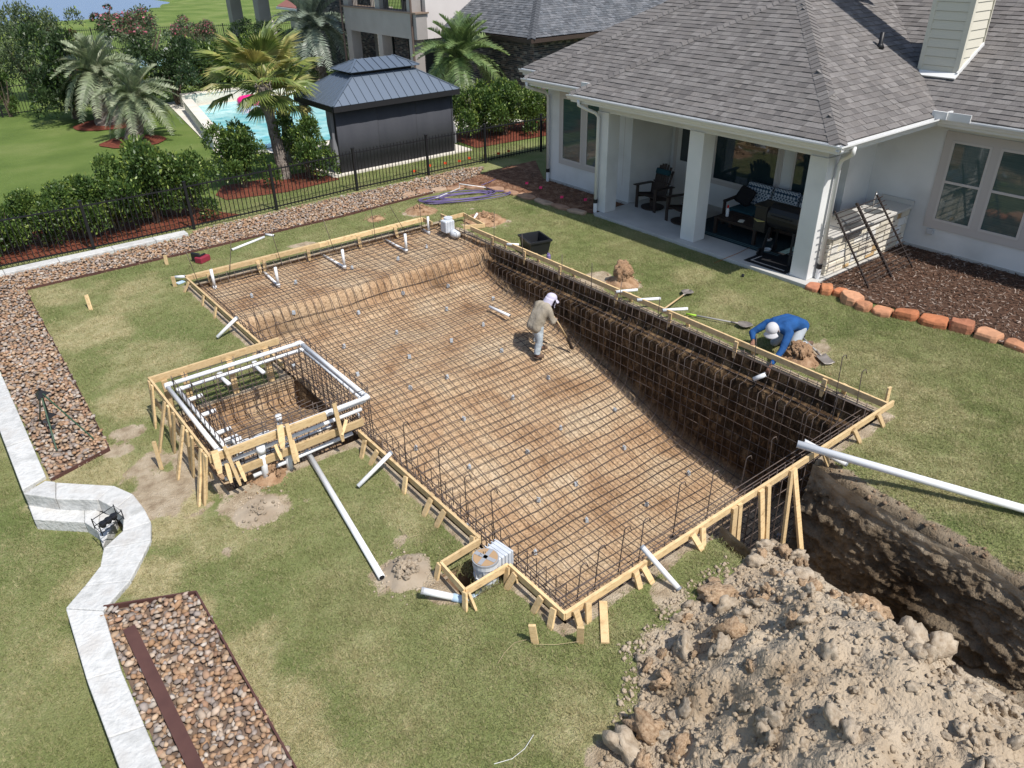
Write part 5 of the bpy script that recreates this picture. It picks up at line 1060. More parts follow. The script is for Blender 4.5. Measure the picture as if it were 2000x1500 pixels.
# ================================================================ PATIO CONTENTS
M_teal = mat('teal_fabric', (.012, .05, .065), rough=.9); M_pat = None
def pattern_mat():
    m = bpy.data.materials.new('lattice_cushion'); m.use_nodes = True; N = m.node_tree.nodes; Lk = m.node_tree.links; b = N['Principled BSDF']; b.inputs['Roughness'].default_value = .9
    tc = N.new('ShaderNodeTexCoord'); mp = N.new('ShaderNodeMapping'); mp.inputs['Scale'].default_value = (12, 12, 12); Lk.new(tc.outputs['Object'], mp.inputs[0]); ck = N.new('ShaderNodeTexVoronoi'); ck.feature = 'F1'; ck.inputs['Randomness'].default_value = 0; Lk.new(mp.outputs[0], ck.inputs['Vector']); ck.inputs['Scale'].default_value = 1
    cr = N.new('ShaderNodeValToRGB'); cr.color_ramp.interpolation = 'CONSTANT'; e = cr.color_ramp.elements; e[0].color = (.02, .05, .09, 1); e[1].position = .32; e[1].color = (.4, .44, .48, 1); e.new(.55).color = (.02, .05, .09, 1); Lk.new(ck.outputs[0], cr.inputs[0]); Lk.new(cr.outputs[0], b.inputs['Base Color']); return m
M_pat = pattern_mat(); ZS = .08
def adir(name, label, x, y, a):
    t = thing(name, label, 'chair', (x, y, ZS)); t.rotation_euler = (0, 0, a)
    def part(nm, mb, m=None, bev=.006): return mb.build(nm, m or M_darkwood, t, local=True, bevel=bev)
    mb = MB(); mb.lathe([(.27, 0), (.3, .02), (.3, .045), (.26, .05)], (0, 0, 0), 24); part('swivel_base', mb, bev=0); mb = MB(); mb.lathe([(.08, .045), (.08, .22)], (0, 0, 0), 12); part('pedestal', mb, bev=0)
    for k in range(6): mb = MB(); mb.box((.24-.085*k, 0, .36-.018*k), (.075, .56, .022)); part('seat_slat', mb)
    for k in range(7):
        yy = -.24+.08*k; h = .78-.5*(abs(k-3)/3)**2*.3; mb = MB(); mb.bar((-.2, yy*.8, .26), (-.42, yy*1.08, .3+h), .07, .02, (1, 0, .3)); part('back_slat', mb)
    mb = MB(); mb.bar((-.3, -.28, .62), (-.3, .28, .62), .05, .03); mb.bar((-.37, -.26, .86), (-.37, .26, .86), .05, .03); part('back_rail', mb)
    for s in (-1, 1):
        mb = MB(); mb.bar((.34, s*.34, .6), (-.34, s*.36, .56), .13, .024); part('armrest', mb); mb = MB(); mb.bar((.27, s*.31, .0), (.27, s*.31, .59), .09, .03, (1, 0, 0)); part('leg', mb); mb = MB(); mb.bar((-.28, s*.31, .05), (-.32, s*.31, .56), .08, .03, (1, 0, 0)); part('leg', mb); mb = MB(); mb.bar((.3, s*.29, .36), (-.35, s*.29, .24), .03, .12); part('side_rail', mb)
    mb = MB(); mb.box((-.33, 0, .88), (.09, .46, .14), Matrix.Rotation(-.3, 3, 'Y')); part('head_pillow', mb, M_teal, .03)
    return t
c = G(1277, 410, ZS); adir('patio_chair', 'dark brown slatted swivel armchair with teal head pillow left of the patio door', c[0]+.1, c[1]+.15, PI)
c = G(1326, 440, ZS); adir('patio_chair', 'second dark swivel armchair half hidden behind the middle column', c[0]+.25, c[1]+.1, PI*.95)
so_ = thing('sofa', 'dark framed outdoor sofa with teal seat under the patio window', 'sofa', (15.75, 10.0, ZS))
for k in range(3): mb = MB(); mb.box((15.68, 9.26+.74*k, .45), (.72, .72, .16)); mb.build('seat_cushion', M_teal, so_, bevel=.05)
for k in range(3): mb = MB(); mb.box((16.02, 9.26+.74*k, .78), (.2, .7, .52), Matrix.Rotation(.22, 3, 'Y')); mb.build('back_cushion', M_pat, so_, bevel=.07)
mb = MB(); mb.bb((15.3, 8.85, .28), (16.1, 11.15, .36)); mb.bb((16.06, 8.86, .36), (16.14, 11.14, .85)); mb.build('frame', M_darkwood, so_)
for y in (8.8, 11.2): mb = MB(); mb.bar((15.3, y, .66), (16.1, y, .7), .09, .04); mb.build('armrest', M_darkwood, so_); mb = MB(); mb.bar((15.32, y, ZS), (15.32, y, .64), .05, .06, (1, 0, 0)); mb.build('leg', M_darkwood, so_); mb = MB(); mb.bar((16.08, y, ZS), (16.08, y, .68), .05, .06, (1, 0, 0)); mb.build('leg', M_darkwood, so_)
mb = MB(); mb.box((0, 0, 0), (.14, .42, .42)); o = mb.build('throw_pillow', mat('black_fabric', (.012, .012, .014), rough=.95), bevel=.06); o.location = (15.75, 10.95, .75); o.rotation_euler = (.3, .5, .2); tag(o, 'black throw pillow at the left end of the sofa', 'pillow')
ct = thing('coffee_table', 'low dark slatted coffee table in front of the sofa', 'table', (14.95, 10.3, ZS))
for k in range(6): mb = MB(); mb.bb((14.62+.115*k, 9.75, .46), (14.72+.115*k, 10.95, .485)); mb.build('top_slat', M_darkwood, ct)
for x in (14.66, 15.25):
    for y in (9.8, 10.9): mb = MB(); mb.bb((x-.035, y-.035, ZS), (x+.035, y+.035, .459)); mb.build('leg', M_darkwood, ct)
mb = MB(); mb.bb((14.68, 9.76, .4), (15.23, 10.94, .455)); mb.build('apron', M_darkwood, ct)
bt = thing('spray_bottle', 'white bottle with red cap on the coffee table', 'bottle', (14.85, 10.75, .486)); mb = MB(); mb.lathe([(.035, .487), (.037, .5), (.037, .66), (.02, .69)], (14.85, 10.75, 0), 12); mb.build('body', mat('white_plastic', (.7, .72, .74), rough=.4), bt, smooth=True); mb = MB(); mb.lathe([(.022, .69), (.022, .74), (.012, .76)], (14.85, 10.75, 0), 10); mb.build('cap', mat('red_cap', (.5, .02, .02), rough=.4), bt)
mb = MB(); mb.box((14.8, 10.3, .495), (.16, .12, .015), rz(.4)); tag(mb.build('notepad', mat('paper', (.7, .68, .6), rough=.9)), 'small pale notepad on the coffee table', 'notepad')
mb = MB(); mb.bb((14.4, 8.95, ZS+.002), (16.0, 11.7, ZS+.012)); rug = tag(mb.build('patio_rug', mat('dark_teal_rug', [(.008, .02, .028), (.02, .045, .055)], scale=20, rough=1)), 'dark teal rug under the sofa and table', 'rug'); 
for x in (14.46, 14.54): mb = MB(); mb.bb((x, 9.0, ZS+.0122), (x+.03, 11.65, ZS+.015)); mb.build('stripe', mat('rug_stripe', (.08, .14, .15), rough=1), rug)
q = [G(*p, ZS) for p in ((1465, 507), (1500, 488), (1560, 512), (1542, 532))]
mx0, my0 = 13.75, 8.35
mb = MB(); mb.bb((13.72, 8.3, ZS+.002), (14.7, 9.35, ZS+.014)); gm = tag(mb.build('grill_mat', mat('black_rubber', (.012, .012, .014), rough=.8)), 'black mat with a white border line under the smoker', 'mat')
for a, b in (((13.82, 8.4), (13.85, 9.25)), ((13.85, 9.22), (14.2, 9.25))): mb = MB(); mb.bb((a[0], a[1], ZS+.0142), (b[0], b[1], ZS+.016)); mb.build('border_line', mat('pale_line', (.55, .5, .46), rough=.9), gm)
gr = thing('smoker_grill', 'black pellet smoker with side hopper on wheeled legs', 'grill', (14.4, 9.0, ZS)); gx_, gy_ = 14.45, 8.95
mb = MB(); P = []
for k in range(17): a = 2*PI*k/16; P.append((gx_+.26*math.cos(a), .98+.28*math.sin(a)))
mb.add([(p[0], gy_-.45, p[1]) for p in P[:16]]+[(p[0], gy_+.3, p[1]) for p in P[:16]], [(i, (i+1) % 16, 16+(i+1) % 16, 16+i) for i in range(16)]+[tuple(range(15, -1, -1)), tuple(range(16, 32))]); mb.build('barrel', M_black, gr, fix=True)
mb = MB(); mb.bb((gx_-.25, gy_+.32, .6), (gx_+.22, gy_+.62, 1.15)); hp = mb.build('hopper', M_black, gr, bevel=.02); mb = MB(); mb.bb((gx_-.27, gy_+.3, 1.151), (gx_+.24, gy_+.64, 1.19)); mb.build('hopper_lid', M_black, hp)
mb = MB(); mb.prism([(gx_-.36, gy_+.45), (gx_-.25, gy_+.62), (gx_-.25, gy_+.34)], .86, .87); mb.build('side_tag', mat('yellow_tag', (.5, .42, .15)), hp)
for s, y in ((-1, gy_-.35), (1, gy_+.25)):
    for x in (-.2, .2): mb = MB(); mb.bar((gx_+x*1.3, y+s*.06, ZS), (gx_+x*.8, y, .75), .05, .05); mb.build('leg', M_black, gr)
for x in (-.27, .27): mb = MB(); mb.lathe([(.09, -.02), (.09, .02)], (0, 0, 0), 16, R=Matrix.Rotation(PI/2, 3, 'X')); mb.V = [(v[0]+gx_+x, v[1]+gy_+.34, v[2]+ZS+.1) for v in mb.V]; mb.build('wheel', M_black, gr)
mb = MB(); mb.bb((gx_-.28, gy_-.3, 1.02), (gx_-.3, gy_+.2, 1.05)); mb.build('handle', M_black, gr)
for i, (px, py, lb) in enumerate(((1500, 470, 'white tray on the slab behind the smoker'), (1498, 490, 'white tray on the slab between the smoker legs'))): c = G(px, py, ZS); mb = MB(); mb.lathe([(.07, ZS+.003), (.09, ZS+.05), (.08, ZS+.05), (.06, ZS+.015)], (c[0], c[1], 0), 12); tag(mb.build('drip_tray', mat('white_tray', (.6, .6, .58), rough=.5)), lb, 'tray')
mb = MB(); mb.tube([G(1465, 483, ZS+.01), G(1440, 495, ZS+.01), G(1420, 503, ZS+.01), G(1408, 508, .03), G(1395, 514, .02)], .006, 5); tag(mb.build('extension_cord', mat('orange_cord', (.35, .14, .06), rough=.6), smooth=True), 'thin orange cord running off the patio slab edge', 'cord')
mb = MB(); c = G(1451, 538, .03); mb.box(c, (.09, .06, .05), rz(.5)); tag(mb.build('black_scrap', M_blackpl, bevel=.015), 'small black scrap on the grass by the patio', 'scrap')
# ---- outdoor kitchen
IX0, IX1, IY0, IY1, IZ = 14.25, 17.38, 7.72, 8.38, .94
isl = thing('outdoor_kitchen', 'limestone faced outdoor kitchen counter between column and wall', 'outdoor kitchen', (15.8, 8.05, 0))
mb = MB(); mb.bb((IX0+.05, IY0+.05, 0), (IX1, IY1-.03, IZ-.06)); mb.build('core', M_concrete, isl)
M_stone = pick('cream_limestone', [(.68, .64, .55), (.74, .71, .64), (.6, .55, .45), (.72, .66, .53), (.66, .6, .5), (.5, .34, .17), (.7, .69, .66)], rough=.9, bump=.6, bscale=18, var=.1, key='o', mottle=.14, mscale=5)
def stones(u0, u1, z0, z1, place):
    z = z0
    while z < z1-.03:
        h = min(random.choice((.09, .12, .15, .19)), z1-z)
        if z1-z-h < .05: h = z1-z
        u = u0
        while u < u1-.02:
            w_ = min(U(.16, .42), u1-u)
            if u1-u-w_ < .1: w_ = u1-u
            place(u+.004, u+w_-.004, z+.004, z+h-.004); u += w_
        z += h
def pl1(a, b, c_, d): mb = MB(); mb.bb((a, IY0-.01+U(-.018, .012), c_), (b, IY0+.06, d)); mb.build('stone', M_stone, isl, bevel=.012)
def pl2(a, b, c_, d): mb = MB(); mb.bb((IX0-.01+U(-.018, .012), a, c_), (IX0+.06, b, d)); mb.build('stone', M_stone, isl, bevel=.012)
stones(IX0+.06, IX1-.01, 0, IZ-.06, pl1); stones(IY0+.0, IY1-.03, 0, IZ-.06, pl2)
M_gran = mat('speckled_granite', [(.3, .29, .27), (.62, .6, .56), (.5, .47, .43), (.7, .68, .64)], scale=60, rough=.35, spec=.5)
mb = MB(); mb.bb((IX0-.06, IY0-.06, IZ-.058), (IX1, IY1+.04, IZ)); mb.build('countertop', M_gran, isl, bevel=.008)
mb = MB(); mb.bb((IX1-.03, IY0-.06, IZ+.001), (IX1, IY1+.04, IZ+.11)); mb.build('backsplash', M_gran, isl)
M_steel = mat('stainless_steel', (.42, .42, .42), rough=.35, metal=.9)
gx2 = 15.0; mb = MB(); mb.bb((gx2-.35, IY0-.04, IZ-.2), (gx2+.35, IY1-.1, IZ+.06)); gi_ = mb.build('built_in_grill', M_steel, isl, bevel=.01)
P = [(gx2-.34, IY0+.02+.26-.26*math.cos(PI*k/8), IZ+.061+.2*math.sin(PI*k/8)) for k in range(9)]; mb = MB(); mb.ext(P, (.68, 0, 0)); mb.build('hood', M_steel, gi_, fix=True)
mb = MB(); mb.tube([(gx2-.25, IY0-.02, IZ+.14), (gx2+.25, IY0-.02, IZ+.14)], .014, 8); mb.build('handle', M_steel, gi_)
for k in range(4): mb = MB(); mb.lathe([(.022, 0), (.018, .04)], (0, 0, 0), 10, R=Matrix.Rotation(PI/2, 3, 'X')); mb.V = [(v[0]+gx2-.24+.16*k, v[1]+IY0-.04, v[2]+IZ-.08) for v in mb.V]; mb.build('knob', M_black, gi_)
sxx = 16.35; mb = MB(); mb.lathe([(.2, IZ+.001), (.205, IZ+.008), (.18, IZ+.008), (.16, IZ+.002), (.0, IZ+.002)], (sxx, IY0+.3, 0), 24); mb.build('sink', M_steel, isl)
mb = MB(); mb.tube([(sxx+.22, IY0+.45, IZ), (sxx+.22, IY0+.45, IZ+.3), (sxx+.18, IY0+.42, IZ+.38), (sxx+.1, IY0+.38, IZ+.38), (sxx+.06, IY0+.35, IZ+.3)], .014, 8); mb.tube([(sxx+.22, IY0+.45, IZ+.05), (sxx+.3, IY0+.4, IZ+.08)], .01, 6); mb.build('faucet', M_steel, isl, smooth=True)
mb = MB(); mb.bb((WX-.06, 7.1, .42), (WX-.001, 7.24, .54)); tag(mb.build('outlet_box', mat('grey_box', (.45, .46, .47), rough=.5), bevel=.008), 'small grey outlet box on the white wall right of the counter', 'outlet box')
# iron fence panel leaning on the counter
fp = thing('fence_panel', 'loose iron fence panel leaning against the stone counter', 'fence panel', (15.5, 7, 0)); M_iron = mat('bronze_iron', (.03, .022, .02), rough=.5, spec=.4)
rails = []
for (tx, ty), (bx_, by_), w_ in (((1630, 412), (1696, 562), .03), ((1673, 397), (1741, 541), .045), ((1713, 381), (1782, 522), .03)):
    b_ = Vector(G(bx_, by_, .05)); tt_ = Vector(PL(tx, ty, 1, 7.62)); rails.append((b_, tt_)); mb = MB(); mb.bar(b_, tt_, w_, w_, (1, 0, 0)); mb.build('rail', M_iron, fp)
for k in range(17):
    f = .06+.9*k/16; pp = [b_.lerp(t_, f)+Vector((0, -.02, .015)) for b_, t_ in rails]; d0, d1 = (pp[0]-pp[1]).normalized(), (pp[2]-pp[1]).normalized(); mb = MB(); mb.tube([pp[0]+d0*.12, pp[1], pp[2]+d1*.12], .011, 5); mb.build('picket', M_iron, fp)
# mulch beds and stone borders
def sheet(name, poly, z, m): mb = MB(); mb.add([(p[0], p[1], z) for p in poly], [tuple(range(len(poly)))]); return struct(mb.build(name, m, fix=True))
ml = sheet('mulch_bed', MULCH1, .035, M_mulch); ml2 = sheet('mulch_bed', MULCH2, .03, mat('brown_bed_soil', [(.1, .045, .025), (.2, .1, .055), (.3, .18, .11)], scale=5, rough=.95, bump=.7, bscale=50, coord='P'))
chip = (np.array([[-1, -.22, 0], [1, -.15, .05], [1, .15, .1], [-1, .22, .08], [0, 0, .25]]), np.array([[0, 1, 4], [1, 2, 4], [2, 3, 4], [3, 0, 4]]))
P = rng.uniform([13.4, 0], [17.4, 7.8], (16000, 2)); P = P[inpoly(P[:, 0], P[:, 1], MULCH1)]; s = rng.uniform(.015, .045, len(P))
stuff(scatter('mulch_chips', [chip], np.column_stack([P, np.full(len(P), .04)+rng.uniform(0, .03, len(P))]), s, pick('mulch_chips', [(.05, .026, .017), (.1, .055, .035), (.16, .1, .07), (.07, .035, .022), (.3, .24, .2), (.12, .06, .035)], rough=.95, bump=0), .5, ml))
P = rng.uniform([11, 13.9], [15, 19.3], (6000, 2)); P = P[inpoly(P[:, 0], P[:, 1], MULCH2)]; s = rng.uniform(.015, .04, len(P))
stuff(scatter('mulch_chips', [chip], np.column_stack([P, np.full(len(P), .035)+rng.uniform(0, .03, len(P))]), s, pick('bed_chips', [(.07, .03, .02), (.13, .06, .035), (.2, .11, .07), (.28, .18, .12)], rough=.95, bump=0), .5, ml2))
M_sand = pick('red_sandstone', [(.4, .15, .07), (.46, .19, .09), (.36, .15, .085), (.42, .2, .11), (.5, .26, .15)], rough=.9, bump=.7, bscale=14, var=.12, key='o', mottle=.28, mscale=4)
M_dust = pick('dusty_sandstone', [(.36, .22, .14), (.4, .27, .18), (.33, .2, .13), (.42, .3, .21)], rough=.95, bump=.7, bscale=14, var=.12, key='o', mottle=.3, mscale=4)
def flagstone(p, d, L, W, h, label):
    n_ = 9; s = Vector((-d[1], d[0], 0)); d = Vector((d[0], d[1], 0)); P = []
    for k in range(n_): a = 2*PI*k/n_+U(-.2, .2); r_ = U(.85, 1.08); c_, s_ = math.cos(a), math.sin(a); P.append(Vector((p[0], p[1], 0))+d*(L/2*r_*math.copysign(abs(c_)**.6, c_))+s*(W/2*r_*math.copysign(abs(s_)**.6, s_)))
    mb = MB(); n2 = len(P); top = [q+Vector((0, 0, h+U(-.02, .015))) for q in P]; ce = sum(P, Vector())/n2; top = [ce+(q-ce)*.9+Vector((0, 0, 0)) for q in top]; top = [Vector((q.x, q.y, h+U(-.02, .02))) for q in top]
    mb.add([tuple(q+Vector((0, 0, -.03))) for q in P]+[tuple(q+Vector((0, 0, h*.6))) for q in P]+[tuple(q) for q in top]+[tuple(ce+Vector((0, 0, h+.012)))], [(i, (i+1) % n2, n2+(i+1) % n2, n2+i) for i in range(n2)]+[(n2+i, n2+(i+1) % n2, 2*n2+(i+1) % n2, 2*n2+i) for i in range(n2)]+[(2*n2+i, 2*n2+(i+1) % n2, 3*n2) for i in range(n2)])
    return tag(mb.build('border_stone', M_dust if 'flat' in label else M_sand, bevel=.012), label, 'stone', 'sandstone border stones')
path = [G(*p) for p in ((1572, 561), (1600, 569), (1627, 573), (1652, 580), (1667, 600), (1702, 608), (1742, 618), (1795, 626), (1852, 640), (1901, 652), (1958, 670), (2010, 690))]
words = ['first', 'second', 'third', 'fourth', 'fifth', 'sixth', 'seventh', 'eighth', 'ninth', 'tenth', 'eleventh']
for k in range(len(path)-1):
    a, b_ = path[k], path[k+1]; d = (b_-a)[:2]; L = np.linalg.norm(d); d = d/L; p = (a+b_)/2+np.array([d[1]*-.02, d[0]*.02, 0])
    flagstone(p, d, L*1.0, (.34, .4, .3, .42)[k % 4], (.1, .14, .12, .18, .13)[k % 5], 'red sandstone border stone of the dark mulch bed, %s from the patio column' % words[k])
path2 = [G(*p) for p in ((785, 386), (812, 379), (842, 375), (872, 371), (910, 368), (950, 369), (985, 374), (1012, 381), (1045, 390), (1078, 401), (1110, 411), (1145, 420))]
for k in range(len(path2)-1):
    a, b_ = path2[k], path2[k+1]; d = (b_-a)[:2]; L = np.linalg.norm(d); d = d/L
    flagstone((a+b_)/2, d, L*.97, U(.25, .34), U(.05, .08), 'flat sandstone edging the soil bed behind the pool, %s from the rock bed end' % words[k])
# ================================================================ FENCES
def fence(label, pts, h, m, sp=.11, pr=.008, post=.032, extend=0, rails=2):
    t = thing('iron_fence', label, 'fence', (pts[0][0], pts[0][1], 0)); pk = None; ps = None
    mbp = MB(); mbp.box((0, 0, h/2), (pr*2, pr*2, h)); mp_ = bpy.data.meshes.new('picket'); mp_.from_pydata(mbp.V, [], mbp.F); mp_.materials.append(m)
    mbq = MB(); mbq.box((0, 0, h/2+.03), (post*2, post*2, h+.1)); mbq.box((0, 0, h+.09), (post*2.5, post*2.5, .025)); mq = bpy.data.meshes.new('post'); mq.from_pydata(mbq.V, [], mbq.F); mq.materials.append(m)
    for k, (a, b) in enumerate(zip(pts[:-1], pts[1:])):
        a = Vector((a[0], a[1], 0)); b = Vector((b[0], b[1], 0)); L = (b-a).length; ang = math.atan2(b.y-a.y, b.x-a.x)
        for z in ((.1, h-.04) if rails == 2 else (.12, h-.22, h-.05)): mb = MB(); mb.bar(a+Vector((0, 0, z)), b+Vector((0, 0, z)), .028, .03); mb.build('rail', m, t)
        n_ = int(L/sp)
        for i in range(1, n_): p = a.lerp(b, i/n_); mk('picket', mp_, t, loc=(p.x, p.y, .04), R=rz(ang))
        mk('post', mq, t, loc=a, R=rz(ang))
    mk('post', mq, t, loc=(pts[-1][0], pts[-1][1], 0), R=rz(ang)); return t
fence('black iron fence running behind the rock bed and kerb', [(-4.6, 19.98), (-1.85, 19.95), (.6, 19.9), (2.86, 19.8), (5.22, 19.8), (7.48, 19.9), (10.02, 20.08), (12.47, 20.08), (14.66, 20.1), (16.95, 20.05), (19.2, 20.05)], 1.12, M_black)
fence('black iron fence across the back left of the neighbouring lawn', [(-4, 39.7), (-1.4, 39.8), (1.2, 39.9), (3.9, 40), (6.5, 40.4), (9, 40.6)], 1.2, M_black, sp=.12, pr=.009)
fence('distant black iron fence before the pond bank', [(10.2, 63), (12.7, 62), (15.2, 60.8), (17.7, 59.4), (20.2, 57.8), (22.7, 56.5), (25.2, 55.2)], 1.35, M_black, sp=.13, pr=.01)
# ================================================================ NEIGHBOUR'S POOL
M_deckp = mat('pale_travertine', [(.58, .53, .46), (.7, .66, .58)], scale=1.5, rough=.85)
def poly(name, P, z, m, **k): mb = MB(); mb.add([(p[0], p[1], z) for p in P], [tuple(range(len(P)))]); return struct(mb.build(name, m, fix=True))
poly('pool_deck', [(8.35, 26.3), (10.2, 38.4), (20.2, 38.2), (19.6, 24.2), (10.2, 25.2), (9.9, 26.2)], .03, M_deckp)
m = bpy.data.materials.new('pool_water'); m.use_nodes = True; N = m.node_tree.nodes; Lk = m.node_tree.links; b = N['Principled BSDF']; b.inputs['Roughness'].default_value = .08; b.inputs['Specular IOR Level'].default_value = .5
g = N.new('ShaderNodeNewGeometry'); vo = N.new('ShaderNodeTexVoronoi'); vo.inputs['Scale'].default_value = 2.6; nz_ = N.new('ShaderNodeTexNoise'); nz_.inputs['Scale'].default_value = 1.5; ad = N.new('ShaderNodeMixRGB'); ad.inputs[0].default_value = .35; Lk.new(g.outputs['Position'], nz_.inputs['Vector']); Lk.new(g.outputs['Position'], ad.inputs[1]); Lk.new(nz_.outputs['Color'], ad.inputs[2]); Lk.new(ad.outputs[0], vo.inputs['Vector'])
cr = N.new('ShaderNodeValToRGB'); e = cr.color_ramp.elements; e[0].position = .1; e[0].color = (.12, .47, .53, 1); e[1].position = .75; e[1].color = (.42, .72, .72, 1); Lk.new(vo.outputs[0], cr.inputs[0]); Lk.new(cr.outputs[0], b.inputs['Base Color']); bp = N.new('ShaderNodeBump'); bp.inputs['Strength'].default_value = .3; bp.inputs['Distance'].default_value = .1; Lk.new(nz_.outputs[0], bp.inputs['Height']); Lk.new(bp.outputs[0], b.inputs['Normal']); M_pw = m
poly('pool_water', [(8.95, 26.9), (10.6, 36.4), (15.6, 36.2), (14.6, 26.0)], .06, M_pw)
poly('far_pool_water', [(12.4, 50.4), (17.6, 49.6), (18.2, 54.5), (13.2, 55.6)], .12, M_pw)
def lowwall(label, a, b, w_, h, m=None):
    t = thing('pool_wall', label, 'pool wall', (a[0], a[1], 0)); a = Vector((a[0], a[1], 0)); b = Vector((b[0], b[1], 0)); L = (b-a).length; k = max(1, int(L/.6))
    mb = MB(); mb.bar(a+Vector((0, 0, h/2-.03)), b+Vector((0, 0, h/2-.03)), w_*.86, h-.06); mb.build('core', M_stone, t)
    for i in range(k): mb = MB(); mb.bar(a.lerp(b, i/k+.004)+Vector((0, 0, h-.025)), a.lerp(b, (i+1)/k-.004)+Vector((0, 0, h-.025)), w_, .06); mb.build('coping_stone', M_deckp, t, bevel=.01)
lowwall('raised stone wall with pale coping on the left side of the turquoise pool', (8.8, 27.8), (10.35, 35.7), .4, .5); lowwall('raised pale stone wall behind the turquoise pool', (10.4, 36.75), (15.9, 36.5), .45, .55); lowwall('pale stone kerb edging the distant blue pool', (11.9, 50.2), (13.0, 56), .5, .35)
mb = MB(); mb.tube([Vector((13.0+.5*math.cos(a), 35.2+.5*math.sin(a), .2)) for a in np.linspace(0, 2*PI, 20, endpoint=False)], .17, 10, closed=True); tag(mb.build('pool_float', mat('pink_vinyl', (.75, .02, .2), rough=.4), smooth=True), 'bright pink ring float at the far end of the pool', 'pool float')
# ================================================================ GAZEBO
gzb = thing('gazebo', 'charcoal hardtop gazebo with curtain walls and two-tier metal roof', 'gazebo', (12.6, 23, 0))
M_metal = mat('slate_metal_roof', (.11, .14, .185), rough=.45, metal=.2, spec=.5); M_char = mat('charcoal_fabric', [(.048, .05, .06), (.058, .06, .07)], scale=3, rough=.95, bump=.2, bscale=40, stretch=(1, 1, .3)); M_gframe = mat('gazebo_frame', (.016, .016, .018), rough=.6); M_drape = mat('grey_drape', (.16, .16, .17), rough=.9)
ex0, ex1, ey0, ey1 = 10.35, 14.85, 21.66, 24.4
def tier(o_, i_, zo, zi, n1, n2, nm):
    (a0, a1, b0, b1), (c0, c1, d0, d1) = o_, i_
    for (p, q, r_, s, n_) in (((a0, b0), (a1, b0), (c1, d0), (c0, d0), n1), ((a1, b1), (a0, b1), (c0, d1), (c1, d1), n1), ((a0, b1), (a0, b0), (c0, d0), (c0, d1), n2), ((a1, b0), (a1, b1), (c1, d1), (c1, d0), n2)):
        p, q = Vector((*p, zo)), Vector((*q, zo)); r_, s = Vector((*r_, zi)), Vector((*s, zi)); u = (q-p).normalized(); L = (q-p).length; us0 = (s-p).dot(u); us1 = (r_-p).dot(u); up0 = (s-p)-u*us0
        def edge(t_):   # how far up the slope at position t_ along the eave
            if t_ < us0: return t_/us0
            if t_ > us1: return (L-t_)/(L-us1)
            return 1.0
        nrm = u.cross(up0).normalized(); nrm = nrm if nrm.z > 0 else -nrm
        ts = [L*i/n_ for i in range(n_+1)]
        for i in range(n_):
            t0, t1 = ts[i], ts[i+1]; mids = [t_ for t_ in (us0, us1) if t0+1e-4 < t_ < t1-1e-4]; P = [p+u*t0, p+u*t1]+[p+u*t_+up0*edge(t_) for t_ in [t1]+mids[::-1]+[t0]]
            mb = MB(); mb.ext(P, nrm*.015); mb.build('roof_panel', M_metal, gzb, fix=True)
            if 0 < i and edge(t0) > .04: mb = MB(); mb.bar(p+u*t0+nrm*.025, p+u*t0+up0*edge(t0)+nrm*.025, .014, .03, nrm); mb.build('seam', M_metal, gzb)
    for (x, y), (x2, y2) in zip(((a0, b0), (a1, b0), (a1, b1), (a0, b1)), ((c0, d0), (c1, d0), (c1, d1), (c0, d1))): mb = MB(); mb.bar((x, y, zo+.025), (x2, y2, zi+.025), .06, .03); mb.build('hip_cap', M_metal, gzb)
tier((ex0, ex1, ey0, ey1), (11.5, 13.65, 22.45, 23.45), 2.05, 2.72, 16, 10, 1); tier((11.35, 13.8, 22.3, 23.6), (11.9, 13.25, 22.9, 23.0), 2.82, 3.08, 9, 5, 1)
mb = MB(); mb.bb((11.55, 22.5, 2.6), (13.6, 23.4, 2.84)); mb.build('cupola_vent', M_gframe, gzb)
mb = MB()
for a, b in (((ex0, ey0+.02), (ex1, ey0+.02)), ((ex0, ey1-.02), (ex1, ey1-.02)), ((ex0+.02, ey0+.05), (ex0+.02, ey1-.05)), ((ex1-.02, ey0+.05), (ex1-.02, ey1-.05))): mb.bar((*a, 1.97), (*b, 1.97), .08, .15)
mb.build('eave_beam', M_gframe, gzb)
for x in (10.55, 14.65):
    for y in (22.0, 24.2): mb = MB(); mb.bb((x-.06, y-.06, 0), (x+.06, y+.06, 1.96)); mb.build('post', M_gframe, gzb)
for k in range(3):
    xa, xb = 10.5+k*1.4, 10.5+(k+1)*1.4+.03; V = []; n_ = 24
    for i in range(n_+1):
        x = xa+(xb-xa)*i/n_; y = 21.93+.006*k+.002*math.sin(i*1.9+k)+.004*math.sin(i*.5); V += [(x, y, .06), (x, y, 1.95)]
    mb = MB(); mb.add(V, [(2*i, 2*i+2, 2*i+3, 2*i+1) for i in range(n_)]); o = mb.build('curtain_panel', M_char, gzb, smooth=True); o.modifiers.new('thickness', 'SOLIDIFY').thickness = .01
for x in (10.46, 14.72):
    for y in (22.15, 24.0):
        V = []; n_ = 14; zs = [.3, .8, 1.1, 1.5, 1.9]
        for zz in zs:
            for i in range(n_): a = 2*PI*i/n_; r_ = (.1 if zz > 1.3 else .07 if zz > 1 else .15)*(1+.25*math.sin(a*5)); V.append((x+r_*math.cos(a), y+r_*1.3*math.sin(a), zz))
        mb = MB(); mb.add(V, [(j*n_+i, j*n_+(i+1) % n_, (j+1)*n_+(i+1) % n_, (j+1)*n_+i) for j in range(4) for i in range(n_)]); mb.build('tied_drape', M_drape, gzb, smooth=True)
mb = MB(); mb.bb((10.1, 21.75, -.05), (15.3, 24.6, .055)); struct(mb.build('gazebo_slab', M_deckp))
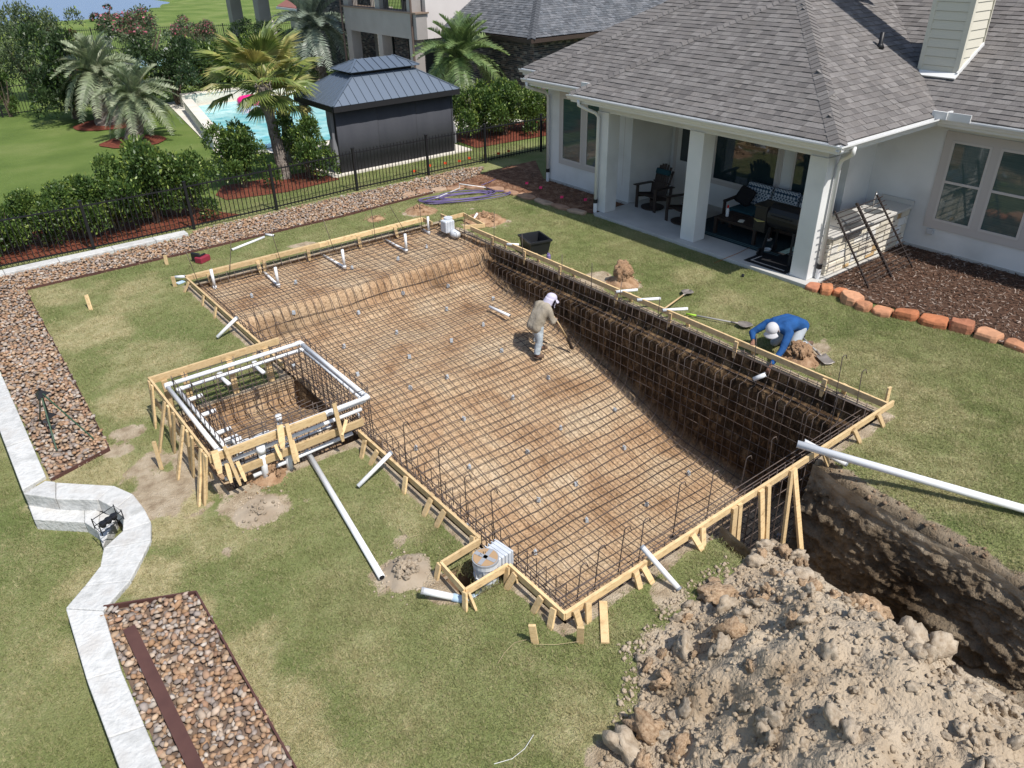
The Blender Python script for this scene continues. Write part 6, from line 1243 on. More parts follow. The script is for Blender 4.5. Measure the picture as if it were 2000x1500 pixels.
# ================================================================ NEIGHBOUR'S HOUSE
nh = thing('neighbour_house', 'two storey taupe stucco and dark brick house behind the gazebo', 'house', (21, 31, 0))
M_taupe = mat('taupe_stucco', [(.27, .25, .235), (.32, .295, .28)], scale=1.2, rough=.92, bump=.2, bscale=30); M_brickbase = mat('mortar', (.3, .28, .26), rough=.95)
M_brick = pick('dark_bricks', [(.05, .05, .056), (.075, .07, .072), (.11, .095, .09), (.04, .042, .048), (.2, .185, .17), (.13, .1, .09), (.065, .062, .066)], rough=.9, bump=.3, bscale=40, var=.2)
def nb(a, b, name='wall', m=None): mb = MB(); mb.bb(a, b); return mb.build(name, m or M_taupe, nh)
FXN = 19.0; M_farglass = mat('dim_far_glass', (.012, .016, .018), rough=.35, spec=.2)
brk = [0]
def brickwall(plane, val, u0, u1, z0, z1, singles=0, st=.21, ch=.075, soldier=False):
    """bricks on a wall facing -X (plane x) or -Y (plane y)"""
    if plane == 'x': w_ = nb((val+.006, u0, z0), (val+.2, u1, z1), 'brick_wall', M_brickbase)
    else: w_ = nb((u0, val+.006, z0), (u1, val+.2, z1), 'brick_wall', M_brickbase)
    V = []; F = []; r_ = 0; z = z0; sme = None
    while z < z1-.02:
        u = u0-(st/2 if r_ % 2 else 0)
        while u < u1:
            a, b_ = max(u+.006, u0), min(u+st-.006, u1)
            if b_-a > .03:
                if plane == 'x': P = [(val-.008+U(-.004, .004), a, z+.006), (val+.02, b_, z+ch-.006)]
                else: P = [(a, val-.008+U(-.004, .004), z+.006), (b_, val+.02, z+ch-.006)]
                if brk[0] < singles: mb = MB(); mb.bb(*P); mb.build('brick', M_brick, w_); brk[0] += 1
                else:
                    mb = MB(); mb.bb(*P); i0 = len(V); V += mb.V; F += [tuple(i0+i for i in f) for f in mb.F]
            u += st
        z += ch; r_ += 1
    if V: mb = MB(); mb.V = V; mb.F = F; mb.MI = [0]*len(F); stuff(mb.build('bricks', M_brick, w_))
# two-storey porch: front plane x = FXN, y 30.6 .. 37.2
for y0_, y1_ in ((36.7, 37.2), (33.75, 34.15), (31.0, 31.4)): nb((FXN, y0_, 0), (FXN+.5, y1_, 2.5), 'porch_column'); nb((FXN, y0_, 3.55), (FXN+.5, y1_, 6.4), 'porch_column')
nb((FXN-.02, 30.68, 2.5), (FXN+.52, 37.22, 3.5), 'porch_beam'); nb((FXN-.08, 30.6, 3.501), (FXN+.6, 37.3, 3.56), 'sill', mat('brown_sill', (.22, .16, .12), rough=.7)); nb((FXN-.02, 30.68, 6.4), (FXN+.52, 37.22, 8.5), 'porch_beam'); nb((FXN+.52, 31.4, 2.6), (FXN+3.2, 37.2, 2.8), 'porch_ceiling'); nb((FXN+.1, 30.2, 0.01), (FXN+3.4, 37.4, .1), 'porch_floor', M_concrete)
for ya_, yb_ in ((31.4, 33.75), (34.15, 36.7)):
    for k in range(18): mb = MB(); y = ya_+(yb_-ya_)*(k+.5)/18; mb.bb((FXN+.2, y-.01, 3.56), (FXN+.22, y+.01, 4.6)); mb.build('baluster', M_black, nh)
    mb = MB(); mb.bb((FXN+.18, ya_, 4.6), (FXN+.24, yb_, 4.65)); mb.build('handrail', M_black, nh)
    mb = MB(); mb.bb((FXN+2.9, ya_+.2, 3.6), (FXN+2.95, yb_-.2, 6.2)); mb.build('balcony_glass', M_farglass, nh)
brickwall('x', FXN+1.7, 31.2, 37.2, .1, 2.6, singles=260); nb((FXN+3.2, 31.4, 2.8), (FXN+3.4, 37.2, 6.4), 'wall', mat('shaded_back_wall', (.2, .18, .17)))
for y in (31.9, 33.4, 35.6): mb = MB(); mb.bb((FXN+1.62, y, .1), (FXN+1.68, y+.8, 2.3)); mb.build('porch_door', M_farglass, nh)
# side wall facing -Y with the wing roof running into it
mb = MB(); mb.ext([(FXN+.5, 30.7, 2.5), (21.0, 30.7, 2.5), (21.0, 30.7, 3.0), (28, 30.7, 7.5), (28, 30.7, 9), (FXN+.5, 30.7, 9)], (0, .25, 0)); mb.build('side_wall', mat('pale_side_stucco', [(.52, .48, .46), (.57, .53, .51)], scale=1.2, rough=.92), nh, fix=True)
mb = MB(); mb.tube([(FXN-.08, 30.95, 6.4), (FXN-.08, 30.95, 0)], .05, 8); mb.tube([(FXN-.08, 37.35, 6.4), (FXN-.08, 37.35, 0)], .05, 8); mb.build('downspout', mat('brown_spout', (.12, .085, .07), rough=.6), nh)
brickwall('x', 20.6, 37.4, 46.2, .0, 7.0)
# single storey brick wing with dark shingle roof
brickwall('x', 20.75, 25.0, 30.6, 0, 2.75); brickwall('y', 25.0, 20.77, 27, 0, 2.75)
M_shn = pick('slate_grey_shingles', [(.1, .108, .12), (.125, .132, .145), (.085, .09, .1), (.145, .15, .162), (.115, .12, .13)], rough=.95, bump=0, var=.12, spec=.15)
nroof = bpy.data.objects.new('wing_roof', None); C.objects.link(nroof); nroof.parent = nh; nroof.location = Vector((22, 28, 2.9))-wl(nh); WL[nroof.name] = Vector((22, 28, 2.9))
n1 = roof_plane([(20.3, 30.7, 2.9), (20.3, 24.6, 2.9), (26.4, 30.7, 2.9+6.1*PT)], None, nroof, [M_shn, M_shn], wmul=1.2)
n2 = roof_plane([(20.3, 24.6, 2.9), (34, 24.6, 2.9), (34, 30.7, 2.9+6.1*PT), (26.4, 30.7, 2.9+6.1*PT)], None, nroof, [M_shn, M_shn], wmul=1.2)
caps((20.3, 24.6, 2.9), (26.4, 30.7, 2.9+6.1*PT), n1, n2, nroof, M_shn, w=.16, st=.2)
mb = MB(); mb.bar((20.3, 24.55, 2.8), (20.3, 30.65, 2.8), .1, .14); mb.bar((20.35, 24.6, 2.8), (34, 24.6, 2.8), .1, .14); mb.build('gutter', mat('dark_brown_gutter', (.05, .035, .03), rough=.5), nroof)
mb = MB(); mb.bb((20.35, 24.75, 2.72), (20.75, 30.6, 2.735)); mb.bb((20.75, 24.65, 2.72), (34, 25.0, 2.735)); mb.build('soffit', mat('brown_soffit', (.06, .045, .04)), nh)
# small red-roofed wing and far covered porch
nw = thing('garden_wing', 'low cream wing with a red shingle roof beyond the brick wall', 'house', (24, 50, 0))
mb = MB(); mb.bb((22.2, 46.3, 0), (27, 51, 2.6)); mb.build('wall', mat('cream_stucco', (.5, .45, .38), rough=.9), nw); mb = MB(); mb.bb((22.14, 47.2, .6), (22.19, 49.8, 2.1)); mb.build('window', M_pane, nw)
mb = MB(); mb.ext([(21.7, 46.3, 2.6), (21.7, 51.6, 2.6), (26, 51.6, 4.6), (26, 46.3, 4.6)], (0, 0, .12)); mb.build('roof', mat('red_shingles', [(.2, .08, .07), (.28, .13, .11)], scale=20, rough=.95), nw, fix=True); mb = MB(); mb.bar((21.68, 46.3, 2.62), (21.68, 51.6, 2.62), .1, .12); mb.build('gutter', M_gutter, nw)
np_ = thing('covered_porch', 'far covered porch on thick taupe columns by the distant fence', 'porch', (24, 60, 0))
for x, y in ((22.6, 61.5), (22.3, 55.6)): mb = MB(); mb.bb((x-.4, y-.4, 0), (x+.4, y+.4, 4.3)); mb.build('column', M_taupe, np_)
mb = MB(); mb.bb((21.9, 52, 4.3), (23.0, 63, 5.6)); mb.bb((23.0, 52, 4.5), (29, 62, 4.7)); mb.build('beam', M_taupe, np_); mb = MB(); mb.bb((26, 52, 0), (26.2, 57.5, 4.4)); mb.build('glazed_wall', M_pane, np_)
for y in (52.1, 54.9): mb = MB(); mb.bb((25.9, y, 0), (25.99, y+.25, 4.4)); mb.build('frame', M_black, np_)
# ================================================================ PLANTS
def leafy(name, seed, blobs, nleaf, size, m, flower=None, tall=1.0, tips=None):
    """leaf cloud over a set of blobs; unit space: blobs are (x,y,z,r)"""
    r = np.random.default_rng(seed); B = np.array(blobs); w_ = B[:, 3]**2; k = r.choice(len(B), nleaf, p=w_/w_.sum())
    d = r.normal(size=(nleaf, 3)); d /= np.linalg.norm(d, axis=1)[:, None]; d[:, 2] = np.where(d[:, 2] < -.5, -d[:, 2], d[:, 2])
    rad = B[k, 3]*(1-.45*r.uniform(size=nleaf)**1.8)*(1+.22*np.sin(d[:, 0]*7+seed)*np.cos(d[:, 1]*6+d[:, 2]*5+k)); c = B[k, :3]+d*rad[:, None]; c[:, 2] = np.abs(c[:, 2])+.02
    ax = d*.6+r.normal(size=(nleaf, 3))*.7+np.array([0, 0, .25]); ax /= np.linalg.norm(ax, axis=1)[:, None]; sd = np.cross(ax, r.normal(size=(nleaf, 3))); sd /= np.linalg.norm(sd, axis=1)[:, None]; nn = np.cross(ax, sd)
    L = size*r.uniform(.7, 1.35, nleaf)[:, None]; W = L*.24
    P = np.stack([c, c+ax*L*.5+sd*W+nn*L*.06, c+ax*L, c+ax*L*.5-sd*W+nn*L*.06], 1); F = (np.arange(nleaf)*4)[:, None]+np.array([0, 1, 2, 3]); mi = (r.uniform(size=nleaf) < .0).astype(int)
    mats = [m]
    if flower is not None: mats.append(flower); mi = ((c[:, 2] > np.quantile(c[:, 2], .6)) & (r.uniform(size=nleaf) < .16)).astype(int)
    if tips is not None: mats.append(tips); mi = ((rad > B[k, 3]*.97) & (r.uniform(size=nleaf) < .35)).astype(int)
    return fast_mesh(name, P.reshape(-1, 3), F, mats, False, None, mi)
L_lig = leafmat('ligustrum_leaf', [(.038, .075, .018), (.065, .115, .026), (.1, .155, .035)], scale=2.2); L_tip = leafmat('young_leaf', [(.16, .23, .045), (.23, .28, .06)], scale=2); L_dark = leafmat('dark_leaf', [(.025, .048, .018), (.045, .075, .025)], scale=2); L_olive = leafmat('olive_leaf', [(.075, .105, .055), (.12, .155, .075)], scale=1.5); L_yel = leafmat('yellow_green_leaf', [(.08, .11, .015), (.14, .16, .03)], scale=1.5); L_red = leafmat('reddish_leaf', [(.05, .05, .02), (.09, .055, .03), (.04, .07, .02)], scale=3); L_flow = leafmat('pink_flower', [(.45, .08, .14), (.55, .2, .25)], scale=4)
M_bark = mat('bark', [(.1, .075, .055), (.17, .13, .1)], scale=8, rough=.95, bump=.5, bscale=25)
def blobset(seed, n, spread, r0, r1, h):
    r = random.Random(seed); return [(r.gauss(0, spread*.5), r.gauss(0, spread*.5), h*(.18+.75*r.random()), r.uniform(r0, r1)) for _ in range(n)]
SHM = {}
def shrub_mesh(kind, v):
    if (kind, v) in SHM: return SHM[(kind, v)]
    s = 100*v+sum(map(ord, kind))
    if kind == 'lig': me = leafy('foliage', s, blobset(s, 15, .85, .22, .42, 1.35), 9000, .085, L_lig, tips=L_tip)
    elif kind == 'dark': me = leafy('foliage', s, blobset(s, 16, .9, .22, .42, 1.5), 8000, .085, L_dark, tips=L_lig)
    elif kind == 'olive': me = leafy('foliage', s, blobset(s, 20, 1.0, .2, .4, 1.5), 9000, .06, L_olive, tips=L_tip)
    elif kind == 'yel': me = leafy('foliage', s, blobset(s, 14, .9, .2, .35, 1.0), 6000, .08, L_yel, tips=L_lig)
    elif kind == 'red': me = leafy('foliage', s, blobset(s, 16, .8, .2, .36, 1.5), 7000, .08, L_red, tips=L_lig)
    elif kind == 'pink': me = leafy('foliage', s, blobset(s, 18, .95, .18, .36, 1.5), 7000, .07, L_olive, flower=L_flow)
    elif kind == 'thin': me = leafy('foliage', s, [(math.cos(i)*.3, math.sin(i*1.7)*.3, .2+.17*i, .16) for i in range(9)], 3500, .08, L_lig, tips=L_red)
    SHM[(kind, v)] = me; return me
stem_me = {}
def shrub(kind, v, x, y, r, h, label, cat='shrub', name='shrub', group=None, z=0):
    t = thing(name, label, cat, (x, y, z), group); t.rotation_euler = (0, 0, U(0, 6.28)); t.scale = (r, r, h/1.75)
    o = mk('foliage', shrub_mesh(kind, v), t, local=True)
    if 'st' not in stem_me:
        mb = MB(); 
        for k in range(6): a = k*1.05; mb.tube([(.05*math.cos(a), .05*math.sin(a), -.05), (.12*math.cos(a), .12*math.sin(a), .4), (.35*math.cos(a+.4), .35*math.sin(a+.4), 1.0)], [.035, .028, .012], 6)
        o2 = mb.build('stems', M_bark, t, local=True); stem_me['st'] = o2.data
    else: mk('stems', stem_me['st'], t, local=True)
    return t
hg = 'evergreen shrubs along the iron fence'
for i, (px, py, r, h, lab) in enumerate(((-60, 520, 1.05, 2.2, 'glossy evergreen shrub behind the fence at the far left edge'), (25, 505, 1.0, 1.9, 'glossy evergreen shrub behind the fence, at the left edge of the white kerb'), (95, 485, .9, 1.5, 'lower glossy shrub in the fence hedge, second from the left edge'), (165, 468, 1.1, 2.0, 'broad glossy shrub in the middle left of the fence hedge'), (235, 452, 1.15, 2.25, 'tall glossy shrub in the centre of the fence hedge'), (310, 436, 1.15, 2.3, 'tall glossy shrub at the right half of the fence hedge'), (375, 420, 1.05, 2.25, 'glossy shrub closing the right end of the fence hedge'))):
    c = G(px, py); shrub('lig', i % 3, c[0], max(c[1], 21.0), r*.84, h*(.82+.1*(i % 3)), lab, group=hg)
c = G(489, 372); shrub('lig', 0, c[0], c[1]+.4, .9, 2.1, 'round glossy shrub left of the fan palm trunk'); c = G(603, 350); shrub('lig', 2, c[0]+.1, c[1]+.1, .85, 2.0, 'loose glossy shrub between fan palm and gazebo')
shrub('lig', 1, 16.4, 23.2, 1.05, 2.5, 'tall glossy shrub right of the gazebo'); shrub('lig', 2, 17.6, 22.9, 1.0, 2.1, 'glossy shrub in the middle right of the gazebo'); shrub('lig', 0, 18.9, 22.6, .9, 1.7, 'glossy shrub half hidden by the white house corner'); shrub('lig', 1, 20.2, 22.4, 1.0, 1.7, 'glossy shrub behind the white house corner')
for kind, v, px, py, wd, top, lab in (('olive', 0, 72, 195, 140, 48, 'big grey-green bush by the pond at the far left'), ('dark', 0, 150, 232, 120, 88, 'dark round bush behind the first feather palm'), ('thin', 0, 22, 228, 70, 132, 'thin upright shrub against the back left fence'), ('red', 0, 140, 175, 80, 55, 'reddish tall bush behind the dark round bush'), ('pink', 0, 300, 132, 140, 30, 'wide bush with pinkish blooms before the distant fence'), ('pink', 1, 395, 140, 90, 42, 'pink flowering bush next to the distant fence'), ('yel', 0, 255, 205, 110, 105, 'low yellow-green shrub left of the turquoise pool wall'), ('dark', 1, 350, 205, 110, 92, 'dark shrub behind the left end of the pool wall'), ('lig', 1, 415, 190, 120, 62, 'tall dense shrub behind the middle of the pool wall'), ('lig', 2, 470, 182, 90, 78, 'dense shrub behind the right end of the pool wall'), ('dark', 0, 480, 110, 60, 52, 'dark shrub at the first porch column'), ('dark', 1, 540, 125, 70, 52, 'dark shrub between porch columns and brick wall'), ('yel', 1, 500, 140, 80, 88, 'yellow-green low shrub before the porch columns'), ('olive', 1, -25, 150, 90, 75, 'grey-green bush cut by the left edge of the picture'), ('dark', 1, 600, 165, 50, 115, 'small dark shrub under the blue palm'), ('red', 1, 395, 108, 40, 62, 'small reddish shrub by the distant fence'), ('dark', 0, -5, 215, 60, 130, 'dark shrub inside the back left fence')):
    c = G(px, py); D = math.sqrt(c[0]**2+c[1]**2+HC**2); pm = FPX/D; shrub(kind, v, c[0], c[1], wd/pm/(2.0 if px > 100 else 2.3), (py-top)/pm*.95, lab)
# red mulch beds
for k, P in enumerate(([(-5, 20.15), (6.6, 20.1), (6.3, 20.6), (5.9, 21.6), (4, 22.3), (-5, 22.2)], [(G(489, 372)[0]-.9, 21.7), (8.4, 21.3), (10.2, 21.5), (10.1, 22.9), (7.2, 23.2), (6.7, 22.4)], [(15.6, 21.9), (20.5, 21.6), (20.5, 24), (15.8, 24.2)])): sheet('red_mulch_bed', P, .02, M_redmulch)
for (px, py, r) in ((215, 243, 1.3), (262, 277, 1.1)): c = G(px, py); sheet('red_mulch_bed', [(c[0]+r*math.cos(a)*U(.9, 1.1), c[1]+r*math.sin(a)*U(.9, 1.1)) for a in np.linspace(0, 2*PI, 18, endpoint=False)], .03, M_redmulch)
P = [tuple(G(*p)[:2]) for p in ((0, 470), (150, 395), (205, 380), (140, 380), (0, 440))]
# ---- palms
L_pindo = leafmat('blue_green_frond', [(.16, .2, .11), (.23, .27, .16), (.29, .31, .2)], scale=1.5, transl=.2); L_fan = leafmat('fan_leaf', [(.12, .18, .045), (.21, .25, .07), (.42, .37, .14)], scale=1.6, transl=.3); L_blue = leafmat('silver_blue_frond', [(.16, .2, .155), (.25, .29, .23)], scale=1.5, transl=.2); L_green = leafmat('green_frond', [(.1, .16, .06), (.18, .24, .09)], scale=1.5, transl=.25)
def frond_mesh(seed, m, droop, n=42, ll=.2):
    r = random.Random(seed); V = []; F = []
    def pt(t): a = 1.15-droop*t; return Vector((math.sin(1.57-a)*t if 0 else t*(math.cos(.9-droop*t*.55)), 0, t*math.sin(.9-droop*t*.9)))
    prev = None
    for i in range(13):
        t = i/12; p = pt(t); w_ = .014*(1-t*.85); i0 = len(V); V += [p+Vector((0, w_, 0)), p-Vector((0, w_, 0)), p-Vector((0, 0, w_))]
        if prev is not None: F += [(prev, prev+1, i0+1, i0), (prev+1, prev+2, i0+2, i0+1), (prev+2, prev, i0, i0+2)]
        prev = i0
    for i in range(n):
        t = .2+.8*i/(n-1); p = pt(t); tg = (pt(min(1, t+.02))-pt(t-.02)).normalized(); L = ll*(math.sin(PI*(.15+.8*(t-.2)/.8))**.6)*r.uniform(.85, 1.1)
        for s in (-1, 1):
            d = (tg*.55+Vector((0, s*.75, 0))+Vector((0, 0, .45 if droop < 1.3 else .2))+Vector((r.uniform(-.12, .12), 0, r.uniform(-.15, .15)))).normalized(); e_ = p+d*L+Vector((0, 0, -.12*L*droop)); mid = p+d*L*.5; i0 = len(V); w_ = .0105; V += [p+tg*w_, p-tg*w_, mid-tg*w_, mid+tg*w_, e_]; F += [(i0, i0+1, i0+2, i0+3), (i0+3, i0+2, i0+4)]
    me = bpy.data.meshes.new('frond'); me.from_pydata([tuple(v) for v in V], [], F); me.materials.append(m); return me
def fan_mesh(seed, m, spread=2.5, n=26):
    r = random.Random(seed); V = []; F = []; st = .75
    mbs = MB(); mbs.tube([(0, 0, 0), (.4, 0, .1), (st, 0, .06)], [.016, .012, .01], 4); V += [Vector(v) for v in mbs.V]; F += list(mbs.F); hub = Vector((st, 0, .06))
    for i in range(n):
        a = -spread/2+spread*i/(n-1); L = .85*(1-.25*(abs(a)/(spread/2))**2)*r.uniform(.92, 1.08); d = Vector((math.cos(a), math.sin(a), .1-.1*abs(a))).normalized(); w0 = .85*spread/n*.5; s = Vector((-math.sin(a), math.cos(a), 0)); up = Vector((0, 0, 1)); q = hub+d*L*.6; e_ = hub+d*L-up*(.1+.16*r.random())*L; i0 = len(V)
        V += [hub, q+s*w0*.65, q-s*w0*.65, q+up*.035, e_]; F += [(i0, i0+3, i0+1), (i0, i0+2, i0+3), (i0+1, i0+3, i0+4), (i0+3, i0+2, i0+4)]
    me = bpy.data.meshes.new('fan_leaf'); me.from_pydata([tuple(v) for v in V], [], F); me.materials.append(m); return me
M_ptrunk = mat('palm_trunk', [(.12, .1, .085), (.24, .21, .185), (.17, .14, .12)], scale=7, rough=.95, bump=.8, bscale=18, bdist=.05)
PF = {}
def palm(label, x, y, th, tr, R, nf, m, fan=False, tone='a', tilt=(0, 0)):
    t = thing('palm_tree', label, 'palm tree', (x, y, 0)); prof = []; mb = MB()
    n_ = 14; V = []; F = []; k_ = 14
    for i in range(n_+1):
        f = i/n_; z = th*f; r_ = tr*(1.25-.35*f if not fan else 1.35-.5*f+.25*(f > .85)); 
        for j in range(k_): a = 2*PI*j/k_; q = r_*(1+.1*((i+j) % 2)); V.append((x+tilt[0]*f+q*math.cos(a), y+tilt[1]*f+q*math.sin(a), z-.05))
    for i in range(n_):
        for j in range(k_): F.append((i*k_+j, i*k_+(j+1) % k_, (i+1)*k_+(j+1) % k_, (i+1)*k_+j))
    mb.add(V, F); mb.build('trunk', M_ptrunk, t)
    for i in range(22 if not fan else 30):    # old leaf bases
        a = i*2.4; f = (.45+.55*i/22) if not fan else (.72+.28*i/30); z = th*f; rr = tr*(1.2-.3*f); mb = MB(); o_ = Vector((x+tilt[0]*f, y+tilt[1]*f, 0)); mb.bar(o_+Vector((rr*math.cos(a), rr*math.sin(a), z-.1)), o_+Vector(((rr+.12)*math.cos(a), (rr+.12)*math.sin(a), z+.14)), .07, .03, (math.cos(a), math.sin(a), 0), pt=.5); mb.build('leaf_base', M_ptrunk, t)
    key = (m.name, fan)
    if key not in PF: PF[key] = [fan_mesh(s, m) for s in range(3)] if fan else [frond_mesh(s, m, d_) for s, d_ in ((1, .55), (2, .95), (3, 1.5))]
    for i in range(nf):
        f = i/nf; az = i*2.399+U(-.2, .2); el = (1.15-1.7*f) if fan else (.75-1.15*f); s = R*U(.85, 1.1); me = PF[key][i % 3] if fan else PF[key][min(2, int(f*3))]
        Rm = rz(az) @ Matrix.Rotation(-el, 3, 'Y') @ Matrix.Rotation(U(-.3, .3), 3, 'X') @ Matrix.Diagonal((s, s, s)); mk('frond', me, t, loc=(x+tilt[0], y+tilt[1], th), R=Rm)
    return t
c = G(215, 242); palm('stout feather palm on red mulch, farther of the two on the neighbouring lawn', c[0], c[1], 1.75, .42, 1.75, 60, L_pindo); c = G(260, 276); palm('shorter feather palm beside the pool wall, nearer of the two', c[0], c[1], 1.3, .26, 1.55, 52, L_pindo, tilt=(.5, .2))
palm('fan palm with slim bare trunk between the two glossy shrubs', 9.0, 22.75, 2.75, .14, 1.15, 24, L_fan, True, tilt=(-.1, .35)); palm('dark fan palm stem close to the gazebo side', 10.0, 24.6, 2.0, .12, .95, 18, L_fan, True)
palm('silvery blue palm in front of the brick wall', 18.4, 39.6, 2.2, .3, 2.4, 56, L_blue); palm('green palm between the gazebo and the brick wing', 18.9, 27.4, 1.9, .25, 2.05, 56, L_green)
# ---- far small things
t = thing('patio_umbrella', 'closed beige patio umbrella behind the fan palm', 'umbrella', (17.3, 42, 0)); mb = MB(); mb.lathe([(.03, 0), (.03, 1.2)], (17.3, 42, 0), 8); mb.build('pole', M_black, t); mb = MB(); mb.lathe([(.28, .9), (.25, 1.5), (.16, 2.3), (.03, 2.75)], (17.3, 42, 0), 12); mb.build('canopy', mat('beige_canvas', (.42, .38, .34), rough=.9), t, smooth=True)
u = G(215, 96); t = thing('flower_urn', 'stone urn planted with red flowers by the distant fence', 'planter', tuple(u)); mb = MB(); mb.lathe([(.35, 0), (.25, .1), (.15, .3), (.4, .7), (.5, .8), (.45, .8)], tuple(u), 14); mb.build('urn', M_lime, t, smooth=True); o = mk('plant', leafy('plant', 900, [(0, 0, .5, .5), (.4, .2, 1.0, .35), (-.4, 0, 1.1, .3), (.5, 0, 1.7, .2)], 1200, .16, L_dark, flower=L_flow), t, loc=(u[0], u[1], .8))
for x, y, lab in ((18.7, 33.0, 'potted spiky plant between the porch columns, right'), (18.7, 35.3, 'potted plant between the porch columns, left')):
    t = thing('potted_plant', lab, 'plant', (x, y, 0)); mb = MB(); mb.lathe([(.28, 0), (.4, .5), (.43, .55), (.38, .55)], (x, y, 0), 14); mb.build('pot', mat('terracotta', (.3, .14, .08), rough=.8), t, smooth=True)
    for i in range(22): a = i*2.4; el = .3+.9*(i/22); mb = MB(); d = Vector((math.cos(a)*math.cos(el), math.sin(a)*math.cos(el), math.sin(el))); p = Vector((x, y, .5)); mb.bar(p, p+d*.9, .05, .012, pt=.9); mb.build('leaf', L_green, t)
for i, (px, py, s) in enumerate(((195, 112, .5), (205, 118, .45), (330, 102, .5), (350, 100, .4), (440, 90, .45))): c = G(px, py); o = mk('boulder', lump_mesh('boulder', 200+i, M_lime, sub=2, amp=.3), loc=(c[0], c[1], .15), R=Matrix.Diagonal((s, s*.8, s*.6))); tag(o, 'pale boulder at the rim of the distant blue pool, %s from the left' % words[i], 'boulder')
# ================================================================ PEOPLE
def skin(name, nodes, edges, m, parent, root, sub=2, local=False):
    ks = list(nodes); me = bpy.data.meshes.new(name); me.from_pydata([tuple(nodes[k][0]) for k in ks], [(ks.index(a), ks.index(b)) for a, b in edges], [])
    o = mk(name, me, parent, local); md = o.modifiers.new('skin', 'SKIN'); md.use_smooth_shade = True; md.branch_smoothing = .6
    if not me.skin_vertices: me.skin_vertices.new()
    for i, k in enumerate(ks):
        r = nodes[k][1]; sv = me.skin_vertices[0].data[i]; sv.radius = (r, r) if not hasattr(r, '__len__') else r; sv.use_root = (k == root)
    sb = o.modifiers.new('smooth', 'SUBSURF'); sb.levels = sub; sb.render_levels = sub
    for mm in (m if isinstance(m, list) else [m]): me.materials.append(mm)
    return o
M_skin = mat('skin', [(.2, .1, .065), (.26, .135, .09)], scale=20, rough=.6)
def build_person(label, J, shirt, pants, shoe, cap, hd_dir, flap, loc, hup=(0, 0, 1)):
    """J: joint name -> world position"""
    t = thing('person', label, 'person', loc); J = {k: Vector(v) for k, v in J.items()}
    nd = {}; ed = []
    def chain(names, rs):
        for n_, r in zip(names, rs): nd.setdefault(n_, (J[n_], r))
        ed.extend(zip(names[:-1], names[1:]))
    fwd = Vector(hd_dir).normalized()
    J['crown'] = J['head']+Vector(hup).normalized()*.075
    chain(['pelvis', 'spine', 'chest', 'neck', 'head', 'crown'], [.11, .11, .12, .05, .085, .07])
    for s in 'LR':
        chain(['chest', s+'sho', s+'elb', s+'wri'], [.13, .06, .043, .028]); chain(['pelvis', s+'hip', s+'kne', s+'ank', s+'toe'], [.12, .085, .058, .04, .032])
        hdv = (J[s+'hand']-J[s+'wri']).normalized(); sdv = hdv.cross(Vector((0, 0, 1))); sdv = sdv.normalized() if sdv.length > .1 else Vector((0, 1, 0)); cu = hdv.cross(sdv).normalized()
        cu = cu if cu.z < 0 else -cu
        J[s+'palm'] = J[s+'wri']+hdv*.06; chain([s+'wri', s+'palm'], [.028, .034])
        for k, (o_, L) in enumerate(((-.03, .05), (-.01, .06), (.01, .058), (.03, .045))):
            a = s+'f%da' % k; b = s+'f%db' % k; c_ = s+'f%dc' % k; J[a] = J[s+'palm']+hdv*.03+sdv*o_; J[b] = J[a]+hdv*L*.6+cu*.012; J[c_] = J[b]+cu*L*.6+hdv*.006; chain([s+'palm', a, b, c_], [.034, .0095, .009, .008])
        J[s+'ta'] = J[s+'wri']+hdv*.03+sdv*.035; J[s+'tb'] = J[s+'ta']+hdv*.04+cu*.02; chain([s+'palm', s+'ta', s+'tb'], [.034, .011, .009])
    skin('body', nd, ed, M_skin, t, 'pelvis')
    def garment(nm, chains, m, vox):
        mb = MB()
        for pts in chains:
            P = [Vector(p) for p, r in pts]; rs = [r for p, r in pts]; Q = []; q = []
            for i in range(len(P)-1):
                for k in range(5): f_ = k/5; Q.append(P[i].lerp(P[i+1], f_)); q.append(rs[i]+(rs[i+1]-rs[i])*f_)
            Q.append(P[-1]); q.append(rs[-1]); mb.tube(Q, q, 14)
            for p, r in pts[:-1]: mb.lathe([(.001, -r)]+[(r*math.cos(t_), r*math.sin(t_)) for t_ in np.linspace(-1.3, 1.3, 9)]+[(.001, r)], p, 14)
        o = mb.build(nm, m, t, fix=True); md = o.modifiers.new('remesh', 'REMESH'); md.mode = 'VOXEL'; md.voxel_size = vox; md.use_smooth_shade = True; sm_ = o.modifiers.new('smooth', 'SMOOTH'); sm_.iterations = 6; sm_.factor = .6
        return o
    ax = (J['chest']-J['pelvis']).normalized(); sdx = (J['Lsho']-J['Rsho']).normalized(); hemd = -ax
    coll = J['chest'].lerp(J['neck'], .75); ch_ = []
    for o_ in (-.07, 0, .07): ch_.append([(J['pelvis']+hemd*.05+sdx*o_, .125), (J['spine']+sdx*o_, .12), (J['chest']+sdx*o_*1.35, .118), (coll+sdx*o_*.25, .07)])
    for s in 'LR': ch_.append([(J['chest'].lerp(J[s+'sho'], .6), .1), (J[s+'sho'], .078), (J[s+'elb'], .058), (J[s+'elb'].lerp(J[s+'wri'], .92), .042)])
    garment('shirt', ch_, shirt, .014)
    ch_ = [[(J['pelvis']+sdx*.05, .122), (J['pelvis']-sdx*.05, .122)]]
    for s in 'LR': ch_.append([(J['pelvis'].lerp(J[s+'hip'], .7), .118), (J[s+'hip'], .108), (J[s+'kne'], .078), (J[s+'kne'].lerp(J[s+'ank'], .9), .066)])
    garment('trousers', ch_, pants, .014)
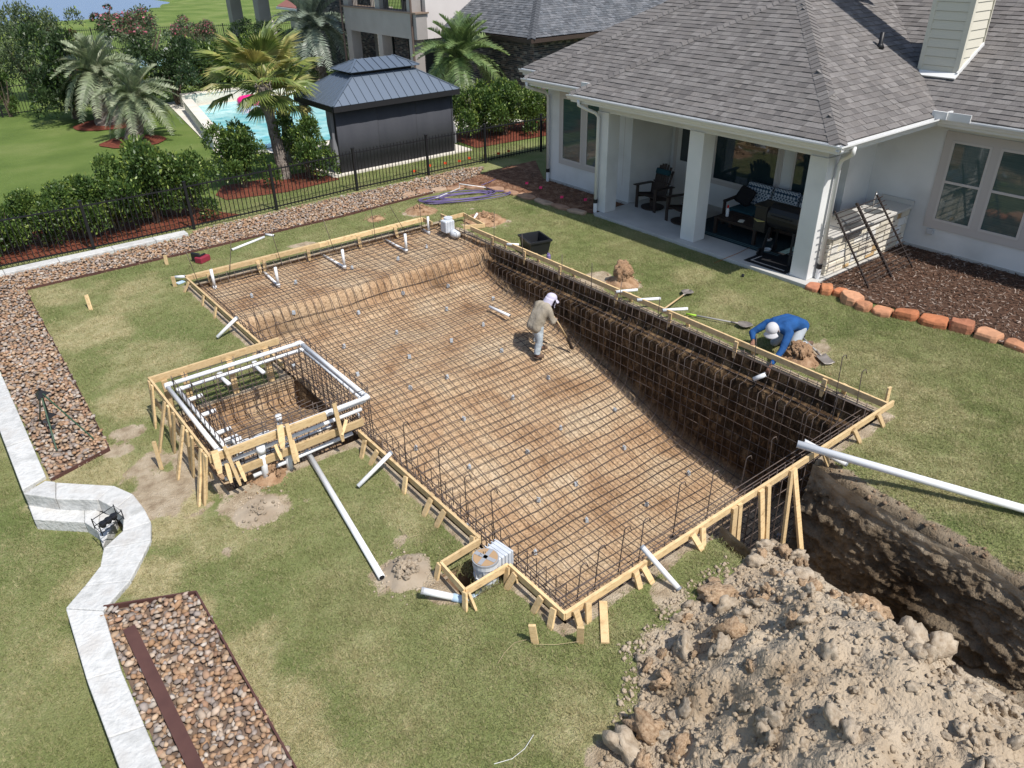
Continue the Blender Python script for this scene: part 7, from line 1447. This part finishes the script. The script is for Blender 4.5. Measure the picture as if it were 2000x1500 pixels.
    for s in 'LR':
        d = (J[s+'toe']-J[s+'ank']); d.z = 0; d = d.normalized() if d.length > .02 else Vector((1, 0, 0)); a = J[s+'ank']; fl = min(J[s+'toe'].z, a.z)
        skin('shoe', {'a': (a+Vector((0, 0, .02)), .055), 'b': (a-d*.03-Vector((0, 0, .03)), .052), 'c': (a+d*.08-Vector((0, 0, .035)), .05), 'd': (a+d*.18-Vector((0, 0, .045)), .04)}, [('a', 'b'), ('a', 'c'), ('c', 'd')], shoe, t, 'a')
    # face
    h = J['head']; up = (J['crown']-h).normalized(); f = (fwd-up*fwd.dot(up)).normalized(); sd2 = up.cross(f)
    for s in (-1, 1):
        mb = MB(); mb.lathe([(.0, -.012), (.012, 0), (.0, .012)], h+f*.088+sd2*s*.032+up*.012, 8); mb.build('eye', M_dark, t, smooth=True)
        mb = MB(); mb.lathe([(.004, -.028), (.018, -.01), (.02, .012), (.004, .028)], h+sd2*s*.093, 8); mb.build('ear', M_skin, t, smooth=True)
    mb = MB(); mb.tube([h+f*.092+up*.012, h+f*.118-up*.022], [.01, .017], 8); mb.build('nose', M_skin, t, smooth=True); mb = MB(); mb.tube([h+f*.09-up*.052-sd2*.025, h+f*.097-up*.052, h+f*.09-up*.052+sd2*.025], .006, 6); mb.build('mouth', mat('lips', (.16, .06, .05)), t, smooth=True)
    # cap
    R = Matrix((f, sd2, up)).transposed(); V = []; F = []; n_ = 20; k_ = 8
    for i in range(k_+1):
        a = PI/2*i/k_; r = .112*math.cos(a)**.8 if i < k_ else .0005
        for j in range(n_): b = 2*PI*j/n_; V.append(h+up*.03+R @ Vector((r*1.05*math.cos(b), r*.95*math.sin(b), .1*math.sin(a))))
    F = [(i*n_+j, i*n_+(j+1) % n_, (i+1)*n_+(j+1) % n_, (i+1)*n_+j) for i in range(k_) for j in range(n_)]
    mb = MB(); mb.add(V, F); co = mb.build('cap', cap, t, smooth=True)
    V = []; F = []
    for i in range(5):
        for j in range(11): b = (-.62+1.24*j/10)*PI/2; r = .108+.075*i/4*(math.cos(b)**.5); V.append(h+up*(.035-.012*i-.02*math.sin(b)**2)+R @ Vector((r*math.cos(b), r*.9*math.sin(b), 0)))
    mb = MB(); mb.add(V, [(i*11+j, i*11+j+1, (i+1)*11+j+1, (i+1)*11+j) for i in range(4) for j in range(10)]); o = mb.build('brim', cap, co, smooth=True); o.modifiers.new('thickness', 'SOLIDIFY').thickness = .006
    V = []; span = flap[0]
    for i in range(6):
        for j in range(17): b = PI-span/2+span*j/16; r = .112+.012*i/5+.006*math.sin(j*2.2)*i/5; V.append(h+up*(.035-.036*i)+R @ Vector((r*1.02*math.cos(b)-.006*i, r*.95*math.sin(b), 0)))
    mb = MB(); mb.add(V, [(i*17+j, i*17+j+1, (i+1)*17+j+1, (i+1)*17+j) for i in range(5) for j in range(16)]); o = mb.build('neck_flap', cap, co, smooth=True); o.modifiers.new('thickness', 'SOLIDIFY').thickness = .004
    if flap[1]:
        V = []
        for i in range(5):
            for j in range(9): b = -.8+1.6*j/8; r = .115+.003*i; V.append(h+up*(.01-.036*i)+R @ Vector((r*math.cos(b), r*.9*math.sin(b), 0)))
        mb = MB(); mb.add(V, [(i*9+j, i*9+j+1, (i+1)*9+j+1, (i+1)*9+j) for i in range(4) for j in range(8)]); o = mb.build('face_mesh', mat('purple_grey_net', (.16, .14, .2), rough=.8), co, smooth=True)
        mb = MB(); mb.tube([V[36+j] for j in range(9)], .009, 6); mb.tube([V[i*9] for i in range(5)], .007, 6); mb.tube([V[i*9+8] for i in range(5)], .007, 6); mb.build('mesh_hem', cap, co, smooth=True)
    return t
fl = float(zfl(10.6))+.03; ox, oy = 8.93, 10.66; SC = .89
def L1(x, y, z): return (ox+x*SC, oy+y*SC, fl+z*SC)
M_tan = mat('khaki_shirt', [(.2, .17, .125), (.3, .26, .2), (.36, .315, .25)], scale=5, rough=.95, bump=.5, bscale=9, bdist=.05); M_jean = mat('pale_jeans', [(.26, .27, .26), (.42, .48, .52), (.56, .61, .63)], scale=6, rough=.95, bump=.5, bscale=9, bdist=.05); M_boot = mat('brown_boot', (.13, .085, .06), rough=.8); M_lilac = mat('pale_lilac_cloth', (.52, .49, .6), rough=.9)
build_person('worker in khaki shirt, pale jeans and white neck-flap cap shovelling on the pool floor', dict(pelvis=L1(-.05, 0, .82), spine=L1(.04, 0, 1.0), chest=L1(.16, 0, 1.16), neck=L1(.29, -.01, 1.25), head=L1(.38, -.02, 1.31), Lsho=L1(.17, .19, 1.17), Lelb=L1(.37, .22, .95), Lwri=L1(.5, -.03, .74), Lhand=L1(.55, -.14, .66), Rsho=L1(.17, -.19, 1.16), Relb=L1(.2, -.3, .9), Rwri=L1(.38, -.2, .88), Rhand=L1(.44, -.1, .86), Lhip=L1(-.05, .1, .8), Lkne=L1(.12, .14, .45), Lank=L1(.2, .14, .09), Ltoe=L1(.34, .12, .03), Rhip=L1(-.05, -.1, .8), Rkne=L1(-.06, -.13, .44), Rank=L1(-.14, -.13, .09), Rtoe=L1(.02, -.16, .03)), M_tan, M_jean, M_boot, M_lilac, (.85, -.3, -.3), (3.6, True), L1(0, 0, 0), (.35, -.1, .93))
tl = thing('digging_tool', 'long dark digging spade held by the worker in the pool', 'spade', L1(.7, -.3, 0)); mb = MB(); mb.tube([L1(.38, -.04, .98), L1(.55, -.15, .64), L1(.7, -.25, .3)], .016, 8); mb.build('handle', M_handle, tl, smooth=True); mb = MB(); mb.bar(L1(.68, -.24, .34), L1(.8, -.31, .02), .1, .02, (1, 0, .4)); mb.build('blade', M_iron, tl)
M_bluec = mat('royal_blue_shirt', [(.01, .055, .17), (.016, .09, .28)], scale=4, rough=.85, bump=.5, bscale=8, bdist=.05); M_greyp = mat('grey_trousers', [(.3, .33, .36), (.42, .45, .47)], scale=8, rough=.95); M_greycap = mat('light_grey_cap', (.5, .49, .5), rough=.9)
KX, KY = 10.72, 6.35
build_person('worker in royal blue shirt and grey cap kneeling and reaching over the right form', dict(pelvis=(11.22, 6.4, .4), spine=(11.04, 6.42, .5), chest=(10.8, 6.45, .5), neck=(10.64, 6.45, .49), head=(10.55, 6.44, .5), Rsho=(10.76, 6.67, .47), Relb=(10.56, 6.82, .3), Rwri=(10.4, 6.66, .25), Rhand=(10.32, 6.62, .23), Lsho=(10.74, 6.23, .46), Lelb=(10.5, 6.16, .24), Lwri=(10.22, 6.16, .04), Lhand=(10.16, 6.15, -.03), Lhip=(11.2, 6.3, .36), Lkne=(10.9, 6.22, .09), Lank=(11.32, 6.2, .08), Ltoe=(11.45, 6.2, .04), Rhip=(11.2, 6.5, .36), Rkne=(10.92, 6.58, .09), Rank=(11.34, 6.58, .08), Rtoe=(11.46, 6.58, .04)), M_bluec, M_greyp, M_boot, M_greycap, (-.75, -.35, -.55), (3.2, False), (11.1, 6.42, 0), (-.5, -.2, .84))
